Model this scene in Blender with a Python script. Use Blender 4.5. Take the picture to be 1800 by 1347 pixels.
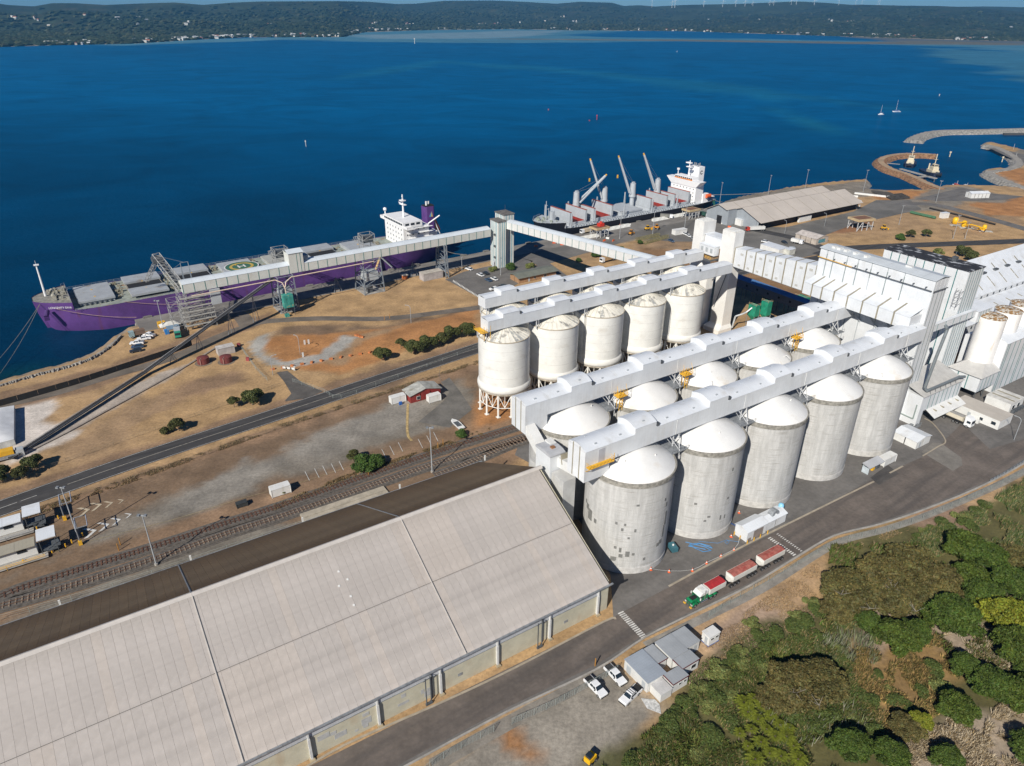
import bpy, bmesh, math, random
import numpy as np
from mathutils import Vector, Matrix
for _o in list(bpy.data.objects): bpy.data.objects.remove(_o)
S = bpy.context.scene
COL = S.collection
rad = math.radians
# ------------------------------------------------------------------ camera
CAM_H = 120.0; CF, CP, CR = 1259.4, 0.48, -0.0086
_c, _s = math.cos(CP), math.sin(CP)
_fwd = Vector((0, _c, -_s)); _r0 = Vector((1, 0, 0)); _d0 = Vector((0, -_s, -_c))
_right = _r0*math.cos(CR) + _d0*math.sin(CR); _down = -_r0*math.sin(CR) + _d0*math.cos(CR)
cam_d = bpy.data.cameras.new('camera'); cam = bpy.data.objects.new('camera', cam_d); COL.objects.link(cam)
cam.matrix_world = Matrix(((_right.x, -_down.x, -_fwd.x, 0), (_right.y, -_down.y, -_fwd.y, 0), (_right.z, -_down.z, -_fwd.z, CAM_H), (0, 0, 0, 1)))
cam_d.sensor_width = 36; cam_d.lens = CF/1800*36; cam_d.clip_start = 1; cam_d.clip_end = 60000
S.camera = cam
# ------------------------------------------------------------------ light
AZ, EL = 242.3, 35.6
w = bpy.data.worlds.new('World'); S.world = w; w.use_nodes = True
nt = w.node_tree; nt.nodes.clear()
sky = nt.nodes.new('ShaderNodeTexSky'); sky.sky_type = 'NISHITA'; sky.sun_disc = False
sky.sun_elevation = rad(EL); sky.sun_rotation = rad((90-AZ) % 360); sky.altitude = 100
sky.air_density = 1.0; sky.dust_density = 0.2; sky.ozone_density = 4.0
tn = nt.nodes.new('ShaderNodeVectorMath'); tn.operation = 'MULTIPLY'; tn.inputs[1].default_value = (.31, .54, .86)
bg = nt.nodes.new('ShaderNodeBackground'); bg.inputs[1].default_value = 0.05
wo = nt.nodes.new('ShaderNodeOutputWorld'); nt.links.new(sky.outputs[0], tn.inputs[0])
tg_ = nt.nodes.new('ShaderNodeTexCoord'); sz_ = nt.nodes.new('ShaderNodeSeparateXYZ'); nt.links.new(tg_.outputs['Generated'], sz_.inputs[0])
hz_ = nt.nodes.new('ShaderNodeMapRange'); hz_.interpolation_type = 'SMOOTHERSTEP'; hz_.inputs[1].default_value = 0; hz_.inputs[2].default_value = .14; hz_.inputs[3].default_value = 2.0; hz_.inputs[4].default_value = 1; nt.links.new(sz_.outputs[2], hz_.inputs[0])
sv_ = nt.nodes.new('ShaderNodeVectorMath'); sv_.operation = 'SCALE'; nt.links.new(tn.outputs[0], sv_.inputs[0]); nt.links.new(hz_.outputs[0], sv_.inputs['Scale']); nt.links.new(sv_.outputs[0], bg.inputs[0]); nt.links.new(bg.outputs[0], wo.inputs[0])
sd = bpy.data.lights.new('sun', 'SUN'); sd.energy = 5.0; sd.angle = rad(.53); sd.color = (1.0, .945, .85)
sun = bpy.data.objects.new('sun', sd); COL.objects.link(sun)
_ts = Vector((math.cos(rad(AZ))*math.cos(rad(EL)), math.sin(rad(AZ))*math.cos(rad(EL)), math.sin(rad(EL))))
sun.rotation_euler = (-_ts).to_track_quat('-Z', 'Y').to_euler(); sun.location = (0, 0, 300)
S.view_settings.view_transform = 'Standard'; S.view_settings.look = 'None'; S.view_settings.gamma = 1
S.view_settings.exposure = 0.2; S.view_settings.use_curve_mapping = False
S.render.engine = 'CYCLES'
S.cycles.max_bounces = 6; S.cycles.volume_bounces = 0
# ------------------------------------------------------------------ helpers
def G(x, y, z=0.0):
 "the point at height z that the photograph shows at pixel x, y (1800 x 1347)"
 v = _fwd + _right*((x-900)/CF) + _down*((y-673.5)/CF)
 k = (z-CAM_H)/v.z
 return Vector((k*v.x, k*v.y, z))
RO = Vector((29.3, 140.71)); RA = math.atan2(12.9732, 20.0777)   # silo row origin and heading
RU = Vector((math.cos(RA), math.sin(RA))); RV = Vector((-RU.y, RU.x))
def LP(u, v, z=0.0):
 p = RO + RU*u + RV*v; return Vector((p.x, p.y, z))
def GL(x, y, z=0.0):
 g = G(x, y, z).xy - RO; return g.dot(RU), g.dot(RV)
QA = math.atan2(.572, .82); QU = Vector((math.cos(QA), math.sin(QA))); QV = Vector((-QU.y, QU.x))   # quay frame
def QP(q, n, z=0.0):
 p = QU*q + QV*n; return Vector((p.x, p.y, z))
MATS = {}
def mat(name, col, rough=.8, noise=0.12, scale=.5, metal=0.0, bump=0.0, bscale=3.0, stretch=(1, 1, 1), col2=None, fine=0.0, spec=.5, wave=None, emit=None, n2=None, orand=0.0):
 """plain procedural surface: base colour varied by noise (albedo only), optional ribs, bump"""
 if name in MATS: return MATS[name]
 m = bpy.data.materials.new(name); MATS[name] = m; m.use_nodes = True
 t = m.node_tree; N = t.nodes; Lk = t.links; b = N['Principled BSDF']
 b.inputs['Roughness'].default_value = rough; b.inputs['Metallic'].default_value = metal
 b.inputs['Specular IOR Level'].default_value = spec
 tc = N.new('ShaderNodeTexCoord'); mp = N.new('ShaderNodeMapping'); mp.inputs['Scale'].default_value = stretch
 Lk.new(tc.outputs['Object'], mp.inputs[0])
 nz = N.new('ShaderNodeTexNoise'); nz.inputs['Scale'].default_value = scale; nz.inputs['Detail'].default_value = 8; nz.inputs['Roughness'].default_value = .65
 Lk.new(mp.outputs[0], nz.inputs['Vector'])
 mix = N.new('ShaderNodeMix'); mix.data_type = 'RGBA'
 c2 = col2 or tuple(c*(1-2*noise) for c in col); c1 = tuple(min(1, c*(1+noise*.6)) for c in col)
 mr = N.new('ShaderNodeMapRange'); mr.inputs[1].default_value = .38; mr.inputs[2].default_value = .62
 Lk.new(nz.outputs[0], mr.inputs[0]); Lk.new(mr.outputs[0], mix.inputs[0])
 mix.inputs[6].default_value = (*c2, 1); mix.inputs[7].default_value = (*c1, 1)
 out = mix.outputs[2]
 if n2:   # second, coarser or streakier stain layer: (colour, scale, stretch, low, high)
  mp2 = N.new('ShaderNodeMapping'); mp2.inputs['Scale'].default_value = n2[2]; mr0 = N.new('ShaderNodeMapping'); mr0.inputs['Rotation'].default_value = (0, 0, n2[5] if len(n2) > 5 else 0); Lk.new(tc.outputs['Object'], mr0.inputs[0]); Lk.new(mr0.outputs[0], mp2.inputs[0])
  z2 = N.new('ShaderNodeTexNoise'); z2.inputs['Scale'].default_value = n2[1]; z2.inputs['Detail'].default_value = 7; Lk.new(mp2.outputs[0], z2.inputs['Vector'])
  r2 = N.new('ShaderNodeMapRange'); r2.inputs[1].default_value = n2[3]; r2.inputs[2].default_value = n2[4]; Lk.new(z2.outputs[0], r2.inputs[0])
  x2 = N.new('ShaderNodeMix'); x2.data_type = 'RGBA'; Lk.new(r2.outputs[0], x2.inputs[0]); Lk.new(out, x2.inputs[6]); x2.inputs[7].default_value = (*n2[0], 1); out = x2.outputs[2]
 if fine:
  nf = N.new('ShaderNodeTexNoise'); nf.inputs['Scale'].default_value = scale*9; nf.inputs['Detail'].default_value = 4; Lk.new(mp.outputs[0], nf.inputs['Vector'])
  rf = N.new('ShaderNodeMapRange'); rf.inputs[1].default_value = .3; rf.inputs[2].default_value = .7; rf.inputs[3].default_value = 1-fine; rf.inputs[4].default_value = 1+fine
  Lk.new(nf.outputs[0], rf.inputs[0])
  vm = N.new('ShaderNodeVectorMath'); vm.operation = 'SCALE'; Lk.new(out, vm.inputs[0]); Lk.new(rf.outputs[0], vm.inputs['Scale']); out = vm.outputs[0]
 if orand:
  oi = N.new('ShaderNodeObjectInfo'); ro_ = N.new('ShaderNodeMapRange'); ro_.inputs[3].default_value = 1-orand; ro_.inputs[4].default_value = 1+orand; Lk.new(oi.outputs['Random'], ro_.inputs[0])
  vm = N.new('ShaderNodeVectorMath'); vm.operation = 'SCALE'; Lk.new(out, vm.inputs[0]); Lk.new(ro_.outputs[0], vm.inputs['Scale']); out = vm.outputs[0]
 if wave:   # (axis, spacing, darkness)
  sx = N.new('ShaderNodeSeparateXYZ'); Lk.new(tc.outputs['Object'], sx.inputs[0])
  dv = N.new('ShaderNodeMath'); dv.operation = 'MULTIPLY'; dv.inputs[1].default_value = 1/wave[1]; Lk.new(sx.outputs['XYZ'.index(wave[0])], dv.inputs[0])
  fr = N.new('ShaderNodeMath'); fr.operation = 'FRACT'; Lk.new(dv.outputs[0], fr.inputs[0])
  rr = N.new('ShaderNodeMapRange'); rr.inputs[1].default_value = .0; rr.inputs[2].default_value = .22; rr.inputs[3].default_value = 1-wave[2]; rr.inputs[4].default_value = 1
  Lk.new(fr.outputs[0], rr.inputs[0])
  vm = N.new('ShaderNodeVectorMath'); vm.operation = 'SCALE'; Lk.new(out, vm.inputs[0]); Lk.new(rr.outputs[0], vm.inputs['Scale']); out = vm.outputs[0]
 Lk.new(out, b.inputs['Base Color'])
 if emit: b.inputs['Emission Color'].default_value = (*emit[0], 1); b.inputs['Emission Strength'].default_value = emit[1]
 if bump:
  nb = N.new('ShaderNodeTexNoise'); nb.inputs['Scale'].default_value = bscale; nb.inputs['Detail'].default_value = 6; Lk.new(mp.outputs[0], nb.inputs['Vector'])
  bp = N.new('ShaderNodeBump'); bp.inputs['Strength'].default_value = 1; bp.inputs['Distance'].default_value = bump
  Lk.new(nb.outputs[0], bp.inputs['Height']); Lk.new(bp.outputs[0], b.inputs['Normal'])
 return m
class MB:
 def __init__(s): s.v = []; s.f = []; s.m = []
 def add(s, vs, fs, m=0):
  k = len(s.v); s.v += [tuple(p) for p in vs]; s.f += [tuple(i+k for i in f) for f in fs]; s.m += [m]*len(fs); return s
 def box(s, x0, x1, y0, y1, z0, z1, m=0):
  return s.add([(x0,y0,z0),(x1,y0,z0),(x1,y1,z0),(x0,y1,z0),(x0,y0,z1),(x1,y0,z1),(x1,y1,z1),(x0,y1,z1)],
                     [(0,3,2,1),(4,5,6,7),(0,1,5,4),(1,2,6,5),(2,3,7,6),(3,0,4,7)], m)
 def obox(s, c, d, a=0, m=0):
  ca, sa = math.cos(a), math.sin(a); vs = []
  for z in (-1, 1):
   for x, y in ((-1,-1),(1,-1),(1,1),(-1,1)):
    px, py = x*d[0]/2, y*d[1]/2
    vs.append((c[0]+px*ca-py*sa, c[1]+px*sa+py*ca, c[2]+z*d[2]/2))
  return s.add(vs, [(0,3,2,1),(4,5,6,7),(0,1,5,4),(1,2,6,5),(2,3,7,6),(3,0,4,7)], m)
 def prism(s, poly, z0, z1, m=0, mtop=None):
  n = len(poly); vs = [(p[0],p[1],z0) for p in poly]+[(p[0],p[1],z1) for p in poly]
  s.add(vs, [tuple(range(n-1,-1,-1))]+[(i,(i+1)%n,n+(i+1)%n,n+i) for i in range(n)], m)
  return s.add([(p[0],p[1],z1) for p in poly], [tuple(range(n))], m if mtop is None else mtop)
 def extr(s, prof, x0, x1, m=0, axis='x'):
  "profile given as (y,z) swept from x0 to x1 (or (x,z) swept along y)"
  n = len(prof)
  if axis == 'x': vs = [(x0,a,b) for a,b in prof]+[(x1,a,b) for a,b in prof]
  else: vs = [(a,x0,b) for a,b in prof]+[(a,x1,b) for a,b in prof]
  return s.add(vs, [tuple(range(n-1,-1,-1)), tuple(range(n,2*n))]+[(i,(i+1)%n,n+(i+1)%n,n+i) for i in range(n)], m)
 def tube(s, p, q, r, n=6, m=0, r2=None, cap=True):
  p, q = Vector(p), Vector(q); d = q-p
  if d.length < 1e-6: return s
  d.normalize(); a = d.orthogonal() if abs(d.z) < .99 else Vector((1,0,0)); a = (a-d*a.dot(d)).normalized(); b = d.cross(a)
  r2 = r if r2 is None else r2; vs = []
  for c, rr in ((p, r), (q, r2)):
   for i in range(n):
    t = 2*math.pi*(i+.5)/n; vs.append(c+a*(rr*math.cos(t))+b*(rr*math.sin(t)))
  fs = [(i,(i+1)%n,n+(i+1)%n,n+i) for i in range(n)]
  if cap: fs += [tuple(range(n-1,-1,-1)), tuple(range(n,2*n))]
  return s.add(vs, fs, m)
 def path(s, pts, r, n=6, m=0):
  for a, b in zip(pts[:-1], pts[1:]): s.tube(a, b, r, n, m)
  return s
 def lathe(s, prof, n=48, c=(0,0), m=0, a0=0, a1=2*math.pi):
  full = abs(a1-a0-2*math.pi) < 1e-6; k = n if full else n+1; vs = []
  for r, z in prof:
   for i in range(k):
    t = a0+(a1-a0)*i/n; vs.append((c[0]+r*math.cos(t), c[1]+r*math.sin(t), z))
  fs = []
  for j in range(len(prof)-1):
   for i in range(n):
    i2 = (i+1) % k; fs.append((j*k+i, j*k+i2, (j+1)*k+i2, (j+1)*k+i))
  return s.add(vs, fs, m)
 def quad(s, a, b, c, d, m=0): return s.add([a,b,c,d], [(0,1,2,3)], m)
 def build(s, name, mats, parent=None, smooth=False, loc=None, rz=0, kind=None, ang=None):
  me = bpy.data.meshes.new(name); me.from_pydata(s.v, [], s.f)
  mats = mats if isinstance(mats, (list, tuple)) else [mats]
  for mm in mats: me.materials.append(mm)
  if len(mats) > 1: me.polygons.foreach_set('material_index', s.m)
  if smooth: me.polygons.foreach_set('use_smooth', [True]*len(me.polygons))
  me.update()
  if smooth and ang: me.set_sharp_from_angle(angle=rad(ang))
  o = bpy.data.objects.new(name, me); COL.objects.link(o)
  if parent: o.parent = parent
  if loc is not None: o.location = loc
  if rz: o.rotation_euler.z = rz
  if kind: o['kind'] = kind
  return o
def thing(name, label, cat, loc=(0,0,0), rz=0, group=None):
 o = bpy.data.objects.new(name, None); COL.objects.link(o); o.empty_display_size = 1
 o.location = loc; o.rotation_euler.z = rz; o['label'] = label; o['category'] = cat
 if group: o['group'] = group
 return o
def tag(o, label, cat, group=None):
 o['label'] = label; o['category'] = cat
 if group: o['group'] = group
 return o
def link(name, me, parent=None, loc=(0,0,0), rz=0, mat_=None):
 o = bpy.data.objects.new(name, me); COL.objects.link(o); o.location = loc; o.rotation_euler.z = rz
 if parent: o.parent = parent
 if mat_ is not None: o.material_slots[0].link = 'OBJECT'; o.material_slots[0].material = mat_
 return o
def dup(src, loc=None, rz=None, label=None, group=None, scale=None, recolor=None):
 "copy of a thing with its parts and sub-parts"
 def cp(o, par):
  c = o.copy(); COL.objects.link(c); c.parent = par
  if recolor:
   for sl, so in zip(c.material_slots, o.material_slots):
    if so.material and so.material.name in recolor: sl.link = 'OBJECT'; sl.material = recolor[so.material.name]
  for ch in o.children: cp(ch, c)
  return c
 r = cp(src, None)
 if loc is not None: r.location = loc
 if rz is not None: r.rotation_euler.z = rz
 if scale is not None: r.scale = scale if hasattr(scale, '__len__') else (scale,)*3
 if label: r['label'] = label
 if group: r['group'] = group
 return r
def tess(poly):
 from mathutils.geometry import tessellate_polygon
 return [tuple(t) for t in tessellate_polygon([[Vector((p[0], p[1], 0)) for p in poly]])]
def upface(vs, f):
 a, b, c = (Vector(vs[i]) for i in f[:3])
 return f if (b-a).cross(c-a).z > 0 else tuple(reversed(f))
def sheet(name, poly, z, m, px=True, kind='structure'):
 pts = [tuple(G(*p).xy) if px else (p[0], p[1]) for p in poly]
 vs = [(p[0], p[1], z) for p in pts]
 mb = MB(); mb.add(vs, [upface(vs, f) for f in tess(pts)])
 return mb.build(name, m, kind=kind)
def ribbon_pts(pts, wd):
 "left and right offset points of a poly-line"
 L, R = [], []
 for i, p in enumerate(pts):
  a = pts[max(0, i-1)]; b = pts[min(len(pts)-1, i+1)]
  d = (Vector(b).xy-Vector(a).xy).normalized(); n = Vector((-d.y, d.x))
  L.append(Vector(p).xy+n*wd/2); R.append(Vector(p).xy-n*wd/2)
 return L, R
def ribbon(name, pts, wd, z, m, kind='structure', dash=None):
 mb = MB()
 if dash:
  on, off = dash; out = []
  for a, b in zip(pts[:-1], pts[1:]):
   a = Vector(a).xy; b = Vector(b).xy; d = (b-a); ln = d.length; d.normalize(); t = 0
   while t < ln:
    e = min(t+on, ln); L, R = ribbon_pts([a+d*t, a+d*e], wd)
    mb.quad((R[0].x,R[0].y,z),(R[1].x,R[1].y,z),(L[1].x,L[1].y,z),(L[0].x,L[0].y,z)); t += on+off
 else:
  L, R = ribbon_pts(pts, wd)
  for i in range(len(pts)-1):
   mb.quad((R[i].x,R[i].y,z),(R[i+1].x,R[i+1].y,z),(L[i+1].x,L[i+1].y,z),(L[i].x,L[i].y,z))
 return mb.build(name, m, kind=kind)
def smoothpts(pts, k=6):
 "Catmull-Rom through the points"
 P = [Vector(p).xy for p in pts]; out = []
 for i in range(len(P)-1):
  p0 = P[max(0,i-1)]; p1 = P[i]; p2 = P[i+1]; p3 = P[min(len(P)-1,i+2)]
  for j in range(k):
   t = j/k; out.append(.5*((2*p1)+(p2-p0)*t+(2*p0-5*p1+4*p2-p3)*t*t+(3*p1-p0-3*p2+p3)*t**3))
 out.append(P[-1]); return out
def pxs(pts, k=6): return smoothpts([G(*p) for p in pts], k)
# ------------------------------------------------------------------ shared materials
WHITE = mat('white_cladding', (.66,.68,.70), .45, .04, .25, wave=('X', .9, .05), n2=((.52,.51,.49), .35, (1,1,.25), .55, .85), orand=.03)
WHITEY = mat('white_cladding_end', (.68,.70,.72), .45, .04, .25, wave=('Y', .9, .05), n2=((.55,.55,.54), .35, (1,1,.25), .6, .85))
WROOF = mat('white_roof_sheet', (.70,.73,.765), .4, .03, .2, wave=('X', .8, .04), n2=((.56,.56,.55), .3, (1,1,1), .55, .8), orand=.03)
TEAL = mat('teal_strip', (.05,.2,.2), .5, .1)
TAN = mat('tan_lightpanel', (.3,.27,.2), .5, .1)
PLAIN_W = mat('white_paint', (.70,.70,.68), .5, .04, .4, n2=((.55,.5,.42), .5, (1,1,.3), .62, .85))
STEEL_G = mat('galvanised_steel', (.32,.34,.36), .5, .15, 1.5, metal=.3)
DARKSTEEL = mat('dark_steel', (.09,.1,.11), .6, .15, 1.5)
CONC = mat('concrete', (.36,.34,.31), .9, .12, .35, fine=.06, bump=.02)
YEL = mat('yellow_paint', (.75,.42,.03), .5, .08)
BLACK = mat('black_rubber', (.015,.015,.016), .8, .1)
GLASS = mat('dark_glass', (.02,.03,.04), .12, .05)
ORANGE = mat('orange_plastic', (.75,.13,.03), .5, .05)
REDP = mat('red_paint', (.5,.05,.03), .5, .1)
WLINE = mat('white_line_paint', (.62,.61,.58), .8, .15, .8)
YLINE = mat('yellow_line_paint', (.5,.36,.16), .8, .2, .8)
GREY_W = mat('grey_cladding', (.42,.45,.47), .5, .05, .3, wave=('X', .8, .06))
# ================================================================== ground, water, hills
rng = np.random.default_rng(7); random.seed(7)
def vnoise(x, y, sc, seed=0, octs=4):
 "value noise, numpy"
 out = np.zeros_like(x, dtype=float); amp = 1.0; tot = 0
 for o in range(octs):
  X = x/sc*2**o+seed*17.3+o*5.1; Y = y/sc*2**o-seed*9.7+o*3.3
  xi = np.floor(X).astype(np.int64); yi = np.floor(Y).astype(np.int64); fx = X-xi; fy = Y-yi
  fx = fx*fx*(3-2*fx); fy = fy*fy*(3-2*fy)
  def h(a, b):
   n = (a*374761393+b*668265263+seed*1442695041) & 0x7fffffff; n = (n ^ (n >> 13))*1274126177 & 0x7fffffff
   return ((n ^ (n >> 16)) & 0xffff)/65535.0
  out += amp*((h(xi,yi)*(1-fx)+h(xi+1,yi)*fx)*(1-fy)+(h(xi,yi+1)*(1-fx)+h(xi+1,yi+1)*fx)*fy); tot += amp; amp *= .5
 return out/tot
def sdf(px, py, poly):
 "signed distance, positive inside"
 P = np.array([(p[0], p[1]) for p in poly]); d2 = np.full(px.shape, 1e18); ins = np.zeros(px.shape, bool)
 for i in range(len(P)):
  a = P[i-1]; b = P[i]; e = b-a; L2 = max(e@e, 1e-9)
  t = np.clip(((px-a[0])*e[0]+(py-a[1])*e[1])/L2, 0, 1)
  d2 = np.minimum(d2, (px-a[0]-t*e[0])**2+(py-a[1]-t*e[1])**2)
  c = (a[1] > py) != (b[1] > py)
  with np.errstate(divide='ignore', invalid='ignore'): xx = a[0]+(py-a[1])*e[0]/(e[1] if e[1] else 1e-9)
  ins ^= c & (px < xx)
 return np.where(ins, 1, -1)*np.sqrt(d2)
SEA = -3.0
def pp(pts, z=0): return [tuple(G(x, y, z).xy) for x, y in pts]
# the coast: under the quay the land edge lies a few metres behind the quay face
coast = [(-700, -50)] + [(-700, 120)] + pp([(-500,820),(-200,732),(0,682),(60,664),(120,648),(160,634),(190,616),(204,602)], SEA)
coast += [tuple(QP(q, 322).xy) for q in (27, 100, 200, 300, 398, 410)] + [tuple(QP(416, 335).xy)]
coast += pp([(1300,352),(1380,336),(1440,327),(1520,320),(1524,327),(1512,336),(1560,340),(1640,338),(1662,331),(1740,331),(1800,336)], SEA)
coast += [(470, 560), (1400, 760), (1400, -50)]
basin_land = pp([(1900,380),(1800,334),(1735,303),(1742,301),(1786,300),(1796,295),(1790,284),(1762,270),(1730,257),(1737,253),(1775,262),(1800,268),(1900,272)], SEA)
xs = np.arange(-330, 560, 2.0); ys = np.concatenate([np.arange(30, 420, 1.6), np.arange(420, 900, 3.0)])
X, Y = np.meshgrid(xs, ys); x = X.ravel(); y = Y.ravel()
wob = (vnoise(x, y, 7, 3, 3)-.5)*3
d = np.maximum(sdf(x, y, coast), sdf(x, y, basin_land))+wob*.4
hgt_ = np.where(d > 0, 0, np.maximum(d*.8, -6))
hgt_ = np.where((d > 0) & (d < 2.5), hgt_-(2.5-d)*.35, hgt_)
C_GRASS = (.40,.26,.13); C_BROWN = (.17,.115,.075); C_ORANGE = (.37,.175,.065); C_GREY = (.20,.18,.15); C_LGREY = (.24,.22,.19)
C_PINK = (.24,.155,.095); C_TAN = (.30,.2,.115); C_GREEN = (.12,.13,.035); C_WHITE = (.6,.55,.5); C_SCRUB = (.085,.085,.03)
zones = [  # polygon in photo pixels, softness, colour
 ([(0,915),(300,815),(500,748),(840,636),(940,690),(945,800),(800,840),(0,1150),(-200,1230),(-200,985)], 3, C_BROWN),
 ([(-60,1045),(60,985),(200,920),(330,862),(470,805),(600,755),(720,700),(800,672),(850,700),(790,745),(700,772),(600,812),(480,852),(300,915),(140,970),(-60,1045)], 6, C_GREY),
 ([(330,862),(470,805),(600,755),(700,710),(790,690),(700,745),(560,800),(400,868),(300,900)], 7, C_LGREY),
 ([(-60,1085),(100,1010),(270,935),(430,880),(640,812),(800,752),(930,700),(945,745),(800,800),(640,858),(430,925),(270,985),(-60,1120)], 3, C_PINK),
 ([(-60,1130),(120,1042),(280,985),(430,935),(560,900),(640,880),(640,920),(430,985),(200,1050),(-60,1150)], 4, C_GREY),
 ([(-60,960),(0,930),(240,848),(500,762),(840,650),(840,634),(500,744),(240,828),(0,912),(-60,935)], 2.5, C_PINK),
 ([(-40,880),(0,862),(250,784),(500,703),(840,592),(840,604),(500,716),(250,800),(0,885)], 2, C_PINK),
 ([(0,740),(40,700),(95,700),(105,715),(80,740),(150,760),(60,800),(0,830)], 2.5, C_WHITE),
 ([(80,755),(160,715),(260,665),(330,640),(300,662),(180,730),(90,780),(30,800)], 2, (.4,.35,.3)),
 ([(0,690),(190,645),(330,590),(480,545),(490,560),(340,612),(200,672),(0,730)], 2.5, C_PINK),
 ([(455,595),(500,585),(600,582),(680,575),(840,540),(845,580),(700,618),(620,650),(520,650),(470,630)], 5, C_ORANGE),
 ([(465,600),(520,588),(560,590),(545,605),(500,612),(470,612)], 3, C_ORANGE),
 ([(560,635),(620,590),(700,575),(640,600),(600,640)], 3, C_TAN),
 ([(440,600),(455,590),(480,583),(470,600),(462,620),(500,636),(560,622),(590,600),(598,588),(628,592),(610,612),(570,634),(520,645),(475,643),(445,625)], 1.2, (.33,.325,.30)),
 ([(490,575),(560,570),(640,565),(720,555),(800,545),(845,533),(845,540),(760,562),(660,578),(560,588),(480,590)], 2.5, C_BROWN),
 ([(700,510),(780,490),(845,520),(840,535),(740,560),(600,575),(520,560),(580,530)], 9, C_GRASS),
 ([(840,690),(930,680),(950,760),(905,800),(845,790),(830,720)], 4, C_ORANGE),
 ([(830,760),(905,735),(940,745),(930,800),(830,850),(780,850)], 4, C_PINK),
 ([(270,700),(330,672),(420,655),(430,668),(340,690),(250,740),(230,745)], 5, C_PINK),
 ([(110,790),(250,700),(300,690),(260,740),(130,810)], 9, C_TAN),
 ([(680,640),(730,660),(720,690),(650,700),(560,740),(600,700)], 8, C_BROWN),
 # right hand and far side
 ([(870,445),(1000,410),(1262,372),(1300,395),(1250,420),(1170,440),(1120,420),(1000,450),(930,470)], 4, C_GREY),
 ([(900,462),(960,440),(1060,470),(1100,500),(1000,500),(920,480)], 5, C_GRASS),
 ([(1110,430),(1200,405),(1260,430),(1240,470),(1120,470)], 5, C_TAN),
 ([(1130,440),(1260,438),(1500,500),(1500,560),(1300,520),(1140,470)], 5, (.24,.14,.07)),
 ([(1440,405),(1500,375),(1540,370),(1530,400),(1480,410)], 4, (.24,.12,.06)),
 ([(1650,340),(1700,335),(1800,350),(1800,400),(1660,380)], 5, C_TAN),
 ([(1705,360),(1760,345),(1830,345),(1830,382),(1740,378)], 3, C_ORANGE),
 ([(1520,330),(1660,338),(1680,350),(1600,358),(1540,352)], 3, C_ORANGE),
 ([(1262,372),(1262,350),(1380,332),(1524,318),(1560,332),(1560,342),(1480,350),(1380,380),(1300,400)], 3, C_GREY),
 ([(1640,330),(1700,327),(1750,340),(1800,345),(1760,356),(1600,352)], 3, C_GREY),
 ([(1560,350),(1640,352),(1700,352),(1660,372),(1560,372)], 5, C_GREY),
 ([(1742,305),(1788,296),(1830,300),(1900,330),(1800,326)], 3, C_ORANGE),
 ([(1795,260),(1780,268),(1795,285),(1850,300),(1900,300),(1900,260)], 3, C_GREY),
 # near right: bank, lay-down pad and scrub slope
 ([(750,1347),(890,1256),(1010,1200),(1060,1172),(1095,1200),(1150,1240),(1190,1240),(1050,1347),(950,1420),(620,1420)], 4, (.27,.25,.215)),
 ([(870,1290),(890,1270),(930,1300),(940,1330),(890,1320)], 3, C_ORANGE),
 ([(1150,1130),(1240,1075),(1400,992),(1550,935),(1650,905),(1800,820),(1900,790),(1900,900),(1700,960),(1460,970),(1430,1100),(1230,1230),(1160,1180)], 4, (.43,.29,.17)),
 ([(1270,1110),(1330,1060),(1420,1080),(1420,1130),(1290,1170),(1240,1200)], 4, (.36,.26,.19)),
 ([(1180,1240),(1250,1160),(1330,1120),(1440,1060),(1460,970),(1560,930),(1700,900),(1800,830),(2100,800),(2100,1500),(1000,1500),(1050,1347)], 4, C_SCRUB),
 ([(1620,890),(1700,880),(1720,915),(1670,940),(1600,920)], 3, (.25,.17,.12)),
 ([(1510,1130),(1640,1100),(1740,1120),(1660,1250),(1560,1260),(1500,1240)], 4, (.3,.19,.08)),
 ([(1540,1050),(1600,1080),(1540,1150),(1500,1180)], 3, (.34,.26,.2)),
 ([(1640,1090),(1760,1110),(1800,1180),(1740,1180),(1640,1130)], 4, (.36,.29,.22)),
 ([(1620,1260),(1800,1210),(2000,1300),(2000,1500),(1540,1500)], 6, (.36,.29,.22)),
]
col = np.empty((len(x), 3)); col[:] = C_GRASS
n1 = vnoise(x, y, 45, 1, 5); n2 = vnoise(x, y, 9, 2, 4)
col = col*(.74+.44*n1+.12*n2)[:, None]
k = np.clip((n1-.5)*4, 0, 1)[:, None]*.45; col = col*(1-k)+np.array(C_BROWN)*1.25*k
wx = (vnoise(x, y, 12, 5, 4)-.5); wy = (vnoise(x, y, 3.2, 6, 3)-.5)
for poly, soft, c in zones:
 P = pp(poly); ax = min(p[0] for p in P)-12; bx = max(p[0] for p in P)+12; ay = min(p[1] for p in P)-12; by = max(p[1] for p in P)+12
 idx = np.where((x > ax) & (x < bx) & (y > ay) & (y < by))[0]
 if not len(idx): continue
 s_ = sdf(x[idx], y[idx], P)+wx[idx]*soft*2.4+wy[idx]*soft*.8
 a = np.clip(s_/soft+.5, 0, 1); a = a*a*(3-2*a)
 v = (.8+.4*vnoise(x[idx], y[idx], 14, 8, 5))[:, None]
 a = (a*.93)[:, None]; col[idx] = col[idx]*(1-a)+np.array(c)*v*a
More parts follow.
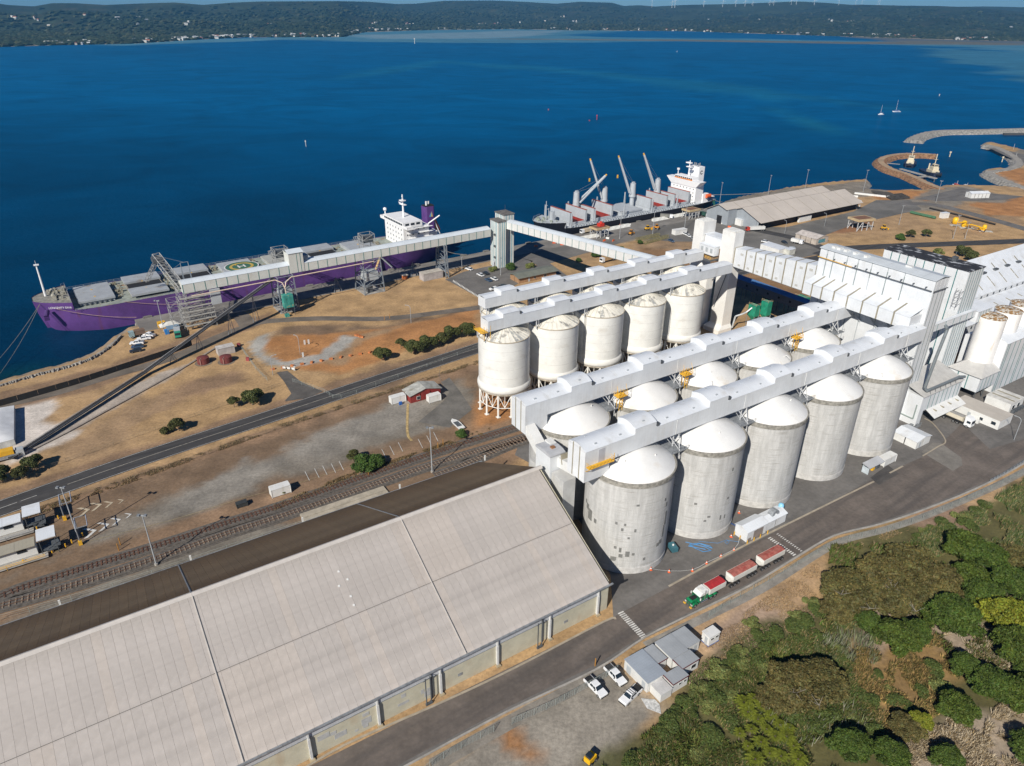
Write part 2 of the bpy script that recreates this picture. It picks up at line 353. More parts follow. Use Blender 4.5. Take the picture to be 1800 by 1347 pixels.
# faint vehicle ruts running with the railway
ru = (x-RO.x)*RU.x+(y-RO.y)*RU.y; rv = (x-RO.x)*RV.x+(y-RO.y)*RV.y
st = vnoise(ru*.05, rv, 2.2, 11, 3); col *= (.93+.14*st)[:, None]
wet = np.clip((-hgt_)/3.5, 0, 1)[:, None]; rock = np.array((.24,.22,.19))
col = col*(1-np.clip(wet*3, 0, 1))+rock*np.clip(wet*3, 0, 1)
nx, ny = len(xs), len(ys)
ii = np.arange(nx*ny).reshape(ny, nx)
F = np.stack([ii[:-1,:-1], ii[:-1,1:], ii[1:,1:], ii[1:,:-1]], -1).reshape(-1, 4)
keep = (d[F] > -9).any(1); F = F[keep]
used = np.unique(F); remap = np.full(nx*ny, -1); remap[used] = np.arange(len(used)); F = remap[F]
V = np.stack([x, y, hgt_+(vnoise(x, y, 5, 12, 3)-.5)*.12*(d > 3)-.05], 1)[used]; CC = np.concatenate([col[used], np.ones((len(used), 1))], 1)
def npmesh(name, V, F, mats, cols=None, smooth=False, kind=None, parent=None, mi=None):
 me = bpy.data.meshes.new(name); k = F.shape[1]
 me.vertices.add(len(V)); me.vertices.foreach_set('co', np.ascontiguousarray(V, dtype=np.float32).ravel())
 me.loops.add(F.size); me.loops.foreach_set('vertex_index', np.ascontiguousarray(F, dtype=np.int32).ravel())
 me.polygons.add(len(F)); me.polygons.foreach_set('loop_start', np.arange(0, F.size, k, dtype=np.int32)); me.polygons.foreach_set('loop_total', np.full(len(F), k, dtype=np.int32))
 for mm in (mats if isinstance(mats, (list, tuple)) else [mats]): me.materials.append(mm)
 if mi is not None: me.polygons.foreach_set('material_index', mi)
 me.polygons.foreach_set('use_smooth', np.full(len(F), smooth))
 me.update(); me.validate()
 if cols is not None:
  a = me.color_attributes.new('tint', 'FLOAT_COLOR', 'POINT'); a.data.foreach_set('color', np.ascontiguousarray(cols, dtype=np.float32).ravel())
 o = bpy.data.objects.new(name, me); COL.objects.link(o)
 if kind: o['kind'] = kind
 if parent: o.parent = parent
 return o
def tintmat(name, rough, fine=.25, fs=2.2, bump=.03, spec=.3):
 m = bpy.data.materials.new(name); m.use_nodes = True; t = m.node_tree; N = t.nodes; Lk = t.links; b = N['Principled BSDF']
 b.inputs['Roughness'].default_value = rough; b.inputs['Specular IOR Level'].default_value = spec
 at = N.new('ShaderNodeAttribute'); at.attribute_name = 'tint'; tc = N.new('ShaderNodeTexCoord')
 n = N.new('ShaderNodeTexNoise'); n.inputs['Scale'].default_value = fs; n.inputs['Detail'].default_value = 9; n.inputs['Roughness'].default_value = .75; Lk.new(tc.outputs['Object'], n.inputs['Vector'])
 r = N.new('ShaderNodeMapRange'); r.inputs[1].default_value = .25; r.inputs[2].default_value = .75; r.inputs[3].default_value = 1-fine; r.inputs[4].default_value = 1+fine; Lk.new(n.outputs[0], r.inputs[0])
 n2 = N.new('ShaderNodeTexNoise'); n2.inputs['Scale'].default_value = fs*.12; n2.inputs['Detail'].default_value = 6; Lk.new(tc.outputs['Object'], n2.inputs['Vector'])
 r2 = N.new('ShaderNodeMapRange'); r2.inputs[1].default_value = .3; r2.inputs[2].default_value = .7; r2.inputs[3].default_value = 1-fine*.6; r2.inputs[4].default_value = 1+fine*.6; Lk.new(n2.outputs[0], r2.inputs[0])
 mu = N.new('ShaderNodeMath'); mu.operation = 'MULTIPLY'; Lk.new(r.outputs[0], mu.inputs[0]); Lk.new(r2.outputs[0], mu.inputs[1])
 vm = N.new('ShaderNodeVectorMath'); vm.operation = 'SCALE'; Lk.new(at.outputs['Color'], vm.inputs[0]); Lk.new(mu.outputs[0], vm.inputs['Scale']); Lk.new(vm.outputs[0], b.inputs['Base Color'])
 if bump:
  bp = N.new('ShaderNodeBump'); bp.inputs['Distance'].default_value = bump; Lk.new(n.outputs[0], bp.inputs['Height']); Lk.new(bp.outputs[0], b.inputs['Normal'])
 return m
M_GROUND = tintmat('ground_soil_and_dry_grass', .95, fine=.42, fs=1.1, bump=.05)
npmesh('ground', V, F, M_GROUND, CC, smooth=True, kind='structure')
# land beyond the detailed sheet
sheet('outer_ground', [(-1500,-1500),(1600,-1500),(1600,28),(-1500,28)], -.08, mat('outer_soil', (.2,.15,.09), .95, .2, .02), px=False)
sheet('outer_ground', [(560,30),(1600,30),(1600,560),(560,560)], -.08, MATS['outer_soil'], px=False)
# ---- water
def water_mat():
 m = bpy.data.materials.new('sea_water'); m.use_nodes = True; t = m.node_tree; N = t.nodes; Lk = t.links; b = N['Principled BSDF']
 at = N.new('ShaderNodeAttribute'); at.attribute_name = 'tint'
 tc = N.new('ShaderNodeTexCoord'); mp = N.new('ShaderNodeMapping'); mp.inputs['Scale'].default_value = (.7, 1, 1); mp.inputs['Rotation'].default_value = (0, 0, rad(-14)); Lk.new(tc.outputs['Object'], mp.inputs[0])
 n = N.new('ShaderNodeTexNoise'); n.inputs['Scale'].default_value = .011; n.inputs['Detail'].default_value = 14; n.inputs['Roughness'].default_value = .68; n.inputs['Distortion'].default_value = 1.2; Lk.new(mp.outputs[0], n.inputs['Vector'])
 r = N.new('ShaderNodeMapRange'); r.inputs[1].default_value = .3; r.inputs[2].default_value = .75; r.inputs[3].default_value = .72; r.inputs[4].default_value = 1.25; Lk.new(n.outputs[0], r.inputs[0])
 vm = N.new('ShaderNodeVectorMath'); vm.operation = 'SCALE'; Lk.new(at.outputs['Color'], vm.inputs[0]); Lk.new(r.outputs[0], vm.inputs['Scale']); Lk.new(vm.outputs[0], b.inputs['Base Color'])
 b.inputs['IOR'].default_value = 1.33; b.inputs['Roughness'].default_value = .3; b.inputs['Specular IOR Level'].default_value = .06
 rr = N.new('ShaderNodeMapRange'); rr.inputs[1].default_value = .45; rr.inputs[2].default_value = .62; rr.inputs[3].default_value = .36; rr.inputs[4].default_value = .3; Lk.new(n.outputs[0], rr.inputs[0]); Lk.new(rr.outputs[0], b.inputs['Roughness'])
 w1 = N.new('ShaderNodeTexNoise'); w1.inputs['Scale'].default_value = .35; w1.inputs['Detail'].default_value = 8; w1.inputs['Roughness'].default_value = .7; Lk.new(mp.outputs[0], w1.inputs['Vector'])
 bp = N.new('ShaderNodeBump'); bp.inputs['Distance'].default_value = 1.3; bp.inputs['Strength'].default_value = .5; Lk.new(w1.outputs[0], bp.inputs['Height'])
 df = N.new('ShaderNodeBsdfDiffuse'); gl = N.new('ShaderNodeBsdfGlossy'); gl.inputs['Roughness'].default_value = .12; ms = N.new('ShaderNodeMixShader'); ms.inputs[0].default_value = .05
 Lk.new(vm.outputs[0], df.inputs[0]); Lk.new(bp.outputs[0], df.inputs['Normal']); Lk.new(bp.outputs[0], gl.inputs['Normal']); Lk.new(df.outputs[0], ms.inputs[1]); Lk.new(gl.outputs[0], ms.inputs[2]); Lk.new(ms.outputs[0], N['Material Output'].inputs['Surface']); N.remove(b)
 return m
yw = np.concatenate([np.arange(150, 1200, 15.0), np.arange(1200, 6400, 50.0)]); xw = np.linspace(-6400, 6400, 260)
xw = np.sign(xw)*(np.abs(xw)/6400)**1.3*6400
WX, WY = np.meshgrid(xw, yw); wxx = WX.ravel(); wyy = WY.ravel()
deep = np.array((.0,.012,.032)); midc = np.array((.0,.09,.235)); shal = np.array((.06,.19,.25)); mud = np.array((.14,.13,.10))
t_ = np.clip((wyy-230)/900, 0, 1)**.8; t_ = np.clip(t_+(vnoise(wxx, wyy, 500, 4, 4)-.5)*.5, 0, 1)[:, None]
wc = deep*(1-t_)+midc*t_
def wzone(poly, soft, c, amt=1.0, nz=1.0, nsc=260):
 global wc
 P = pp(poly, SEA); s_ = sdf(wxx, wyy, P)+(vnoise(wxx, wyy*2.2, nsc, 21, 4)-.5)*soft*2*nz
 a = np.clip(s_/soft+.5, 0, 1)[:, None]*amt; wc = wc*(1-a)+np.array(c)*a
wzone([(560,60),(640,54),(760,52),(900,50),(1080,52),(1130,53),(1060,58),(980,62),(1060,66),(1300,68),(1600,74),(1800,76),(1900,78),(1900,100),(1800,92),(1660,82),(1440,76),(1200,73),(1000,75),(800,76),(640,74),(520,70)], 140, (.07,.19,.27), .9)
wzone([(620,62),(780,58),(900,54),(1000,54),(960,60),(900,66),(800,68),(660,68)], 90, (.17,.26,.32), .85)
wzone([(840,68),(1200,70),(1500,74),(1640,72),(1800,77),(1800,80),(1500,77.5),(1200,72.5),(900,69.5)], 35, mud, .9, .8, 120)
wzone([(1480,64),(1650,66),(1800,70),(1900,73),(1900,79),(1700,77),(1560,72)], 60, mud, .75)
wzone([(1640,85),(1800,92),(1900,92),(1900,150),(1800,140),(1730,118),(1660,108)], 60, (.05,.17,.26), .8, 1.6)
wzone([(1320,165),(1370,175),(1440,215),(1480,245),(1440,235),(1360,195)], 25, (.01,.14,.24), .6, 1.4)
wzone([(560,140),(760,105),(1000,120),(1300,150),(1600,190),(1600,200),(1250,162),(980,128),(780,112),(560,150)], 30, (.01,.13,.24), .5, 1.8)
wzone([(140,78),(330,70),(560,64),(560,68),(330,76),(200,82)], 60, (.09,.22,.29), .8)
wzone([(0,684),(100,655),(190,620),(215,590),(190,592),(120,628),(40,650),(0,662)], 10, (.004,.05,.05), .5)
nx, ny = len(xw), len(yw); ii = np.arange(nx*ny).reshape(ny, nx)
F = np.stack([ii[:-1,:-1], ii[:-1,1:], ii[1:,1:], ii[1:,:-1]], -1).reshape(-1, 4)
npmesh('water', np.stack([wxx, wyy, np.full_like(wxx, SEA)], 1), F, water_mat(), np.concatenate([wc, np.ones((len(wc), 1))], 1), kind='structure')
sheet('seabed', [(-7000,60),(7000,60),(7000,9000),(-7000,9000)], SEA-4, mat('seabed_sand', (.02,.05,.06), .9), px=False)
# ---- far hills: a height field by bearing from the bay
def interp(tab, v): return np.interp(v, [t[0] for t in tab], [t[1] for t in tab])
shore = [(-300,92),(0,83),(100,80),(240,77),(330,71),(430,66),(600,65.5),(640,57),(700,55),(760,53),(900,51.5),(1000,53.5),(1200,55),(1350,60),(1500,65),(1650,70),(1800,73),(2100,80)]
ridge = [(-300,2),(0,3.3),(33,9),(77,11.7),(110,6),(150,6),(200,9),(283,5.7),(320,4.7),(367,9),(417,5),(467,3),(533,2.7),(600,2.3),(650,3.3),(700,7.3),(733,6.7),(783,1.7),(867,1),(917,3.3),(977,6.7),(1017,3.3),(1073,5),(1093,10.7),(1120,9.3),(1160,12.7),(1200,16.5),(1233,14),(1283,13.3),(1333,15),(1400,13.3),(1467,9.3),(1500,8.3),(1567,10),(1633,10.7),(1700,13.3),(1800,23),(2100,26)]
bp_ = np.linspace(-250, 2050, 420); rows = np.concatenate([np.linspace(0, 1, 44), [1.15, 1.6]])
ksh = interp(shore, bp_); krd = interp(ridge, bp_)
Pn = np.array([G(a, b, SEA).xy for a, b in zip(bp_, ksh)])
dirn = Pn/np.linalg.norm(Pn, axis=1)[:, None]; d0 = np.linalg.norm(Pn, axis=1)
dr = np.maximum(d0*1.75, 6300)
# height of the crest so that it stands where the photograph's sky line does
hz = np.array([(lambda v: v.z/math.hypot(v.x, v.y))(_fwd+_right*((a-900)/CF)+_down*((b-673.5)/CF)) for a, b in zip(bp_, krd)])
ztop = CAM_H+hz*dr
HV = [];
for r_ in rows:
 dd = d0+(dr-d0)*r_; XY = dirn*dd[:, None]
 prof = min(r_, 1)**1.6*(1 if r_ <= 1 else (.6 if r_ < 1.3 else .15))
 nn = vnoise(XY[:,0], XY[:,1], 900, 31, 5)-.5; n3 = vnoise(XY[:,0], XY[:,1], 300, 33, 4)-.5
 env = math.sin(min(r_, 1)*math.pi)**.7 if r_ < 1 else 0
 zz = ztop*prof+(nn*85+n3*30)*env*np.clip(ztop/90, .4, 1.5)*min(1, r_*3)
 lim = CAM_H+hz*dd-4                       # nothing in front of the crest overtops it
 zz = np.where((r_ < 1), np.minimum(zz, lim), zz)
 zz = np.maximum(zz, SEA+1.2) if r_ > 0 else np.full_like(zz, SEA-.6)
 HV.append(np.column_stack([XY, zz]))
nb, nr = len(bp_), len(rows); HV = np.concatenate(HV); ii = np.arange(nb*nr).reshape(nr, nb)
F = np.stack([ii[:-1,:-1], ii[:-1,1:], ii[1:,1:], ii[1:,:-1]], -1).reshape(-1, 4)
hn = vnoise(HV[:,0], HV[:,1], 260, 41, 4); hn2 = vnoise(HV[:,0], HV[:,1], 90, 42, 3)
rr_ = np.repeat(rows, nb)
hc = np.array((.03,.04,.024))*(.7+.7*hn[:, None])
k = (np.clip((hn2-.62)*6, 0, 1)*.5*(rr_ > .3))[:, None]; hc = hc*(1-k)+np.array((.085,.075,.045))*k
k = np.clip(1-rr_*40, 0, 1)[:, None]; hc = hc*(1-k)+np.array((.33,.27,.2))*k
HILLM = tintmat('forest_hillside', .95, fine=.6, fs=.03, bump=6.0, spec=.05)
npmesh('hills', HV, F, HILLM, np.concatenate([hc, np.ones((len(hc), 1))], 1), smooth=True, kind='structure')
def hill_at(px_, frac):
 i = np.argmin(np.abs(bp_-px_)); j = np.argmin(np.abs(rows-frac)); return Vector(HV[j*nb+i])
# farther blue ranges behind
for pts, D in (([(1060,16),(1130,13),(1200,9),(1300,7),(1400,2.8),(1450,5),(1500,9),(1580,13),(1640,18)], 9600), ([(1560,17),(1690,12),(1740,11.5),(1800,13),(1900,15),(2050,20)], 11000)):
 vs = []; n_ = 60; aa = np.linspace(pts[0][0], pts[-1][0], n_); bb = np.interp(aa, [p[0] for p in pts], [p[1] for p in pts])
 for fr_, hh in ((.8, 0), (.9, .55), (1, 1), (1.1, .5), (1.25, 0)):
  for i, (a, b) in enumerate(zip(aa, bb)):
   v = _fwd+_right*((a-900)/CF)+_down*((b-673.5)/CF); q_ = Vector((v.x, v.y)).normalized(); zt = CAM_H+v.z/math.hypot(v.x, v.y)*D
   e = min(i, n_-1-i)/6; vs.append((*(q_*D*fr_), max(-5, zt*hh*min(1, e))+(random.random()-.5)*6*(hh > 0 and hh < 1)))
 ii = np.arange(n_*5).reshape(5, n_); F = np.stack([ii[:-1,:-1], ii[:-1,1:], ii[1:,1:], ii[1:,:-1]], -1).reshape(-1, 4)
 npmesh('hills', np.array(vs), F, HILLM, np.tile((.04,.05,.025,1), (len(vs), 1)), smooth=True, kind='structure')
sheet('far_land', [(-14000,9000),(14000,9000),(14000,13000),(-14000,13000)], -2.5, mat('far_plain', (.04,.05,.025), .95), px=False)
# ---- haze
hb = MB().box(-15000, 15000, -2200, 13800, SEA-6, 420)
hm = bpy.data.materials.new('haze_air'); hm.use_nodes = True; hm.node_tree.nodes.clear()
pv = hm.node_tree.nodes.new('ShaderNodeVolumePrincipled'); pv.inputs['Density'].default_value = HAZE if 'HAZE' in globals() else 6.5e-5; pv.inputs['Color'].default_value = (.17,.56,1,1); pv.inputs['Anisotropy'].default_value = .2
ho = hm.node_tree.nodes.new('ShaderNodeOutputMaterial'); hm.node_tree.links.new(pv.outputs[0], ho.inputs['Volume'])
hb.build('haze', hm, kind='stuff')
# ================================================================== roads and paving
ASPH = mat('asphalt_dark', (.085,.078,.073), .88, .12, .18, fine=.12, n2=((.05,.047,.046), .3, (.12,1,1), .5, .7, -RA))
ASPH2 = mat('asphalt_worn_brown', (.15,.125,.108), .9, .14, .12, fine=.12, n2=((.088,.076,.069), .35, (.07,1,1), .46, .68, -RA-.06))
ASPH3 = mat('asphalt_grey', (.155,.145,.135), .9, .1, .1, fine=.12, n2=((.10,.093,.087), .2, (.3,1,1), .5, .7, -RA))
ROADM = mat('road_black_asphalt', (.062,.058,.056), .85, .1, .3, fine=.1, n2=((.036,.034,.034), .5, (.03,1,1), .45, .65, -RA+.02))
APRON = mat('quay_apron_concrete', (.22,.205,.185), .9, .14, .12, fine=.08, n2=((.14,.13,.12), .05, (1,1,1), .5, .7))
KERB = mat('pale_kerb', (.36,.31,.24), .9, .1, .5)
z_ = .02
main_road = pxs([(-120,936),(0,894),(250,806),(500,724),(680,664),(840,612),(960,573),(1100,533),(1230,498),(1330,470)])
ribbon('road', main_road, 8.6, .03, ROADM)
ribbon('road', pxs([(1440,449),(1480,438),(1560,433),(1640,430),(1720,427),(1900,420)]), 9, .028, ROADM)
ribbon('road', pxs([(1200,440),(1300,462),(1400,460),(1460,445),(1400,420),(1330,405)]), 8, .024, ROADM)
ribbon('road_edge_line', [p for p in smoothpts(ribbon_pts(main_road, 7.9)[0], 1)], .14, .045, WLINE)
ribbon('road_edge_line', [p for p in smoothpts(ribbon_pts(main_road, 7.9)[1], 1)], .14, .045, WLINE)
ribbon('road_centre_line', main_road[9:], .3, .045, mat('worn_line_paint', (.3,.28,.24), .85, .2, .8))
ribbon('road_centre_line', main_road[:9], .15, .045, WLINE, dash=(4, 5))
# truck road and silo apron
apron = [(1000,700),(925,745),(905,800),(960,830),(1010,900),(1073,1010),(1078,1084),(900,1175),(640,1300),(480,1380),(560,1440),(717,1347),(890,1253),(1050,1177),(1135,1122),(1229,1075),(1320,1031),(1400,981),(1467,943),(1550,922),(1633,894),(1744,847),(1800,812),(1900,760),(1900,640),(1780,640),(1560,640),(1300,620),(1060,640),(960,800)]
sheet('paving', apron, .012, ASPH3)
sheet('road', [(640,1300),(900,1172),(1080,1084),(1180,1030),(1300,968),(1420,905),(1530,845),(1640,795),(1690,745),(1640,720),(1700,700),(1900,700),(1900,757),(1800,806),(1744,842),(1633,889),(1550,917),(1467,938),(1400,975),(1320,1024),(1229,1068),(1135,1114),(1050,1168),(890,1245),(717,1336),(560,1430),(480,1380)], .03, ASPH2)
sheet('paving', [(1625,716),(1700,752),(1740,790),(1800,772),(1860,745),(1860,700),(1760,690)], .034, ASPH3)
sheet('paving', [(1620,795),(1675,828),(1692,818),(1690,805),(1655,780),(1640,778)], .042, mat('grey_slab', (.2,.185,.165), .9, .12, .3, fine=.1))
sheet('paving', [(1530,840),(1545,853),(1580,833),(1561,818),(1547,827)], .042, ASPH)
for nm, pts, wd, m_ in (('kerb', [(1176,1031),(1300,964),(1400,914),(1536,847)], .5, KERB), ('kerb', [(1564,832),(1587,820)], .5, KERB),
     ('kerb', [(500,1373),(610,1308),(770,1238),(900,1177),(1062,1093),(1082,1089)], .45, KERB), ('kerb', [(650,1380),(717,1345),(890,1252),(1050,1176),(1135,1120),(1230,1073)], .4, CONC),
     ('kerb', [(1230,1073),(1320,1029),(1400,980),(1467,942),(1550,921),(1633,893),(1744,846),(1860,780)], .5, CONC), ('kerb', [(1622,802),(1648,786),(1662,775),(1640,745),(1625,736)], .4, KERB)):
 P = pxs(pts, 4); L, R = ribbon_pts(P, wd); mb = MB()
 for i in range(len(P)-1): mb.prism([R[i], R[i+1], L[i+1], L[i]], 0, .14)
 mb.build(nm, m_, kind='structure')
ribbon('footpath', pxs([(1135,1136),(1230,1090),(1340,1035),(1430,978),(1480,951),(1560,930),(1640,902),(1760,850),(1860,795)], 4), 2.2, .05, mat('path_concrete', (.27,.25,.22), .9, .15, .3, fine=.1))
ribbon('footpath', pxs([(760,1347),(900,1268),(1010,1210),(1070,1175)], 4), 3.0, .05, mat('path_gravel', (.25,.225,.19), .9, .15, .3, fine=.1))
# zebra blocks
def bars(name, a, b, n, ln, wd, m_, skew=0):
 A = G(*a); B = G(*b); d = (B-A).normalized(); nn = Vector((-d.y, d.x, 0)); mb = MB()
 for i in range(n):
  c = A+(B-A)*((i+.5)/n); e = nn*ln/2+d*skew; f_ = d*wd/2
  mb.quad(*[tuple(q) for q in (c-e-f_+Vector((0,0,.06)), c+e-f_+Vector((0,0,.06)), c+e+f_+Vector((0,0,.06)), c-e+f_+Vector((0,0,.06)))])
 return mb.build(name, m_, kind='structure')
bars('crossing_marking', (1090,1076), (1133,1122), 15, 1.5, .35, WLINE)
bars('crossing_marking', (1351,945), (1398,977), 13, 1.1, .34, WLINE)
bars('crossing_marking', (1365,938), (1410,970), 13, .7, .26, WLINE)
# other tracks, yards and car parks
sheet('paving', [(782,492),(815,478),(850,470),(905,460),(960,470),(900,505),(905,520),(900,548),(846,526),(790,495)], .02, ASPH3)
ribbon('road', pxs([(900,480),(935,455),(990,490),(1060,530)], 5), 8, .024, ASPH3)
sheet('paving', [(905,452),(960,430),(1260,372),(1330,398),(1380,400),(1500,372),(1540,352),(1600,352),(1620,368),(1500,395),(1420,425),(1450,445),(1400,455),(1300,448),(1240,425),(1180,425),(1120,418),(1020,448),(960,465)], .016, mat('quay_asphalt', (.17,.16,.145), .9, .14, .05, fine=.08, n2=((.11,.105,.095), .04, (1,1,1), .48, .66)))
ribbon('road', pxs([(1570,358),(1640,360),(1700,374),(1800,402),(1900,432)]), 9, .022, ASPH3)
sheet('paving', [(1690,330),(1740,340),(1800,346),(1760,352),(1660,354),(1610,350)], .02, ASPH3)
sheet('paving', [(1722,258),(1742,262),(1790,285),(1900,300),(1900,270),(1800,272),(1760,262)], .03, ASPH3)
ribbon('road', pxs([(-80,742),(0,714),(100,690),(190,662),(300,630),(380,594),(440,572),(470,565),(560,560),(680,560),(800,546),(850,540)]), 5.0, .02, mat('track_grey', (.16,.135,.11), .92, .15, .15, fine=.1))
ribbon('road', pxs([(436,572),(424,556),(410,548),(430,540)], 4), 7, .021, MATS['track_grey'])
sheet('road', [(486,655),(505,652),(530,672),(568,688),(540,700),(500,706),(512,692),(500,672)], .024, mat('driveway_asphalt', (.11,.1,.09), .9, .15, .2, fine=.1))
ribbon('road', pxs([(790,600),(772,660),(800,700),(790,730)], 4), .1, .01, ASPH3)
sheet('paving', [(735,742),(790,752),(830,720),(810,690),(790,664),(775,672),(790,690),(780,705)], .02, mat('yard_patch', (.15,.14,.125), .9, .15, .2, fine=.1))
# chevrons and bay lines on the truck yard
def chev(a, s, m_=WLINE):
 c = G(*a); mb = MB(); d = RU.to_3d(); n = RV.to_3d(); up = Vector((0,0,.05))
 for sg in (1, -1):
  p0 = c+d*1.6*s; p1 = c+n*sg*2.0*s-d*.4*s; e = d*.9*s
  q = [p0+up, p1+up, p1-e+up, p0-e+up];
  if sg > 0: mb.quad(*[tuple(v) for v in q])
  else: mb.quad(*[tuple(v) for v in reversed(q)])
 return mb.build('road_marking', m_, kind='structure')
YW = mat('faded_cream_paint', (.5,.42,.3), .85, .15, .8)
for i, (a, s) in enumerate((((146,899),1.1),((168,890),1),((190,886),.8),((212,881),.55))): chev(a, s, YW)
for i, (a, s) in enumerate((((157,936),1.1),((181,925),1),((203,916),.85),((225,906),.6))): chev(a, s)
bays = [(536,829),(553,824),(567,819),(582,815),(596,811),(671,790),(685,784),(700,778),(735,772),(750,766),(762,760)]
mb = MB()
for a in bays:
 p = G(*a); q = G(a[0]+8, a[1]+16); d = (q-p).normalized(); n = Vector((-d.y, d.x, 0))*.08; u3 = Vector((0,0,.05))
 mb.quad(*[tuple(v+u3) for v in (p-n, q-n, q+n, p+n)])
mb.build('bay_marking', WLINE, kind='structure')
ribbon('yard_line', pxs([(0,1006),(120,962),(300,915),(420,878),(520,851),(640,812),(720,790)], 3), .12, .045, mat('faint_yellow', (.4,.33,.18), .9, .2, .5))
ribbon('yard_line', pxs([(717,710),(716,760),(724,775)], 4), .8, .045, YLINE)
# ================================================================== railway
BALL = mat('track_ballast', (.125,.11,.095), .95, .2, 1.2, fine=.3, bump=.05)
RAILM = mat('rusty_rail', (.16,.09,.06), .55, .2, 1); SLEEP = mat('rust_stained_sleeper', (.12,.06,.04), .9, .2, .8); SLEEPC = mat('concrete_sleeper', (.26,.205,.155), .9, .15, .8)
def railway(pts, m_s, label, clip=(None, None)):
 t = thing('railway_track', label, 'railway track', group='railway tracks between the yard and the long shed')
 L, R = ribbon_pts(pts, 3.6); mb = MB(); L2, R2 = ribbon_pts(pts, 4.8)
 for i in range(len(pts)-1):
  mb.prism([R2[i], R2[i+1], L2[i+1], L2[i]], 0, .02)
  mb.prism([R[i], R[i+1], L[i+1], L[i]], 0.02, .22)
 b = mb.build('ballast', BALL, t); b['kind'] = 'stuff'
 for s in (0, 1):
  E = ribbon_pts(pts, 1.14)[s]; Q = ribbon_pts(pts, 1.0)[s]; mr = MB()
  for i in range(len(E)-1): mr.prism([Q[i], Q[i+1], E[i+1], E[i]] if s else [E[i], E[i+1], Q[i+1], Q[i]], .34, .5)
  mr.build('rail', RAILM, t)
 ms = MB()
 for a, b in zip(pts[:-1], pts[1:]):
  d = (b-a); n = int(d.length/1.0); ang = math.atan2(d.y, d.x)
  for k in range(n):
   c = a+d*((k+.5)/n); ms.obox((c.x, c.y, .29), (.3, 2.2, .16), ang)
 s_ = ms.build('sleepers', m_s, t); s_['kind'] = 'stuff'
def dens(pts, step=14):
 out = []
 for a, b in zip(pts[:-1], pts[1:]):
  n = max(1, int((b-a).length/step)); out += [a+(b-a)*(i/n) for i in range(n)]
 return out+[pts[-1]]
railway(dens(pxs([(-120,1088),(0,1050),(56,1029),(278,960),(400,920),(500,888),(678,826),(810,782),(900,754),(960,735)], 3)), SLEEP, 'rust brown railway track nearest the truck yard')
railway(dens(pxs([(-120,1102),(0,1067),(139,1027),(278,982),(400,939),(500,907),(678,846),(764,817),(900,776),(960,757)], 3)), SLEEPC, 'pale sleepered railway track nearer the long shed')
railway(dens(pxs([(764,837),(800,825),(850,803),(900,782),(950,766)], 3)), SLEEPC, 'short pale siding track beside the end of the long shed')
t = thing('loading_platform', 'low pale concrete loading strip between railway track and long shed roof', 'platform', G(608,888), RA)
for k_ in range(2): MB().box(-12, 12, -2.2+k_*2.3, -.1+k_*2.3, 0, .5).build('slab', mat('pale_slab', (.42,.37,.29), .9, .12, .5), t)
MB().box(-12, 12, -3.6, -3.2, 0, .3).build('edge_strip', CONC, t)
# ================================================================== quay
t = thing('quay', 'long concrete wharf deck with rubber fenders along the ships', 'wharf', QP(30, 328.5), QA)
for i in range(12):
 MB().box(i*31.6, i*31.6+31.5, -16, 0, -1.2, .07).build('deck_slab', APRON, t)
for i in range(26):
 f = MB(); f.box(i*14.6+4, i*14.6+6.4, 0, .9, -2.6, .5); f.box(i*14.6+3.4, i*14.6+7, -1.0, .2, .07, .6)
 f.build('fender', mat('fender_grey', (.2,.19,.17), .9, .2, 1), t)
f = MB()
for i in range(0, 380, 6): f.tube((i, -1.6, -6), (i, -1.6, -1.2), .45, 8); f.tube((i, -8, -6), (i, -8, -1.2), .45, 8)
f.build('piles', CONC, t)['kind'] = 'stuff'
# ================================================================== concrete silos
def concmat():
 return mat('silo_concrete', (.50,.495,.48), .88, .09, .8, bump=.01, bscale=2,
               stretch=(.9,.9,.12), fine=.06, n2=((.28,.265,.235), 1.0, (.22,.22,6.5), .56, .72))
SC = concmat(); SCB = mat('silo_concrete_base', (.52,.51,.49), .9, .1, .8); DOME = mat('dome_paint', (.76,.755,.735), .55, .03, .3, n2=((.62,.55,.45), .25, (1,1,1), .64, .85))
RIMM = mat('rim_concrete', (.3,.285,.25), .9, .2, 1.2)
PATCH = mat('grey_repair_patch', (.19,.19,.18), .9, .1, 1)
def concrete_silo():
 t = thing('grain_silo', 'x', 'silo')
 MB().lathe([(10.47, 1.0), (10.45, 25.2)], 72).build('barrel', SC, t, smooth=True)
 MB().lathe([(10.55, 0), (10.55, 1.7), (10.45, 1.75)], 72).build('base_ring', SCB, t, smooth=True, ang=30)
 MB().lathe([(10.4, 24.9), (10.66, 24.95), (10.68, 26.1), (10.4, 26.15), (10.35,25.9), (9.9, 25.9)], 72).build('rim', RIMM, t, smooth=True, ang=30)
 prof = [(10.3, 25.95), (9.5, 26.5), (8, 27.35), (6.2, 28.2), (4.3, 28.95), (2.4, 29.5), (1.0, 29.75), (0.01, 29.8)]
 MB().lathe(prof, 60).build('dome', DOME, t, smooth=True)
 f = MB(); f.tube((7.5,2.5,26.9), (8.6,2.9,27.8), .12, 6).tube((8.6,2.9,27.8), (9.4,3.2,26.9), .12, 6); f.build('vent_pipe', PLAIN_W, t)
 f = MB()
 for a in (3.7, 5.3, .5): f.tube((5.6*math.cos(a), 5.6*math.sin(a), 28.2), (5.6*math.cos(a), 5.6*math.sin(a), 28.9), .16, 6)
 f.build('roof_hatch', PLAIN_W, t)
 return t
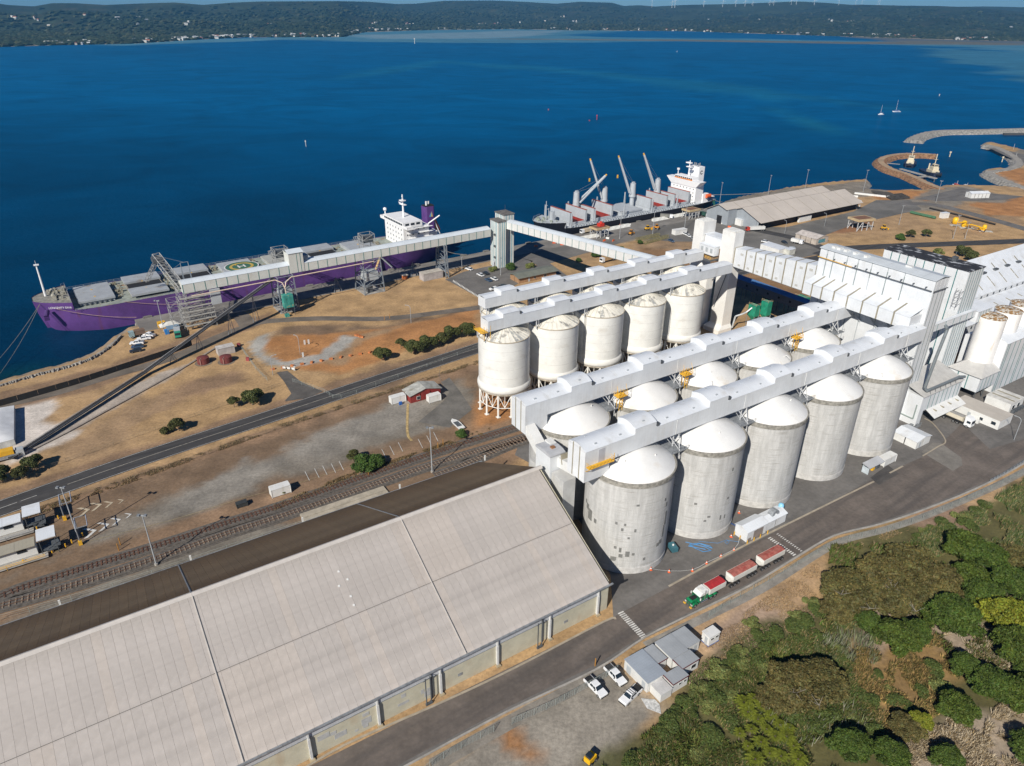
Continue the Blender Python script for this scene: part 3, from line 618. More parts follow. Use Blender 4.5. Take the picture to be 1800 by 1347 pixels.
sil_lab = {(0,0): 'grey concrete silo nearest the long shed, with most square repair patches', (1,0): 'grey concrete silo with a few square patches behind the small white pump house',
 (2,0): 'stained concrete silo in the middle of the front row', (3,0): 'concrete silo of the front row facing the open grey lean-to', (4,0): 'pale-patched concrete silo beside the tall white workhouse',
 (0,1): 'concrete silo of the rear row under the gallery end by the transfer box', (1,1): 'second concrete silo of the rear row, by the first yellow roof ladder', (2,1): 'middle concrete silo of the rear row, right of a yellow ladder',
 (3,1): 'fourth concrete silo of the rear row, only dome and rim in view', (4,1): 'rear row concrete silo against the workhouse wall'}
cs0 = concrete_silo(); silos = {}
for j in range(2):
 for i in range(5):
  o = cs0 if (i, j) == (0, 0) else dup(cs0)
  o.location = LP(.05+24*i, 1.77+24.3*j); o.rotation_euler.z = RA+.9*i+2.1*j if (i, j) != (0, 0) else RA
  o['label'] = sil_lab[(i, j)]; o['group'] = 'ten domed concrete grain silos in two rows'; silos[(i, j)] = o
def patch(o, px_, py_, w_, h_):
 "a square repair patch on the barrel where the photo shows one"
 c = o.location; best = None
 cam_dir = Vector((px_-900, 0)); v = _fwd+_right*((px_-900)/CF)+_down*((py_-673.5)/CF); o3 = Vector((0,0,CAM_H))
 a_ = v.x**2+v.y**2; b_ = 2*(v.x*(o3.x-c.x)+v.y*(o3.y-c.y)); c_ = (o3.x-c.x)**2+(o3.y-c.y)**2-10.49**2
 dsc = b_*b_-4*a_*c_
 if dsc < 0: return
 t_ = (-b_-math.sqrt(dsc))/(2*a_); p = o3+v*t_; an = math.atan2(p.y-c.y, p.x-c.x)-o.rotation_euler.z; hw = w_/2/10.49
 mb = MB(); n = 3; vs = []
 for z in (p.z-h_/2, p.z+h_/2):
  for r_ in (10.42, 10.52):
   for k in range(n+1): q = an-hw+2*hw*k/n; vs.append((r_*math.cos(q), r_*math.sin(q), z))
 m1 = n+1; fs = []
 for k in range(n):
  fs.append((m1+k, m1+k+1, 3*m1+k+1, 3*m1+k)); fs.append((3*m1+k, 3*m1+k+1, 2*m1+k+1, 2*m1+k)); fs.append((k, k+1, m1+k+1, m1+k))
 fs += [(0, m1, 3*m1, 2*m1), (n, 2*m1+n, 3*m1+n, m1+n)]
 mb.add(vs, fs).build('repair_patch', PATCH, o)
S1 = silos[(0,0)]; s1 = lambda X_, Y_: (1000+X_/4.81, 740+Y_/4.81)
for X_, Y_, w_, h_ in [(401,865,.55,.7),(476,881,.5,.7),(451,921,.6,.8),(562,930,.5,.9),(505,993,.55,.55),(391,1070,.65,.75),(433,1093,.6,1.4),(436,1142,.95,1.0),(494,1128,1.0,1.6),(543,1129,.65,.7),(635,1167,.65,.8),(585,717,.7,.5),(222,847,.8,1.2),(178,790,1.6,3.0),(160,720,1.2,1.6),(150,675,.6,1.0),(816,665,.5,.7),(824,705,.6,1.2),(815,820,.6,4),(795,930,.6,3.5),(750,1045,.9,1.0),(770,1020,1.0,1.2),(370,1165,1.2,1.2),(385,1163,.8,1.0)]:
 patch(S1, *s1(X_, Y_), w_, h_)
s2 = lambda X_, Y_: (1170+X_/4.81, 680+Y_/4.81)
for X_, Y_, w_, h_ in [(254,991,.7,.6),(366,1100,.8,.6),(332,1135,.7,.55),(528,941,.6,.7),(569,700,.5,.9),(463,1105,.45,1.4),(498,1095,.4,1.2)]:
 patch(silos[(1,0)], *s2(X_, Y_), w_, h_)
PALE = mat('pale_patch', (.62,.62,.61), .9, .06, 1)
# ================================================================== galleries over the concrete silos
def gallery_profile(w_, zb, ze, rise):
 return [(0, zb), (0, ze)]+[(w_*k/6, ze+rise*math.sin(math.pi*k/6)) for k in range(1, 6)]+[(w_, ze), (w_, zb)]
def arch_gallery(name, label, v0, u0, u1, w_=6.1, hoods=(), drop=None):
 t = thing(name, label, 'conveyor gallery', LP(0, v0), RA, 'conveyor galleries above the silos')
 zb, ze = 29.8, 34.0
 cuts = sorted([u0]+[h[0] for h in hoods]+[h[1] for h in hoods]+[u1])
 for a, b in zip(cuts[:-1], cuts[1:]):
  hood = any(abs(a-h[0]) < .01 for h in hoods)
  mid = [a+(b-a)*k/(2 if not hood else 1) for k in range(3 if not hood else 2)]
  for c, d in zip(mid[:-1], mid[1:]):
   zt = ze+(1.5 if hood else 0)
   MB().box(c+.02, d-.02, -.06, .06, zb, zt).build('side_panel', WHITE, t)
   MB().box(c+.02, d-.02, w_-.06, w_+.06, zb, zt).build('side_panel', WHITE, t)
   pr = [(-.12, zt), (-.12, zt+.12)]+[(w_*k/8, zt+.12+.85*math.sin(math.pi*k/8)) for k in range(1, 8)]+[(w_+.12, zt+.12), (w_+.12, zt)]
   MB().extr(pr, c+.03, d-.03).build('roof_panel', WROOF, t)
   x_ = (c+d)/2
   for yy in (1.1, 4.6): MB().box(x_-.3, x_+.3, yy-.12, yy+.12, zt+.3, zt+.85).build('roof_vent', GREY_W, t)
 for h in hoods:
  for xx in h[:2]:
   pr = [(0, ze), (0, ze+1.6)]+[(w_*k/8, ze+1.62+.85*math.sin(math.pi*k/8)) for k in range(1, 8)]+[(w_, ze+1.6), (w_, ze)]
   MB().extr(pr, xx-.05, xx+.05).build('hood_end', WHITEY, t)
  MB().box(h[1]+.2, h[1]+1.0, -.1, .5, ze+.1, ze+1.0).build('louvre', DARKSTEEL, t)
 MB().box(u0, u1, 0, w_, zb-.15, zb).build('floor', STEEL_G, t)
 if drop:   # deeper end cabin
  a, b, zd = drop
  MB().box(a-.08, a+.08, -.06, w_+.06, zd, ze+.1).build('end_wall', WHITEY, t)
  pr = [(0, ze)]+[(w_*k/8, ze+.12+.85*math.sin(math.pi*k/8)) for k in range(0, 9)]+[(w_, ze)]
  MB().extr(pr, a-.08, a+.08).build('end_wall', WHITEY, t)
  MB().box(a+.1, b, -.06, .06, zd, zb).build('side_panel', WHITE, t); MB().box(a+.1, b, w_-.06, w_+.06, zd, zb).build('side_panel', WHITE, t)
  MB().box(b-.06, b+.06, 0.07, w_-.07, zd, zb).build('cabin_end', WHITEY, t); MB().box(a, b, 0, w_, zd-.1, zd).build('floor', STEEL_G, t)
  for yy in (1.75, 4.15): MB().box(a-.13, a-.085, yy, yy+.32, zd+.02, ze+.7).build('translucent_strip', TAN, t)
 return t
hoods = [(-1.3+24*k, 5.2+24*k) for k in range(5)]
g1 = arch_gallery('conveyor_gallery', 'long white gallery over the front silos, with the yellow balcony at its end', 0, -15.5, 117, hoods=hoods, drop=(-15.5, -8.4, 26.0))
g2 = arch_gallery('conveyor_gallery', 'long white gallery over the rear row of concrete silos', 24.2, -15.2, 117, hoods=hoods, drop=(-15.2, -8.6, 26.0))
# supports under the galleries
for v0, g_ in ((0, g1), (24.2, g2)):
 for k in range(5):
  u_ = 12+23.9*k; f = MB()
  for y_ in (.5, 5.6):
   f.tube((u_, y_, 26.3), (u_, y_, 29.7), .18, 6)
   f.tube((u_, y_, 26.5), (u_-2.6, y_, 29.6), .12, 6).tube((u_, y_, 26.5), (u_+2.6, y_, 29.6), .12, 6)
  f.tube((u_, -1.9, 26.4), (u_+1.4, .2, 29.6), .12, 6).tube((u_, -1.9, 26.4), (u_-1.6, .2, 29.6), .12, 6).tube((u_, -2, 24), (u_, -1.9, 27.4), .14, 6)
  f.build('support_frame', mat('pale_grey_steel', (.5,.51,.52), .5, .1), g_)['kind'] = 'stuff'
  MB().box(u_-2.8, u_+2.8, -2.2, 6.5, 26.0, 26.25).build('link_platform', STEEL_G, g_)
  f = MB()
  for yy in (-2.2, 6.5): f.tube((u_-2.8, yy, 27.2), (u_+2.8, yy, 27.2), .05, 4)
  for xx in (-2.8, -1, 1, 2.8): f.tube((u_+xx, -2.2, 26.2), (u_+xx, -2.2, 27.2), .05, 4)
  f.build('railing', STEEL_G, g_)['kind'] = 'stuff'
  MB().tube((u_, -.12, 29.9), (u_, -.12, 33.9), .05, 4).build('downpipe', PLAIN_W, g_)
# yellow balcony
b = MB(); b.box(-15.2, -8.2, -1.3, -.07, 30.0, 30.15); b.build('balcony_deck', YEL, g1)
b = MB()
for z in (30.7, 31.2): b.tube((-15.2,-1.3,z), (-8.2,-1.3,z), .05, 4).tube((-15.2,-1.3,z), (-15.2,-.1,z), .05, 4).tube((-8.2,-1.3,z), (-8.2,-.1,z), .05, 4)
for k in range(8): b.tube((-15.2+k, -1.3, 30.1), (-15.2+k, -1.3, 31.2), .05, 4)
b.tube((-15.2,-1.3,30), (-15.2,-.1,29), .08, 4).tube((-8.2,-1.3,30), (-8.2,-.1,29), .08, 4).tube((-8.2,-1.3,30.1), (-8.2,-1.3,32.2), .07, 4)
b.build('balcony_railing', YEL, g1)
MB().box(-11.8, -10, -.11, -.065, 30.15, 33.6).build('door', mat('grey_door', (.45,.46,.5), .5, .05), g1)
# yellow ladder towers
lad0 = None
for k, lab in enumerate(('yellow ladder tower between the first two rear silos', 'yellow ladder tower between the second and third rear silos', 'yellow ladder tower nearest the workhouse')):
 if lad0 is None:
  lad0 = thing('ladder_tower', lab, 'ladder', (0,0,0), RA, 'yellow ladder towers beside the rear silo gallery')
  f = MB()
  for a, b_ in ((-.5,-.5),(.5,-.5),(.5,.5),(-.5,.5)): f.tube((a,b_,25.5), (a*1.2,b_*1.2,31.2), .09, 4)
  for z in (26.5,27.5,28.5,29.5): f.box(-.55,.55,-.55,-.45,z,z+.12); f.tube((-.5,-.5,z),(.5,-.5,z+1),.06,4)
  f.build('frame', YEL, lad0)
  MB().box(-1.5,1.5,-1.2,1.0,29.8,29.95).build('platform', YEL, lad0)
  f = MB()
  for z in (30.4,30.9):
   f.tube((-1.5,-1.2,z),(1.5,-1.2,z),.05,4).tube((-1.5,-1.2,z),(-1.5,1,z),.05,4).tube((1.5,-1.2,z),(1.5,1,z),.05,4)
  for a in (-1.5,-.5,.5,1.5): f.tube((a,-1.2,29.9),(a,-1.2,30.9),.05,4)
  f.tube((-1.5,-1,30.9),(-1.5,-.2,33),.06,4).tube((1.5,-1,30.9),(1.5,-.2,33),.06,4)
  f.build('railing', YEL, lad0); o = lad0
 else: o = dup(lad0, label=lab)
 o.location = LP(13.6+23.9*k*1.0 if k < 2 else 13.6+23.9*3, 22.2)
# ================================================================== white steel silos
SST = mat('cream_steel', (.77,.765,.73), .5, .04, .25, n2=((.58,.55,.49), .45, (.5,.5,.7), .6, .85)); SRING = mat('white_ring', (.76,.75,.71), .5, .03)
SCONE = mat('cone_roof_sheet', (.75,.72,.64), .6, .06, .5, n2=((.28,.27,.25), .35, (1,1,1), .56, .66)); SCONE2 = mat('cone_roof_sheet_worn', (.4,.4,.38), .6, .15, .6, n2=((.68,.65,.58), .8, (1,1,1), .5, .6))
SEAM = mat('plate_seam', (.55,.53,.48), .6, .15, 1)
def steel_silo():
 t = thing('steel_silo', 'x', 'silo'); R_ = 8.46
 for k in range(5):
  z0 = 11+k*3.2; MB().lathe([(R_, z0+.03), (R_, z0+3.17)], 60).build('shell_course', SST, t, smooth=True)
  MB().lathe([(R_-.06, z0-.03), (R_-.015, z0-.03), (R_-.015, z0+.03), (R_-.06, z0+.03)], 60).build('seam', SEAM, t)
 MB().lathe([(R_-.05, 26.9), (R_+.12, 26.9), (R_+.12, 27.1), (R_-.1, 27.15)], 60).build('eave_ring', mat('eave_tan', (.5,.43,.32), .6, .15, 1), t)
 n = 30
 for k in range(n):
  a0 = 2*math.pi*k/n+.006; a1 = 2*math.pi*(k+1)/n-.006; am = (a0+a1)/2
  vs = []
  for a, r_, z in ((a0, R_, 27.1), (a1, R_, 27.1), (a1, .9, 30.4), (a0, .9, 30.4)): vs.append((r_*math.cos(a), r_*math.sin(a), z))
  vs += [(x_, y_, z_-.12) for x_, y_, z_ in vs]
  MB().add(vs, [(0,1,2,3), (4,7,6,5), (0,4,5,1), (1,5,6,2), (2,6,7,3), (3,7,4,0)]).build('roof_sector', SCONE2 if k in (3, 17, 22, 23, 27) else SCONE, t)
 f = MB()
 for k in range(n):
  a = 2*math.pi*k/n; f.tube((R_*math.cos(a), R_*math.sin(a), 27.15), (.9*math.cos(a), .9*math.sin(a), 30.45), .07, 3, cap=False)
 f.build('roof_rib', mat('rib_paint', (.62,.58,.48), .6, .1), t)
 MB().lathe([(1.2, 30.3), (1.2, 30.9), (.01, 31)], 16).build('roof_cap', SRING, t, smooth=True, ang=40)
 MB().lathe([(R_, 11.05), (R_+.28, 10.7), (R_+.48, 10.1), (R_+.5, 9.4), (R_+.3, 8.8), (R_, 8.55)], 60).build('bulge_ring', SRING, t, smooth=True)
 MB().lathe([(R_-.3, 8.5), (R_+.35, 8.5), (R_+.35, 8.25), (R_-.3, 8.25)], 60).build('walkway_ring', mat('rust_ring', (.45,.4,.33), .7, .2, 1), t)
 MB().lathe([(R_-.3, 8.4), (1.2, 3.2), (.9, 2.4)], 40).build('hopper', mat('hopper_steel', (.32,.31,.28), .6, .1), t, smooth=True)
 f = MB(); n = 12
 for k in range(n):
  a = 2*math.pi*(k+.5)/n; x_, y_ = (R_-.1)*math.cos(a), (R_-.1)*math.sin(a)
  MB().tube((x_, y_, 0), (x_, y_, 8.4), .34, 10).box(x_-.6, x_+.6, y_-.6, y_+.6, 0, .25).build('leg', SRING, t)
  b_ = 2*math.pi*(k+1.5)/n; x2, y2 = (R_-.1)*math.cos(b_), (R_-.1)*math.sin(b_); xm, ym = (x_+x2)/2, (y_+y2)/2
  f.tube((x_, y_, 8.2), (xm, ym, 3.6), .13, 6).tube((x2, y2, 8.2), (xm, ym, 3.6), .13, 6).tube((x_, y_, 3.4), (x2, y2, 3.4), .13, 6).tube((xm, ym, 8.2), (xm, ym, 3.5), .1, 5)
 f.build('bracing', SRING, t)
 f = MB(); f.tube((R_+.3, 0, 9), (R_+.3, 0, 27), .08, 4).tube((R_+.3, .5, 9), (R_+.3, .5, 27), .08, 4); f.build('ladder', SEAM, t)
 return t
ss0 = steel_silo()
slab = ['cream steel silo on legs at the left end of the front row', 'second cream steel silo from the left in the front row', 'middle cream steel silo of the front row', 'fourth cream steel silo, with dark patches on its cone roof', 'cream steel silo next to the leg tower, with a black roof sector',
 'rear steel silo at the left end, mostly behind the gallery ends', 'second rear steel silo seen between the two galleries', 'middle rear steel silo seen between the two galleries', 'fourth rear steel silo seen between the two galleries', 'last rear steel silo below the lift tower']
for j in range(2):
 for i in range(5):
  o = ss0 if (i, j) == (0, 0) else dup(ss0)
  o.location = LP(12.82+19.9*i, 78.8) if j == 0 else LP(24.2+20.1*i, 96.6)
  o.rotation_euler.z = RA+i*1.7+j; o['label'] = slab[j*5+i]; o['group'] = 'ten cream steel silos on legs in two rows'
def box_gallery(label, v0, u0, u1, w_, zb, ze, hoods, name='conveyor_gallery', group='conveyor galleries above the silos'):
 t = thing(name, label, 'conveyor gallery', LP(0, v0), RA, group)
 cuts = sorted([u0]+[c for h in hoods for c in h]+[u1])
 for a, b in zip(cuts[:-1], cuts[1:]):
  hood = any(abs(a-h[0]) < .01 for h in hoods); n = 1 if hood else max(1, round((b-a)/4.6)); zt = ze+(1.35 if hood else 0)
  MB().box(a+.02, b-.02, -.05, .05, zb, zt).build('side_panel', WHITE, t); MB().box(a+.02, b-.02, w_-.05, w_+.05, zb, zt).build('side_panel', WHITE, t)
  for k in range(n):
   c = a+(b-a)*k/n; d = a+(b-a)*(k+1)/n
   MB().extr([(-.15, zt), (w_/2, zt+.35), (w_+.15, zt), (w_+.15, zt+.1), (w_/2, zt+.45), (-.15, zt+.1)][::-1], c+.06, d-.06).build('roof_panel', WROOF, t)
  if hood:
   for xx in (a, b): MB().extr([(0, ze), (w_, ze), (w_, zt+.05), (w_/2, zt+.4), (0, zt+.05)], xx-.04, xx+.04).build('hood_end', WHITEY, t)
   MB().box(b+.1, b+.8, -.08, .5, ze+.1, ze+.95).build('louvre', DARKSTEEL, t)
 MB().box(u0, u1, 0, w_, zb-.12, zb).build('floor', STEEL_G, t)
 for xx in (u0, u1): MB().box(xx-.05, xx+.05, .06, w_-.06, zb, ze+.05).build('end_wall', WHITEY, t)
 return t
g3 = box_gallery('slim white gallery over the front steel silos, running to the leg tower', 76.1, 5.2, 115.5, 4.6, 30.0, 33.5, [(10.7+20.1*k, 17+20.1*k) for k in range(5)])
g4 = box_gallery('slim white gallery over the rear steel silos, running to the lift tower', 93.6, 14.5, 118, 4.6, 30.0, 33.5, [(20.9+20.05*k, 27.2+20.05*k) for k in range(5)])
for g_, u0 in ((g3, 12.8), (g4, 24.2)):
 for k in range(5):
  f = MB(); u_ = u0-9+20*k
  f.tube((u_, .2, 26.9), (u_, .2, 30), .2, 6).tube((u_, 4.4, 26.9), (u_, 4.4, 30), .2, 6).tube((u_+.7, -.1, 27.5), (u_+.7, -.1, 30), .1, 5)
  f.build('support_post', mat('pale_grey_steel', (.5,.51,.52), .5, .1), g_)['kind'] = 'stuff'
f = MB()
for a in (5.2, 7.5): f.tube((a-1.5, 0, 27.2), (a-1.5, 0, 32), .1, 5)
f.box(2.6, 5, -.3, 4.8, 29.9, 30.0)
for z in (30.5, 31): f.tube((2.6,-.3,z), (2.6,4.8,z), .05, 4).tube((2.6,-.3,z), (5,-.3,z), .05, 4)
f.build('end_platform', YEL, g3)
# ================================================================== long storage shed
def clad(parent, p0, p1, z0, z1, cuts, mp_, ms_=None, sw=.3, th=.08, name='wall_panel', sz=None):
 """wall from p0 to p1 (local xy) as separate panels between upright strips at the given fractions; outer side is to the right of p0->p1"""
 p0, p1 = Vector(p0), Vector(p1); d = (p1-p0); ln = d.length; d.normalize(); a = math.atan2(d.y, d.x); n = Vector((d.y, -d.x))
 fr = [0]+list(cuts)+[1]
 for i in range(len(fr)-1):
  s, e = fr[i]*ln+(sw/2 if i else 0), fr[i+1]*ln-(sw/2 if i < len(fr)-2 else 0)
  if e-s < .05: continue
  c = p0+d*(s+e)/2-n*th/2; MB().obox((c.x, c.y, (z0+z1)/2), (e-s-.02, th, z1-z0), a).build(name, mp_, parent)
 if ms_:
  for f_ in cuts:
   c = p0+d*f_*ln-n*(th/2-.03); zz0, zz1 = (z0, z1) if sz is None else sz(f_)
   MB().obox((c.x, c.y, (zz0+zz1)/2), (sw, th, zz1-zz0), a).build('strip', ms_, parent)
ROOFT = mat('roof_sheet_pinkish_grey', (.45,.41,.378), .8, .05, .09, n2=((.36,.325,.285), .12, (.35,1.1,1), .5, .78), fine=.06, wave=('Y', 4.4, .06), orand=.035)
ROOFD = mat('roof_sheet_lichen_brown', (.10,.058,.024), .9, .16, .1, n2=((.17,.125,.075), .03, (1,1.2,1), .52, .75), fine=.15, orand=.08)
CREAMW = mat('cream_precast_wall', (.50,.47,.36), .85, .06, .4, n2=((.42,.33,.22), .3, (1,1,.4), .58, .8)); GREYP = mat('patched_concrete', (.42,.42,.41), .9, .08, 1)
RIBG = mat('ribbed_grey_sheet', (.47,.48,.5), .55, .05, .4, wave=('X', .5, .14))
shed = thing('storage_shed', 'long grain shed with huge pinkish grey sheet roof and cream walls in the foreground', 'shed', LP(0, 0), RA)
X0, X1 = -180.0, -17.0; YN, YF, YR, ZE, ZR = -13.9, 42.6, 14.5, 8.3, 22.7
sl = math.hypot(YR-YN, ZR-ZE)
def slope_sheet(a, b, t0, t1, ys, zs, ye, ze, m_, lift=0):
 up = .1; y0, z0 = ys+(ye-ys)*t0, zs+(ze-zs)*t0+lift; y1, z1 = ys+(ye-ys)*t1, zs+(ze-zs)*t1+lift
 vs = [(a,y0,z0),(b,y0,z0),(b,y1,z1),(a,y1,z1)]; vs += [(x_,y_,z_+up) for x_,y_,z_ in vs]
 return MB().add(vs, [(0,3,2,1),(4,5,6,7),(0,1,5,4),(1,2,6,5),(2,3,7,6),(3,0,4,7)])
wsh = 1.62; n_ = int((X1-X0)/wsh); ml = {}
def shared_sheet(tag_, t0, t1, far, m_, kind_n, a):
 if tag_ not in ml:
  mb = slope_sheet(.012, wsh-.012, t0, t1, YR, ZR, (YF if far else YN), ZE, m_); o = mb.build('roof_sheet', m_, shed); ml[tag_] = o.data; o.location.x = a; return o
 return link('roof_sheet', ml[tag_], shed, (a, 0, 0))
ROOFT2 = mat('roof_sheet_paler', (.47,.42,.378), .8, .05, .09, n2=((.37,.33,.29), .12, (.35,1.1,1), .5, .78), fine=.06, wave=('Y', 4.4, .06), orand=.035)
for k in range(n_):
 a = X0+k*wsh
 if a > -134:      # individually built where the photo shows them
  for tg, t0, t1 in (('u', 0, .5), ('l', .503, 1)):
   o = shared_sheet(tg, t0, t1, False, ROOFT, 0, a); r_ = random.random()
   if (tg == 'u' and -58 < a < -44) or (tg == 'l' and -98 < a < -84) or r_ < .1: o.material_slots[0].link = 'OBJECT'; o.material_slots[0].material = ROOFT2
   if tg == 'l': o.location.z = -.03
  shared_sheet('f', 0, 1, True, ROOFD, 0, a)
mb = MB();
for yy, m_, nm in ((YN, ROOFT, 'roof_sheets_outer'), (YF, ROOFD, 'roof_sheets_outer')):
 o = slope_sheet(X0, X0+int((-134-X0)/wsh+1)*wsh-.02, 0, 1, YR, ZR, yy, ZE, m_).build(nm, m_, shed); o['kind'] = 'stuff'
RC = mat('ridge_cap', (.54,.50,.46), .6, .05)
MB().extr([(YR-.7, ZR-.18), (YR, ZR+.2), (YR+.7, ZR-.18), (YR, ZR+.05)][::-1], X0, X1+.05).build('ridge_cap', RC, shed)
for x_ in (-96.6, -54.0):
 for ys_, nm in ((YN, 'expansion_joint'), (YF, 'expansion_joint')):
  slope_sheet(x_-.09, x_+.09, 0.003, 1, YR, ZR, ys_, ZE, RC, .12).build(nm, RC if ys_ == YN else STEEL_G, shed)
  slope_sheet(x_+.1, x_+.25, 0.003, 1, YR, ZR, ys_, ZE, RC, .06).build('joint_gutter', DARKSTEEL, shed)
for xx, ty in ((-70.5, .2), (-69.5,.27), (-70.2,.38), (-71.5,.29), (-70.3,.44)):
 slope_sheet(xx, xx+.4, ty, ty+.012, YR, ZR, YN, ZE, RC, .11).build('skylight_patch', PLAIN_W, shed)
for yy in (YN, YF): MB().box(X0, X1, yy-.35 if yy < 0 else yy-.05, yy+.05 if yy < 0 else yy+.35, ZE-.3, ZE-.02).build('gutter', STEEL_G, shed)
yw_ = -13.0
k = 0
for xb in np.arange(-20.3, X0, -13.07):
 a, b = xb-13.07, xb
 MB().box(a+.05, b-.05, yw_, yw_+.25, 0, 5.6).build('wall_panel', CREAMW, shed)
 MB().box(a+.05, b-.05, yw_-.12, yw_+.1, 5.65, ZE-.3).build('upper_sheet', RIBG, shed)
 MB().box(a, b, yw_-.2, yw_-.02, 5.56, 5.68).build('flashing', STEEL_G, shed)
 MB().box(b-.22, b+.22, yw_-.55, yw_-.01, 0, 5.6).box(b-.14, b+.14, yw_-.5, yw_-.1, 5.6, ZE-.3).build('buttress', mat('pale_column', (.58,.58,.57), .7, .06, 1), shed)
 MB().box(b-.5, b+.5, yw_-1.0, yw_-.02, 0, .25).build('footing', mat('footing_tan', (.38,.31,.2), .9, .1, 1), shed)
 if -92 < a < -60 :
  for _ in range(6 if k % 2 else 7):
   xx = a+1.5+random.random()*9; zz = .8+random.random()*3.2; w1 = .6+random.random()*1.8; h1 = .5+random.random()*1.3
   MB().box(xx, min(xx+w1, b-.4), yw_-.03-.004*_, yw_, zz, zz+h1).build('grey_patch', GREYP, shed)
 if k in (0, 2, 5, 6): MB().box(a+4, a+5, yw_-.06, yw_, 2.0, 2.7).build('vent', STEEL_G, shed)
 k += 1
for xx in (-34.9, -61, -99, -125):
 f = MB()
 for dx_ in (-1.1, -2.1): f.tube((xx+dx_, yw_-1.2, 0), (xx+dx_, yw_-1.2, 7.2), .12, 6)
 f.tube((xx-1.1, yw_-1.2, 7), (xx-1.1, yw_-.1, 7.6), .08, 5).tube((xx-2.1, yw_-1.2, 7), (xx-1.1, yw_-1.2, 7.0), .07, 5).box(xx-2.3, xx-.9, yw_-1.4, yw_-1.0, 0, .5)
 f.tube((xx-1.1, yw_-1.2, 7), (xx-2.8, yw_-1.6, 7.2), .05, 4)
 f.build('bin_ladder_post', DARKSTEEL, shed)
 MB().box(xx-.5, xx-.2, yw_-.3, yw_-.14, 0, ZE-.3).build('dark_downpipe', DARKSTEEL, shed)
for yy in (YF-1,): MB().box(X0, X1-.4, yy-.25, yy, 0, ZE-.3).build('rear_wall', CREAMW, shed)
g_ = MB(); g_.add([(X1-.5,yw_,0),(X1-.5,YF-1,0),(X1-.5,YF-1,ZE-.1),(X1-.5,YR,ZR-.3),(X1-.5,yw_,ZE-.1),(X1-.3,yw_,0),(X1-.3,YF-1,0),(X1-.3,YF-1,ZE-.1),(X1-.3,YR,ZR-.3),(X1-.3,yw_,ZE-.1)], [(0,4,3,2,1),(5,6,7,8,9),(0,1,6,5),(1,2,7,6),(2,3,8,7),(3,4,9,8),(4,0,5,9)])
g_.build('gable_wall', CREAMW, shed)
MB().box(X1-3.4, X1-.3, yw_-.05, yw_+.2, 0, ZE-.3).build('wall_panel', CREAMW, shed)
for i in range(7): MB().box(X0+i*26+8, X0+i*26+8.4, YF+.4, YF+.7, ZE-.5, ZE+1.1).build('vent_post', PLAIN_W, shed)
# ------------------------------------------------------------------ transfer box between shed ridge and galleries
t = thing('transfer_house', 'small white cabin on shed ridge joining the two gallery ends', 'cabin', LP(-15.4, 13.0), RA)
MB().box(0, 4.2, 0, 6, 15.0, 25.4).build('cabin_wall', WHITEY, t)
MB().extr([(-.15,25.4),(-.15,25.75),(1,26.2),(3,26.35),(6.15,25.9),(6.15,25.4)][::-1], -.15, 4.35).build('roof', mat('grey_roof_sheet', (.45,.46,.48), .5, .05, .3, wave=('Y', .7, .08)), t)
MB().box(2.6, 4.3, 3.6, 6.1, 26.0, 26.42).build('roof_patch', PLAIN_W, t)
MB().box(1.7, 2.7, 1.8, 2.7, 26.2, 26.65).build('roof_hatch', mat('rust_frame', (.35,.17,.08), .8, .2, 2), t)
# enclosed chutes
def boxtube(p, q, w_, h_, mb=None, side=None):
 mb = mb or MB(); p, q = Vector(p), Vector(q); d = (q-p).normalized(); s = Vector((d.y, -d.x, 0)); s = s.normalized() if s.length > .01 else Vector((1,0,0)); u_ = s.cross(d).normalized()
 vs = [c+s*a*w_/2+u_*b*h_/2 for c in (p, q) for a, b in ((-1,-1),(1,-1),(1,1),(-1,1))]
 return mb.add(vs, [(0,3,2,1),(4,5,6,7),(0,1,5,4),(1,2,6,5),(2,3,7,6),(3,0,4,7)])
boxtube((1.6,11.8,27.6), (1.9,5.6,23.0), 2.6, 2.4).build('chute', PLAIN_W, t)
boxtube((1.6,11.9,28.87), (1.9,5.7,24.27), .5, .1).build('chute_stripe', TAN, t)
boxtube((3.8,1.9,23), (3.4,-7.0,24.8), 3.0, 2.6).build('duct', PLAIN_W, t)
boxtube((3.65,-1.4,24.98), (3.64,-1.8,25.07), 3.06, 2.66).build('duct_band', TAN, t)
MB().box(.2, 3.8, 6.2, 9, 0, 20).box(.4,4,-5,-.2,0,21.2).build('support_shaft', mat('pale_concrete_shaft', (.5,.5,.49), .8, .06), t)
# ================================================================== workhouse
wh = thing('workhouse', 'tall white cladded workhouse block with grey roof beside the silo rows', 'building', LP(117.6, 1.4), RA)
WW, WD, WZ = 7.4, 40.2, 48.6    # along u, along v, height
MB().box(.1, WW-.1, .1, WD-.1, 0, WZ-.2).build('core', GREY_W, wh)
clad(wh, (0, WD), (0, 0), 0, WZ, [.07,.135,.26,.36,.48,.62,.76], WHITEY, mat('grey_teal_strip', (.25,.29,.29), .5, .1), .32, sz=lambda f_: (38.4, WZ-1.5) if f_ != .48 else (43.5, WZ-2))
clad(wh, (0, 0), (WW, 0), 0, WZ, [.12,.42,.72,.92], WHITE, mat('grey_teal_strip', (.25,.29,.29), .5, .1), .28, sz=lambda f_: (8, WZ-3.5))
clad(wh, (WW, 0), (WW, WD), 0, WZ, [.3,.6], WHITEY); clad(wh, (WW, WD), (0, WD), 0, WZ, [.5], WHITE)
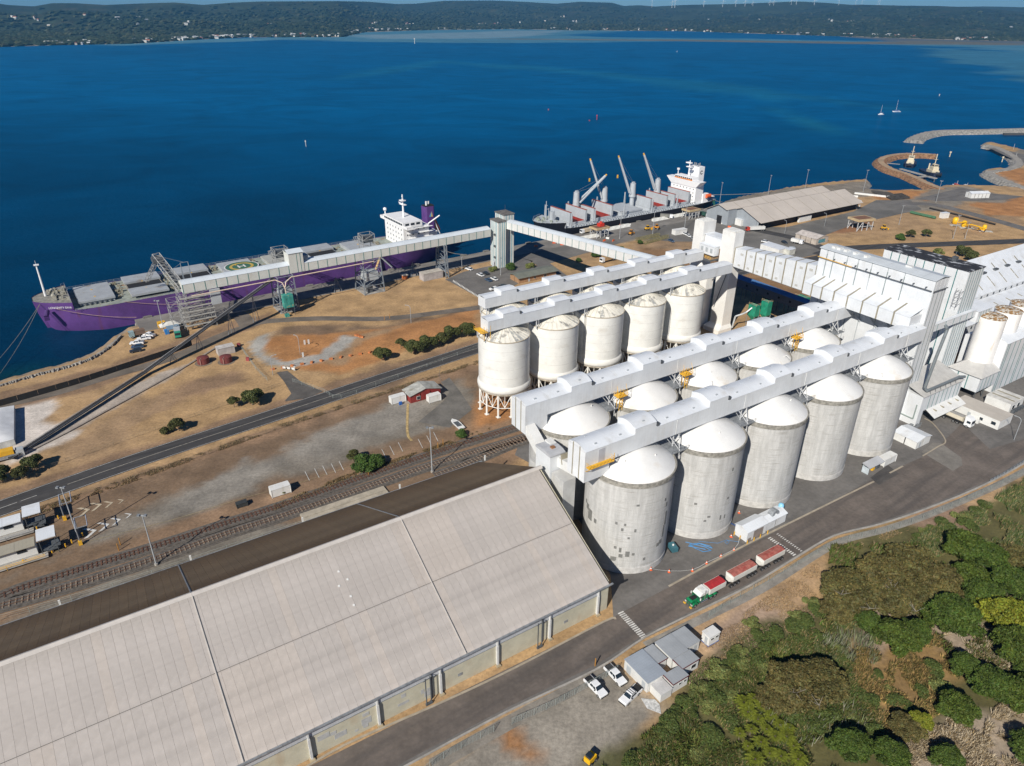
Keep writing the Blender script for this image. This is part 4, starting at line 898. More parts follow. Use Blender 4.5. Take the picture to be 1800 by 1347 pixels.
for k in range(10):
 MB().extr([(-.4, WZ+.05), (WW/2, WZ+.7), (WW+.4, WZ+.05), (WW+.4, WZ+.2), (WW/2, WZ+.85), (-.4, WZ+.2)][::-1], k*WD/10-.3*(k == 0)+.03, (k+1)*WD/10+.3*(k == 9)-.03, axis='y').build('roof_sheet', mat('workhouse_roof', (.56,.6,.63), .5, .05, .2, wave=('Y', .7, .06)) , wh)
for yy in (36, 34, 31.5, 28, 24): MB().box(1.4, 3.2, yy, yy+1.2, WZ+.4, WZ+1.15).build('roof_vent', PLAIN_W, wh)
MB().box(3.2, 4.6, 10, 12, WZ+.7, WZ+1.2).build('roof_vent', PLAIN_W, wh)
f = MB(); f.tube((-.5, .2, WZ-3.2), (-.5, WD-13, WZ-3.2), .17, 8).tube((-.4,-.4,WZ-3.2), (WW-.1,-.4,WZ-3.2), .17, 8); f.build('eave_pipe', DARKSTEEL, wh)
MB().tube((-.5, WD-13, WZ-3.2), (-.5, WD+.2, WZ-3.0), .17, 8).build('eave_pipe', mat('ochre_pipe', (.6,.36,.08), .5, .1), wh)
for k in range(9): MB().box(-.8, -.06, 2+k*4, 2.3+k*4, WZ-2.6, WZ-2.3).build('bracket', DARKSTEEL, wh)
# projecting gallery along the west face
gt = thing('cross_gallery', 'white box gallery with tan bands hung across the front of the workhouse', 'conveyor gallery', LP(111.4, 2.6), RA)
gl = 38.6; MB().box(.08, 6.0, .08, gl-.08, 33.7, 37.6).build('core', WHITEY, gt)
fr = [.14,.28,.42,.56,.69,.81,.91]
clad(gt, (0, gl), (0, 0), 33.6, 37.6, [1-f_ for f_ in fr][::-1], WHITEY, TAN, .5)
for i, (a, b) in enumerate(zip([0]+fr, fr+[1])):
 MB().add([(-.15,a*gl+.17,37.65),(6.1,a*gl+.17,39.3),(6.1,b*gl-.17,39.3),(-.15,b*gl-.17,37.65),(-.15,a*gl+.17,37.8),(6.1,a*gl+.17,39.45),(6.1,b*gl-.17,39.45),(-.15,b*gl-.17,37.8)], [(0,3,2,1),(4,5,6,7),(0,1,5,4),(1,2,6,5),(2,3,7,6),(3,0,4,7)]).build('roof_panel', WROOF, gt)
 if b < 1: MB().add([(-.15,b*gl-.3,37.66),(6.1,b*gl-.3,39.31),(6.1,b*gl+.3,39.31),(-.15,b*gl+.3,37.66),(-.15,b*gl-.3,37.84),(6.1,b*gl-.3,39.49),(6.1,b*gl+.3,39.49),(-.15,b*gl+.3,37.84)], [(0,3,2,1),(4,5,6,7),(0,1,5,4),(1,2,6,5),(2,3,7,6),(3,0,4,7)]).build('roof_band', TAN, gt)
clad(gt, (0, 0), (6.1, 0), 33.6, 37.6, [], WHITE)
for yy in (10, 16, 22, 28): boxtube((3.5,yy,33.5), (6.1,yy-3,28.5), .5, .5).build('chute', GREY_W, gt)
# second block with the blackened roof
w2 = thing('workhouse', 'white block with teal stripes and blackened flat roof behind the workhouse', 'building', LP(147.2, 6), RA)
MB().box(.1, 9.4, .1, 30, 0, 44.6).build('core', GREY_W, w2)
clad(w2, (0, 30.1), (0, 0), 0, 45, [.1,.2,.3,.4,.5,.62,.74,.87], WHITEY, TEAL, .3, sz=lambda f_: (44 if False else 39 if .45 < f_ < .7 else 8, 44.6))
clad(w2, (0, 0), (9.5, 0), 0, 45, [.1,.26,.42,.58,.74,.9], WHITE, TEAL, .22)
clad(w2, (9.5, 0), (9.5, 30.1), 0, 45, [.5], WHITEY); clad(w2, (9.5, 30.1), (0, 30.1), 0, 45, [.5], WHITE)
BLK = mat('weathered_black_roof', (.03,.03,.035), .8, .2, .6, fine=.3, n2=((.45,.47,.5), .5, (1,.6,1), .56, .66))
for k in range(6): MB().box(-.3, 9.8, k*5.02-.2*(k == 0), (k+1)*5.02-.03, 45.02, 45.3).build('roof_slab', BLK, w2)
MB().tube((7,9,45.3), (7,9,48.5), .12, 6).box(6,7.5,8,9.5,45.3,46.8).build('roof_mast', DARKSTEEL, w2)
f = MB()
for zz in (34, 36.2, 38.4): f.tube((-2.2,-.1,zz),(-.1,-.1,zz),.06,4).tube((-2.2,1.3,zz),(-.1,1.3,zz),.06,4).tube((-2.2,-.1,zz),(-2.2,1.3,zz),.06,4)
f.tube((-2.2,-.1,33),(-2.2,-.1,39.5),.07,4).tube((-2.2,1.3,33),(-2.2,1.3,39.5),.07,4).tube((-2.2,-.1,34),(-.2,-.1,36.2),.05,4).tube((-2.2,-.1,36.2),(-.2,-.1,38.4),.05,4)
f.build('caged_ladder', DARKSTEEL, w2)
# low truck hall at the foot of the workhouse
th_ = thing('truck_hall', 'white cladded truck loading hall with ribbed roof and grey pipe beside workhouse foot', 'building', LP(119.5, -4.2), RA)
MB().box(0, 2.4, 0, 7, 0, 10.8).build('end_bay', WHITEY, th_)
clad(th_, (2.4, 0), (23.5, 0), 5.2, 10.9, [.1,.22,.34,.46,.58,.7,.82,.93], WHITE, TEAL, .22); MB().box(2.4, 23.5, .1, 9, 5.3, 10.7).build('hall_core', GREY_W, th_)
RIBR = mat('ribbed_pale_roof', (.5,.49,.47), .6, .06, .4, wave=('X', .9, .14))
for k in range(5):
 a, b = -.3+k*4.8, -.3+(k+1)*4.8-.05
 MB().add([(a,-.5,10.95),(b,-.5,10.95),(b,9.6,14.2),(a,9.6,14.2),(a,-.5,11.1),(b,-.5,11.1),(b,9.6,14.35),(a,9.6,14.35)], [(0,3,2,1),(4,5,6,7),(0,1,5,4),(1,2,6,5),(2,3,7,6),(3,0,4,7)]).build('roof_sheet', RIBR, th_)
MB().add([(4,-.1,5.1),(23,-.1,5.1),(23,-3.4,3.4),(4,-3.4,3.4),(4,.05,5.25),(23,.05,5.25),(23,-3.3,3.55),(4,-3.3,3.55)], [(0,3,2,1),(4,5,6,7),(0,1,5,4),(1,2,6,5),(2,3,7,6),(3,0,4,7)]) .build('awning', PLAIN_W, th_)
for k in range(4): MB().box(7+k*4.4, 7.3+k*4.4, -2, -.3, 4.6, 4.9).build('awning_strip', TAN, th_)
f = MB()
for xx in (3, 9, 16, 23): f.tube((xx, .3, 0), (xx, .3, 5.2), .2, 6)
f.tube((3,.3,5),(9,.3,2.5),.1,4); f.build('column', DARKSTEEL, th_)
PIPE = mat('grey_duct_pipe', (.2,.225,.24), .45, .1, 1, metal=.2)
f = MB(); f.path([(6,2.8,33.5),(5.2,1.6,32.8),(3.2,1.4,24),(1.5,1.2,13.4),(2.2,.6,12.4),(20,-.1,13.0),(22.4,-.6,12.6)], .48, 12); f.build('duct_pipe', PIPE, th_, smooth=True, ang=50)
f = MB()
for k in range(6): f.tube((3.5+k*3,.2,12.3),(3.2+k*3,-.4,11),.06,4).tube((3.5+k*3,.2,12.3),(4.6+k*3,.6,11.2),.06,4)
f.build('pipe_bracket', DARKSTEEL, th_)['kind'] = 'stuff'
f = MB().path([(-.12,1.2,7.6),(-.12,1.2,2.4),(-.12,5.6,2.4),(-.12,5.6,3.8)], .22, 6); f.build('wall_pipe', mat('sage_pipe', (.25,.3,.28), .5, .05), th_)
f = MB()
for k in range(7): f.tube((-3.2+k*.8,-1,0),(-3.2+k*.8,-1,1.6),.06,4);
f.tube((-3.2,-1,1.6),(1.6,-1,1.6),.06,4).tube((-3.2,-1,.8),(1.6,-1,.8),.06,4).box(-2,-1,0,1,0,1.2).box(0,1,-.8,-.1,0,1)
f.build('fenced_plant', STEEL_G, th_)['kind'] = 'stuff'
# conveyor from the workhouse to the bins
bt = thing('belt_gallery', 'white gallery with teal stripes from the workhouse to the cylindrical bins', 'conveyor gallery', LP(124.6, 4.6), RA)
clad(bt, (.5, 0), (33, 0), 27.6, 30.0, [.1,.27,.42,.57,.7,.82,.93], WHITE, TEAL, .2); MB().box(.5, 33, .1, 1.3, 27.6, 30).build('core', GREY_W, bt)
MB().box(.5, 33, -.1, 1.3, 30.02, 30.15).build('roof', WROOF, bt)
clad(bt, (33.1, -.8), (42, -.8), 25.4, 29.4, [.2,.4,.6,.8], WHITE, TEAL, .2, name='box_panel'); MB().box(33.1, 42, -.7, 6.2, 25.5, 29.3).build('box_core', WHITEY, bt)
MB().extr([(-1,29.42),(6.4,30.6),(6.4,30.75),(-1,29.57)][::-1], 33, 42.2).build('box_roof', WROOF, bt)
# ------------------------------------------------------------------ cylindrical bins
WC = mat('bin_white', (.80,.79,.77), .5, .03, .4, n2=((.6,.45,.28), .7, (2,2,.2), .64, .8)); RUST = mat('rust_top', (.35,.2,.08), .9, .3, 1.2, n2=((.6,.58,.52), 1.1, (1,1,1), .5, .56))
b0 = thing('white_bin', 'tall white cylindrical bin with rusty top on a hipped box base', 'silo', LP(164, 1.6), RA, 'row of white cylindrical bins')
MB().lathe([(4.35, 9.6), (4.3, 27.3)], 56).build('barrel', WC, b0, smooth=True)
MB().lathe([(4.4,27.3),(4.4,27.55),(4.0,27.6),(3.0,27.9),(.01,28)], 40).build('rust_top', RUST, b0, smooth=True, ang=40)
f = MB()
for k in range(5): a = k*1.3; f.box(2.2*math.cos(a)-.25, 2.2*math.cos(a)+.25, 2.2*math.sin(a)-.25, 2.2*math.sin(a)+.25, 27.8, 28.15)
f.build('top_fittings', RUST, b0)['kind'] = 'stuff'
b1 = dup(b0, LP(175, 1.7), label='second white cylindrical bin with rusty top, behind the nearest one'); b2 = dup(b0, LP(186, 1.8), label='third white cylindrical bin at the right edge of the photo'); b3 = dup(b0, LP(197, 1.8), label='farthest white cylindrical bin, half out of the photo')
hb_ = thing('hopper_house', 'white box house with hipped sheet roof carrying the nearest cylindrical bin', 'building', LP(153.3, -5.3), RA)
MB().box(.3, 12, .3, 10.6, 3.5, 8.9).build('core', GREY_W, hb_)
clad(hb_, (.2, 10.7), (.2, .2), 3.4, 9.0, [.3,.62], WHITEY, TEAL, .3); clad(hb_, (.2, .2), (12, .2), 3.4, 9.0, [.2,.4,.6,.8], WHITE, TEAL, .22)
MB().add([(-.5,-.5,9.05),(12.3,-.5,9.05),(12.3,11.4,9.05),(-.5,11.4,9.05),(7,3,11.2),(12.3,3,11.2),(12.3,8.6,11.2),(7,8.6,11.2)], [(0,1,5,4),(3,0,4,7),(2,3,7,6),(4,5,6,7),(0,3,2,1),(1,2,6,5)]).build('hipped_roof', mat('dull_sheet_roof', (.52,.51,.49), .6, .06, .4, wave=('X', .9, .1)), hb_)
f = MB()
for a, b in ((.4,.4),(.4,10.3),(6,.4)): f.tube((a,b,0),(a,b,3.4),.18,6)
f.build('column', DARKSTEEL, hb_)
# the big building right of it
bb = thing('cladded_store', 'big white cladded store with teal stripes at the right edge below the bins', 'building', LP(165.6, -5.0), RA)
MB().extr([(0,0),(0,19),(4,20.6),(14,17.5),(14,0)][::-1], 0, 0.1).build('gable_wall', WHITEY, bb)
clad(bb, (0, 0), (60, 0), 0, 18.8, [.02,.04,.1,.16,.22,.24,.3,.36,.5,.7], WHITE, TEAL, .3)
for k in range(8):
 a = k*7.5; MB().add([(a+.04,-.3,18.9),(a+7.46,-.3,18.9),(a+7.46,4,20.7),(a+.04,4,20.7),(a+.04,-.3,19.05),(a+7.46,-.3,19.05),(a+7.46,4,20.85),(a+.04,4,20.85)], [(0,3,2,1),(4,5,6,7),(0,1,5,4),(1,2,6,5),(2,3,7,6),(3,0,4,7)]).build('roof_sheet', WROOF, bb)
 MB().add([(a+.04,4.02,20.7),(a+7.46,4.02,20.7),(a+7.46,14,17.4),(a+.04,14,17.4),(a+.04,4.02,20.85),(a+7.46,4.02,20.85),(a+7.46,14,17.55),(a+.04,14,17.55)], [(0,3,2,1),(4,5,6,7),(0,1,5,4),(1,2,6,5),(2,3,7,6),(3,0,4,7)]).build('roof_sheet', WROOF, bb)
# ------------------------------------------------------------------ horizontal store beyond
hs = thing('horizontal_store', 'huge white roofed grain store with rows of roof vents at the right edge', 'shed', LP(157.2, 0), RA)
LN = 260
for k in range(26):
 a = k*10
 for (y0, z0, y1, z1) in ((30, 15, 37, 20.2), (37.1, 20.0, 43.4, 25), (43.5, 25, 57, 15), (19.5, 11, 29.9, 13.4)):
  vs = [(a+.05,y0,z0),(a+9.95,y0,z0),(a+9.95,y1,z1),(a+.05,y1,z1)]; vs += [(p,q,r+.15) for p,q,r in vs]
  MB().add(vs, [(0,3,2,1),(4,5,6,7),(0,1,5,4),(1,2,6,5),(2,3,7,6),(3,0,4,7)]).build('roof_sheet', WROOF, hs)
 MB().box(a+.05, a+9.95, 30.0, 30.2, 13.5, 15).build('clerestory_panel', WHITE, hs)
 for q_ in (1.5, 6.5):
  MB().box(a+q_, a+q_+1.1, 29.9, 29.99, 13.75, 14.7).build('window', GLASS, hs)
  MB().box(a+q_, a+q_+.9, 19.55, 19.66, 9.3, 10.4).build('window', GLASS, hs)
 for (yy, zz) in ((32.5,16.95),(34.8,18.7),(39,21.75),(25,12.35)):
  MB().add([(a+4.8,yy-1.0,zz-.55),(a+5.3,yy-1.0,zz-.55),(a+5.3,yy+.8,zz+.75-(.4 if yy < 30 else 0)),(a+4.8,yy+.8,zz+.75-(.4 if yy < 30 else 0))], [(0,1,2,3)])
  s_ = .75 if yy > 30 else .23; v_ = [(a+4.8,yy-1,zz-s_+.15),(a+5.2,yy-1,zz-s_+.15),(a+5.2,yy+1,zz+s_+.15),(a+4.8,yy+1,zz+s_+.15)]; v_ += [(p,q,r+.12) for p,q,r in v_]
  MB().add(v_, [(0,3,2,1),(4,5,6,7),(0,1,5,4),(1,2,6,5),(2,3,7,6),(3,0,4,7)]).build('skylight_strip', TAN, hs)
 MB().box(a+3, a+6, 36.6, 37.9, 20.4, 21.0).build('roof_vent', DARKSTEEL, hs)
MB().box(0, LN, 19.7, 19.9, 0, 11).build('side_wall', WHITE, hs); MB().box(0, LN, 56.5, 56.8, 0, 15).build('side_wall', WHITE, hs)
MB().extr([(19.9,0),(19.9,11),(30,13.4),(30,15),(43.4,25),(56.8,15),(56.8,0)][::-1], 0, .2).build('gable_wall', WHITEY, hs)
# ------------------------------------------------------------------ towers and bridges behind the steel silos
t2 = thing('leg_tower', 'plain white concrete tower at the end of the front steel silo gallery', 'tower', LP(123.3, 83.4), RA)
TWR = mat('tower_white', (.76,.75,.72), .6, .03, .2, n2=((.6,.57,.52), .2, (1,1,.4), .55, .8))
MB().box(0, 5.2, 0, 6.6, 3.2, 42.8).build('shaft', TWR, t2)
MB().prism([(-2.6,-1),(5.2,-1),(5.2,7.6),(-2.6,7.6)], 0, 1.8).add([(-2.6,-1,1.8),(5.2,-1,1.8),(5.2,7.6,1.8),(-2.6,7.6,1.8),(-.05,-.05,3.2),(5.25,-.05,3.2),(5.25,6.65,3.2),(-.05,6.65,3.2)], [(0,1,5,4),(1,2,6,5),(2,3,7,6),(3,0,4,7),(4,5,6,7)]).build('flared_base', TWR, t2)
for k in range(5): MB().box(.3+k*1.0, .9+k*1.0, .4, 6.2, 42.9, 43.2).build('roof_vent', PLAIN_W, t2)
f = MB().tube((-.1,3,27), (-12,-2,26.2), .22, 6); f.build('brace', STEEL_G, t2)
MB().tube((-.1,1,27.5), (-.1,5.5,10), .15, 6).build('brace', DARKSTEEL, t2)
t1 = thing('lift_tower', 'plain white concrete tower at the end of the rear steel silo gallery', 'tower', LP(122.8, 99.7), RA)
MB().box(0, 7, 0, 5.2, 0, 43.4).build('shaft', TWR, t1)
for k in range(5): MB().box(.4+k*1.3, 1.1+k*1.3, .4, 4.8, 43.45, 43.8).build('roof_vent', PLAIN_W, t1)
lk = thing('link_house', 'white cabins and steel walkway between the two white towers', 'cabin', LP(122.5, 90.3), RA)
MB().box(1.5, 6.5, .1, 9, 34.5, 38.5).build('upper_cabin', WHITEY, lk); MB().box(1.2, 6.7, 0, 9.3, 38.55, 38.8).build('upper_roof', WROOF, lk)
MB().box(-1.5, 1.3, .6, 8.8, 31.6, 35.2).build('lower_cabin', WHITEY, lk); MB().box(-1.7, 1.4, .5, 8.9, 35.25, 35.45).build('lower_roof', WROOF, lk)
for k in range(3): MB().box(-1.56, -1.5, 1.6+k*2.5, 2.8+k*2.5, 32.6, 34.4).build('door_panel', GREY_W, lk)
MB().box(-3.8, 1.3, .1, 9.2, 30.6, 30.8).build('deck', mat('rust_grating', (.3,.2,.11), .9, .2, 2), lk)
f = MB()
for z in (31.3, 31.8): f.tube((-3.8,.1,z),(-3.8,9.2,z),.05,4)
for k in range(8): f.tube((-3.8,.1+k*1.3,30.8),(-3.8,.1+k*1.3,31.8),.05,4)
f.build('railing', YEL, lk)
f = MB(); f.box(-3.8,1,.1,.4,29.9,30.6).box(-3.8,1,8.9,9.2,29.9,30.6).box(-3.8,-3.5,.4,8.9,29.9,30.6); f.build('deck_beam', DARKSTEEL, lk)
MB().box(-2, 2, 2, 7, 0, 26).build('lower_shaft', TWR, lk)
MB().lathe([(3.2, 24.5), (.3, 28.6)], 16, c=(-4,4.5)).build('hopper_cone', PLAIN_W, lk)
br = thing('bridge_gallery', 'wide white enclosed bridge with tan bands from the leg tower to the workhouse', 'conveyor gallery', LP(124.2, 41.8), RA)
bl = 41.4; fr = [.1,.2,.31,.42,.53,.64,.75,.86]
cz = lambda f_: 40.2-f_*3.6
def slab8(a, b, x0, x1, z00, z01, z10, z11):
 return MB().add([(x0,a,z00),(x1,a,z00),(x1,b,z01),(x0,b,z01),(x0,a,z10),(x1,a,z10),(x1,b,z11),(x0,b,z11)], [(0,3,2,1),(4,5,6,7),(0,1,5,4),(1,2,6,5),(2,3,7,6),(3,0,4,7)])
for a, b in zip([0]+fr, fr+[1]):
 A, B = a*bl+.17, b*bl-.17
 slab8(A, B, -.05, .05, 29.2, 29.2, cz(a), cz(b)).build('wall_panel', WHITEY, br); slab8(A, B, 5.15, 5.25, 29.2, 29.2, cz(a), cz(b)).build('wall_panel', WHITEY, br)
 slab8(A, B, -.15, 5.35, cz(a)+.02, cz(b)+.02, cz(a)+.15, cz(b)+.15).build('roof_panel', WROOF, br)
 slab8(b*bl-.26, b*bl+.26, -.1, 5.3, 29.2, 29.2, cz(b)+.19, cz(b)+.19).build('band', TAN, br)
 if round(a*100) % 2 == 0 or a > .5:
  MB().box(-.1, -.055, A+1.2, A+2.6, cz(a)-2.6, cz(a)-1.7).build('louvre', mat('pale_louvre', (.5,.49,.46), .6, .1, 3), br)
  MB().box(-.1, -.055, A+2, A+3.2, 30, 30.8).build('louvre', MATS['pale_louvre'], br)
MB().box(0, 5.2, 0, bl, 29.0, 29.19).build('floor', STEEL_G, br)
# navy gallery and green machines in the yard
NAVY = mat('navy_cladding', (.045,.075,.13), .5, .08, .4, wave=('Y', 1.0, .1)); NROOF = mat('navy_roof', (.07,.16,.34), .45, .06, .4)
nv = thing('navy_gallery', 'dark navy enclosed ground gallery with small windows below the white bridge', 'conveyor gallery', LP(160, 64), RA)
for k in range(8):
 a = k*6; MB().box(0, .1, a+.03, a+5.97, 6.2, 9.8).build('wall_panel', NAVY, nv); MB().box(5, 5.1, a+.03, a+5.97, 6.2, 9.8).build('wall_panel', NAVY, nv)
 MB().extr([(-.2,9.82),(2.5,10.9),(5.3,9.82),(5.3,9.95),(2.5,11.05),(-.2,9.95)][::-1], a+.03, a+5.97, axis='y').build('roof_panel', NROOF, nv)
 MB().box(-.06, -.005, a+2.4, a+3.4, 7.6, 8.6).build('window', GLASS, nv)
f = MB()
for k in range(9): f.tube((1,k*6,0),(1,k*6,6.2),.2,4).tube((4,k*6,0),(4,k*6,6.2),.2,4)
f.build('trestle_legs', DARKSTEEL, nv)['kind'] = 'stuff'
GREEN = mat('green_machine_paint', (.02,.26,.16), .5, .12, .8, n2=((.01,.12,.09), .5, (1,1,.4), .6, .75))
def filter_unit(loc, lab, w_, d_, h_, zb, duct=True):
 t = thing('dust_filter', lab, 'machine', loc, RA, 'green dust filter units in the yard')
 MB().box(-w_/2, w_/2, -d_/2, d_/2, zb, zb+h_).build('casing', GREEN, t)
 MB().add([(-w_/2,-d_/2,zb-.02),(w_/2,-d_/2,zb-.02),(w_/2,d_/2,zb-.02),(-w_/2,d_/2,zb-.02),(0,0,zb-2.6)], [(0,4,1),(1,4,2),(2,4,3),(3,4,0)]).build('hopper', GREEN, t)
 f = MB()
 for a in (-1, 1):
  for b in (-1, 1): f.tube((a*w_/2,b*d_/2,0),(a*w_/2,b*d_/2,zb),.12,4)
 f.tube((-w_/2,-d_/2,0),(w_/2,-d_/2,zb),.08,4).tube((w_/2,-d_/2,0),(w_/2,d_/2,zb),.08,4); f.build('frame', STEEL_G, t)['kind'] = 'stuff'
 f = MB()
 for z in (.5, 1): f.tube((-w_/2,-d_/2,zb+h_+z),(w_/2,-d_/2,zb+h_+z),.05,4).tube((-w_/2,-d_/2,zb+h_+z),(-w_/2,d_/2,zb+h_+z),.05,4)
 f.tube((-w_/2,-d_/2,zb+h_),(-w_/2,-d_/2,zb+h_+1),.05,4).tube((w_/2,-d_/2,zb+h_),(w_/2,-d_/2,zb+h_+1),.05,4).tube((-w_/2,d_/2,zb+h_),(-w_/2,d_/2,zb+h_+1),.05,4); f.build('railing', mat('cream_rail', (.6,.5,.3), .6), t)
 if duct: MB().path([(-w_/2,0,zb+h_-1),(-w_/2-2,1,zb+h_-3),(-w_/2-3.5,1.5,zb+1),(-w_/2-6,3,zb),(-w_/2-6.5,3.4,1)], .38, 10).build('duct', mat('pale_duct', (.5,.53,.55), .4, .05, metal=.2), t, smooth=True, ang=50)
 return t
filter_unit(LP(138, 80), 'green dust filter with bent pale duct nearest the leg tower', 2.8, 3.8, 4.6, 6.2)
filter_unit(LP(142.5, 77.5), 'taller green dust filter with cream railing beside the ducted one', 2.8, 3.4, 5.8, 6.5, False)
filter_unit(LP(170, 80), 'green dust filter beyond the navy gallery, under the white bridge', 4, 5, 4.2, 4, False)
# ================================================================== quay tower and shipping galleries
VT = mat('tower_cream_rib', (.62,.63,.6), .6, .04, .3, n2=((.35,.33,.28), .5, (1.5,1.5,.25), .62, .8)); GT = mat('tower_roof_grey', (.16,.15,.14), .9, .2, .6)
qt = thing('junction_tower', 'twin square white tower with blue stripes where the two shipping galleries meet', 'tower', LP(88.0, 204.6), RA)
for (x0, x1, y0, y1, zt, nm) in ((0, 4.8, 0, 7.4, 24.1, 'front'), (4.85, 11.2, 2.4, 10.6, 26.6, 'rear')):
 c = [.18,.36,.62,.8]
 clad(qt, (x0, y1), (x0, y0), 0, zt, c, VT, mat('pale_blue_strip', (.12,.33,.4), .6, .1), .4); clad(qt, (x0, y0), (x1, y0), 0, zt, [.25,.55,.8], VT, MATS['pale_blue_strip'], .35)
 clad(qt, (x1, y0), (x1, y1), 0, zt, [.3,.6], VT, MATS['pale_blue_strip'], .35); clad(qt, (x1, y1), (x0, y1), 0, zt, [.5], VT)
 MB().box(x0-.3, x1+.3, y0-.3, y1+.3, zt+.01, zt+.5).build('roof_slab', GT, qt)
MB().tube((8,6,27.1),(8,6,31),.07,4).build('mast', DARKSTEEL, qt)
f = MB()
for z in (5, 11, 17): f.box(-.9,-.1,2,2.9,z,z+.9)
f.build('hoist_box', DARKSTEEL, qt)['kind'] = 'stuff'
boxtube((-2.6,1.5,.3),(-.2,3.2,4),.9,.2).build('stair', STEEL_G, qt)
def span_gallery(name, label, p0, p1, w_, h_, npan, mpan, mroof, mstrip, group):
 "gallery from p0 to p1 (near bottom edge, world), body to the left of the heading"
 p0, p1 = Vector(p0), Vector(p1); d = p1-p0; ln = d.xy.length; a = math.atan2(d.y, d.x)
 t = thing(name, label, 'conveyor gallery', (p0.x, p0.y, 0), a, group); z0, z1 = p0.z, p1.z
 for k in range(npan):
  A, B = ln*k/npan, ln*(k+1)/npan; za, zb = z0+(z1-z0)*k/npan, z0+(z1-z0)*(k+1)/npan
  def sl8(y0, y1, zb0, zt0, x0=A+.28, x1=B-.02):
   fa = za+(zb-za)*(x0-A)/(B-A); fb = za+(zb-za)*(x1-A)/(B-A)
   return MB().add([(x0,y0,fa+zb0),(x1,y0,fb+zb0),(x1,y1,fb+zb0),(x0,y1,fa+zb0),(x0,y0,fa+zt0),(x1,y0,fb+zt0),(x1,y1,fb+zt0),(x0,y1,fa+zt0)], [(0,3,2,1),(4,5,6,7),(0,1,5,4),(1,2,6,5),(2,3,7,6),(3,0,4,7)])
  sl8(-.05,.05,0,h_).build('wall_panel', mpan, t); sl8(w_-.05,w_+.05,0,h_).build('wall_panel', mpan, t)
  sl8(-.1,.05,0,h_,A-.02,A+.26).build('strip', mstrip, t)
  mb = MB(); pr = [(w_*j/6, h_+.06+.9*math.sin(math.pi*j/6)) for j in range(7)]
  vs = [(A+.01, y_-(.15 if j == 0 else -.15 if j == 6 else 0), za+z_) for j, (y_, z_) in enumerate(pr)]+[(B-.01, y_-(.15 if j == 0 else -.15 if j == 6 else 0), zb+z_) for j, (y_, z_) in enumerate(pr)]
  vs += [(x_, y_, z_-.1) for x_, y_, z_ in vs]
  fs = [(j+7, j, j+1, j+8) if False else (j, j+7, j+8, j+1) for j in range(6)]+[(14+j, 14+j+1, 14+j+8, 14+j+7) for j in range(6)]+[(0, 14, 21, 7), (6, 13, 27, 20), (7,21,27,13), (0,6,20,14)]
  mb.add(vs, fs).build('roof_panel', mroof, t, smooth=True, ang=40)
 MB().add([(0,0,z0-.1),(ln,0,z1-.1),(ln,w_,z1-.1),(0,w_,z0-.1),(0,0,z0),(ln,0,z1),(ln,w_,z1),(0,w_,z0)], [(0,3,2,1),(4,5,6,7),(0,1,5,4),(1,2,6,5),(2,3,7,6),(3,0,4,7)]).build('floor', STEEL_G, t)
 for x_, zz in ((0, z0), (ln, z1)): MB().extr([(0,zz),(0,zz+h_)]+[(w_*j/6, zz+h_+.9*math.sin(math.pi*j/6)) for j in range(1,6)]+[(w_,zz+h_),(w_,zz)], x_-.04, x_+.04).build('end_wall', mpan, t)
 return t
LG = mat('quay_gallery_panel', (.60,.61,.57), .6, .04, .3, wave=('X', .7, .05), n2=((.45,.43,.38), .3, (1,1,.3), .6, .8)); LGR = mat('quay_gallery_roof', (.63,.68,.72), .45, .04, .2, wave=('X', .9, .04)); TE2 = mat('dusty_teal', (.10,.24,.23), .6, .1)
g6 = span_gallery('shipping_gallery', 'long grey gallery with teal strips running above the wharf beside the purple ship', QP(47.5,303,16.3), QP(197.5,303.3,16.6), 6.2, 3.7, 34, LG, LGR, TE2, 'shipping galleries')
g7 = span_gallery('shipping_gallery', 'sloping white gallery with teal strips from the quay tower towards the steel silos', QP(197.5,300,20.2) if False else tuple(LP(93.0,204.4,20.3)), tuple(LP(93.6,99.3,29.2)), 5.0, 3.6, 21, PLAIN_W, LGR, TEAL, 'shipping galleries')
# lift hood on the quay gallery
hd = thing('drive_house', 'raised grey drive house on top of the long quay gallery', 'cabin', QP(92.2, 302.9), QA)
clad(hd, (0, 0), (6.4, 0), 16.5, 25.2, [.55,.8], LG, TE2, .25); clad(hd, (6.4, 0), (6.4, 6.4), 16.5, 25.2, [], LG); clad(hd, (6.4, 6.4), (0, 6.4), 16.5, 25.2, [], LG); clad(hd, (0, 6.4), (0, 0), 20, 25.2, [], LG)
MB().extr([(-.3,25.25),(3.2,26.3),(6.7,25.25),(6.7,25.4),(3.2,26.45),(-.3,25.4)][::-1], -.3, 6.7).build('roof', LGR, hd)
MB().box(6.45, 9.2, 1.5, 6, 20.6, 23).build('side_cabin', mat('blue_grey_panel', (.25,.33,.4), .6), hd)
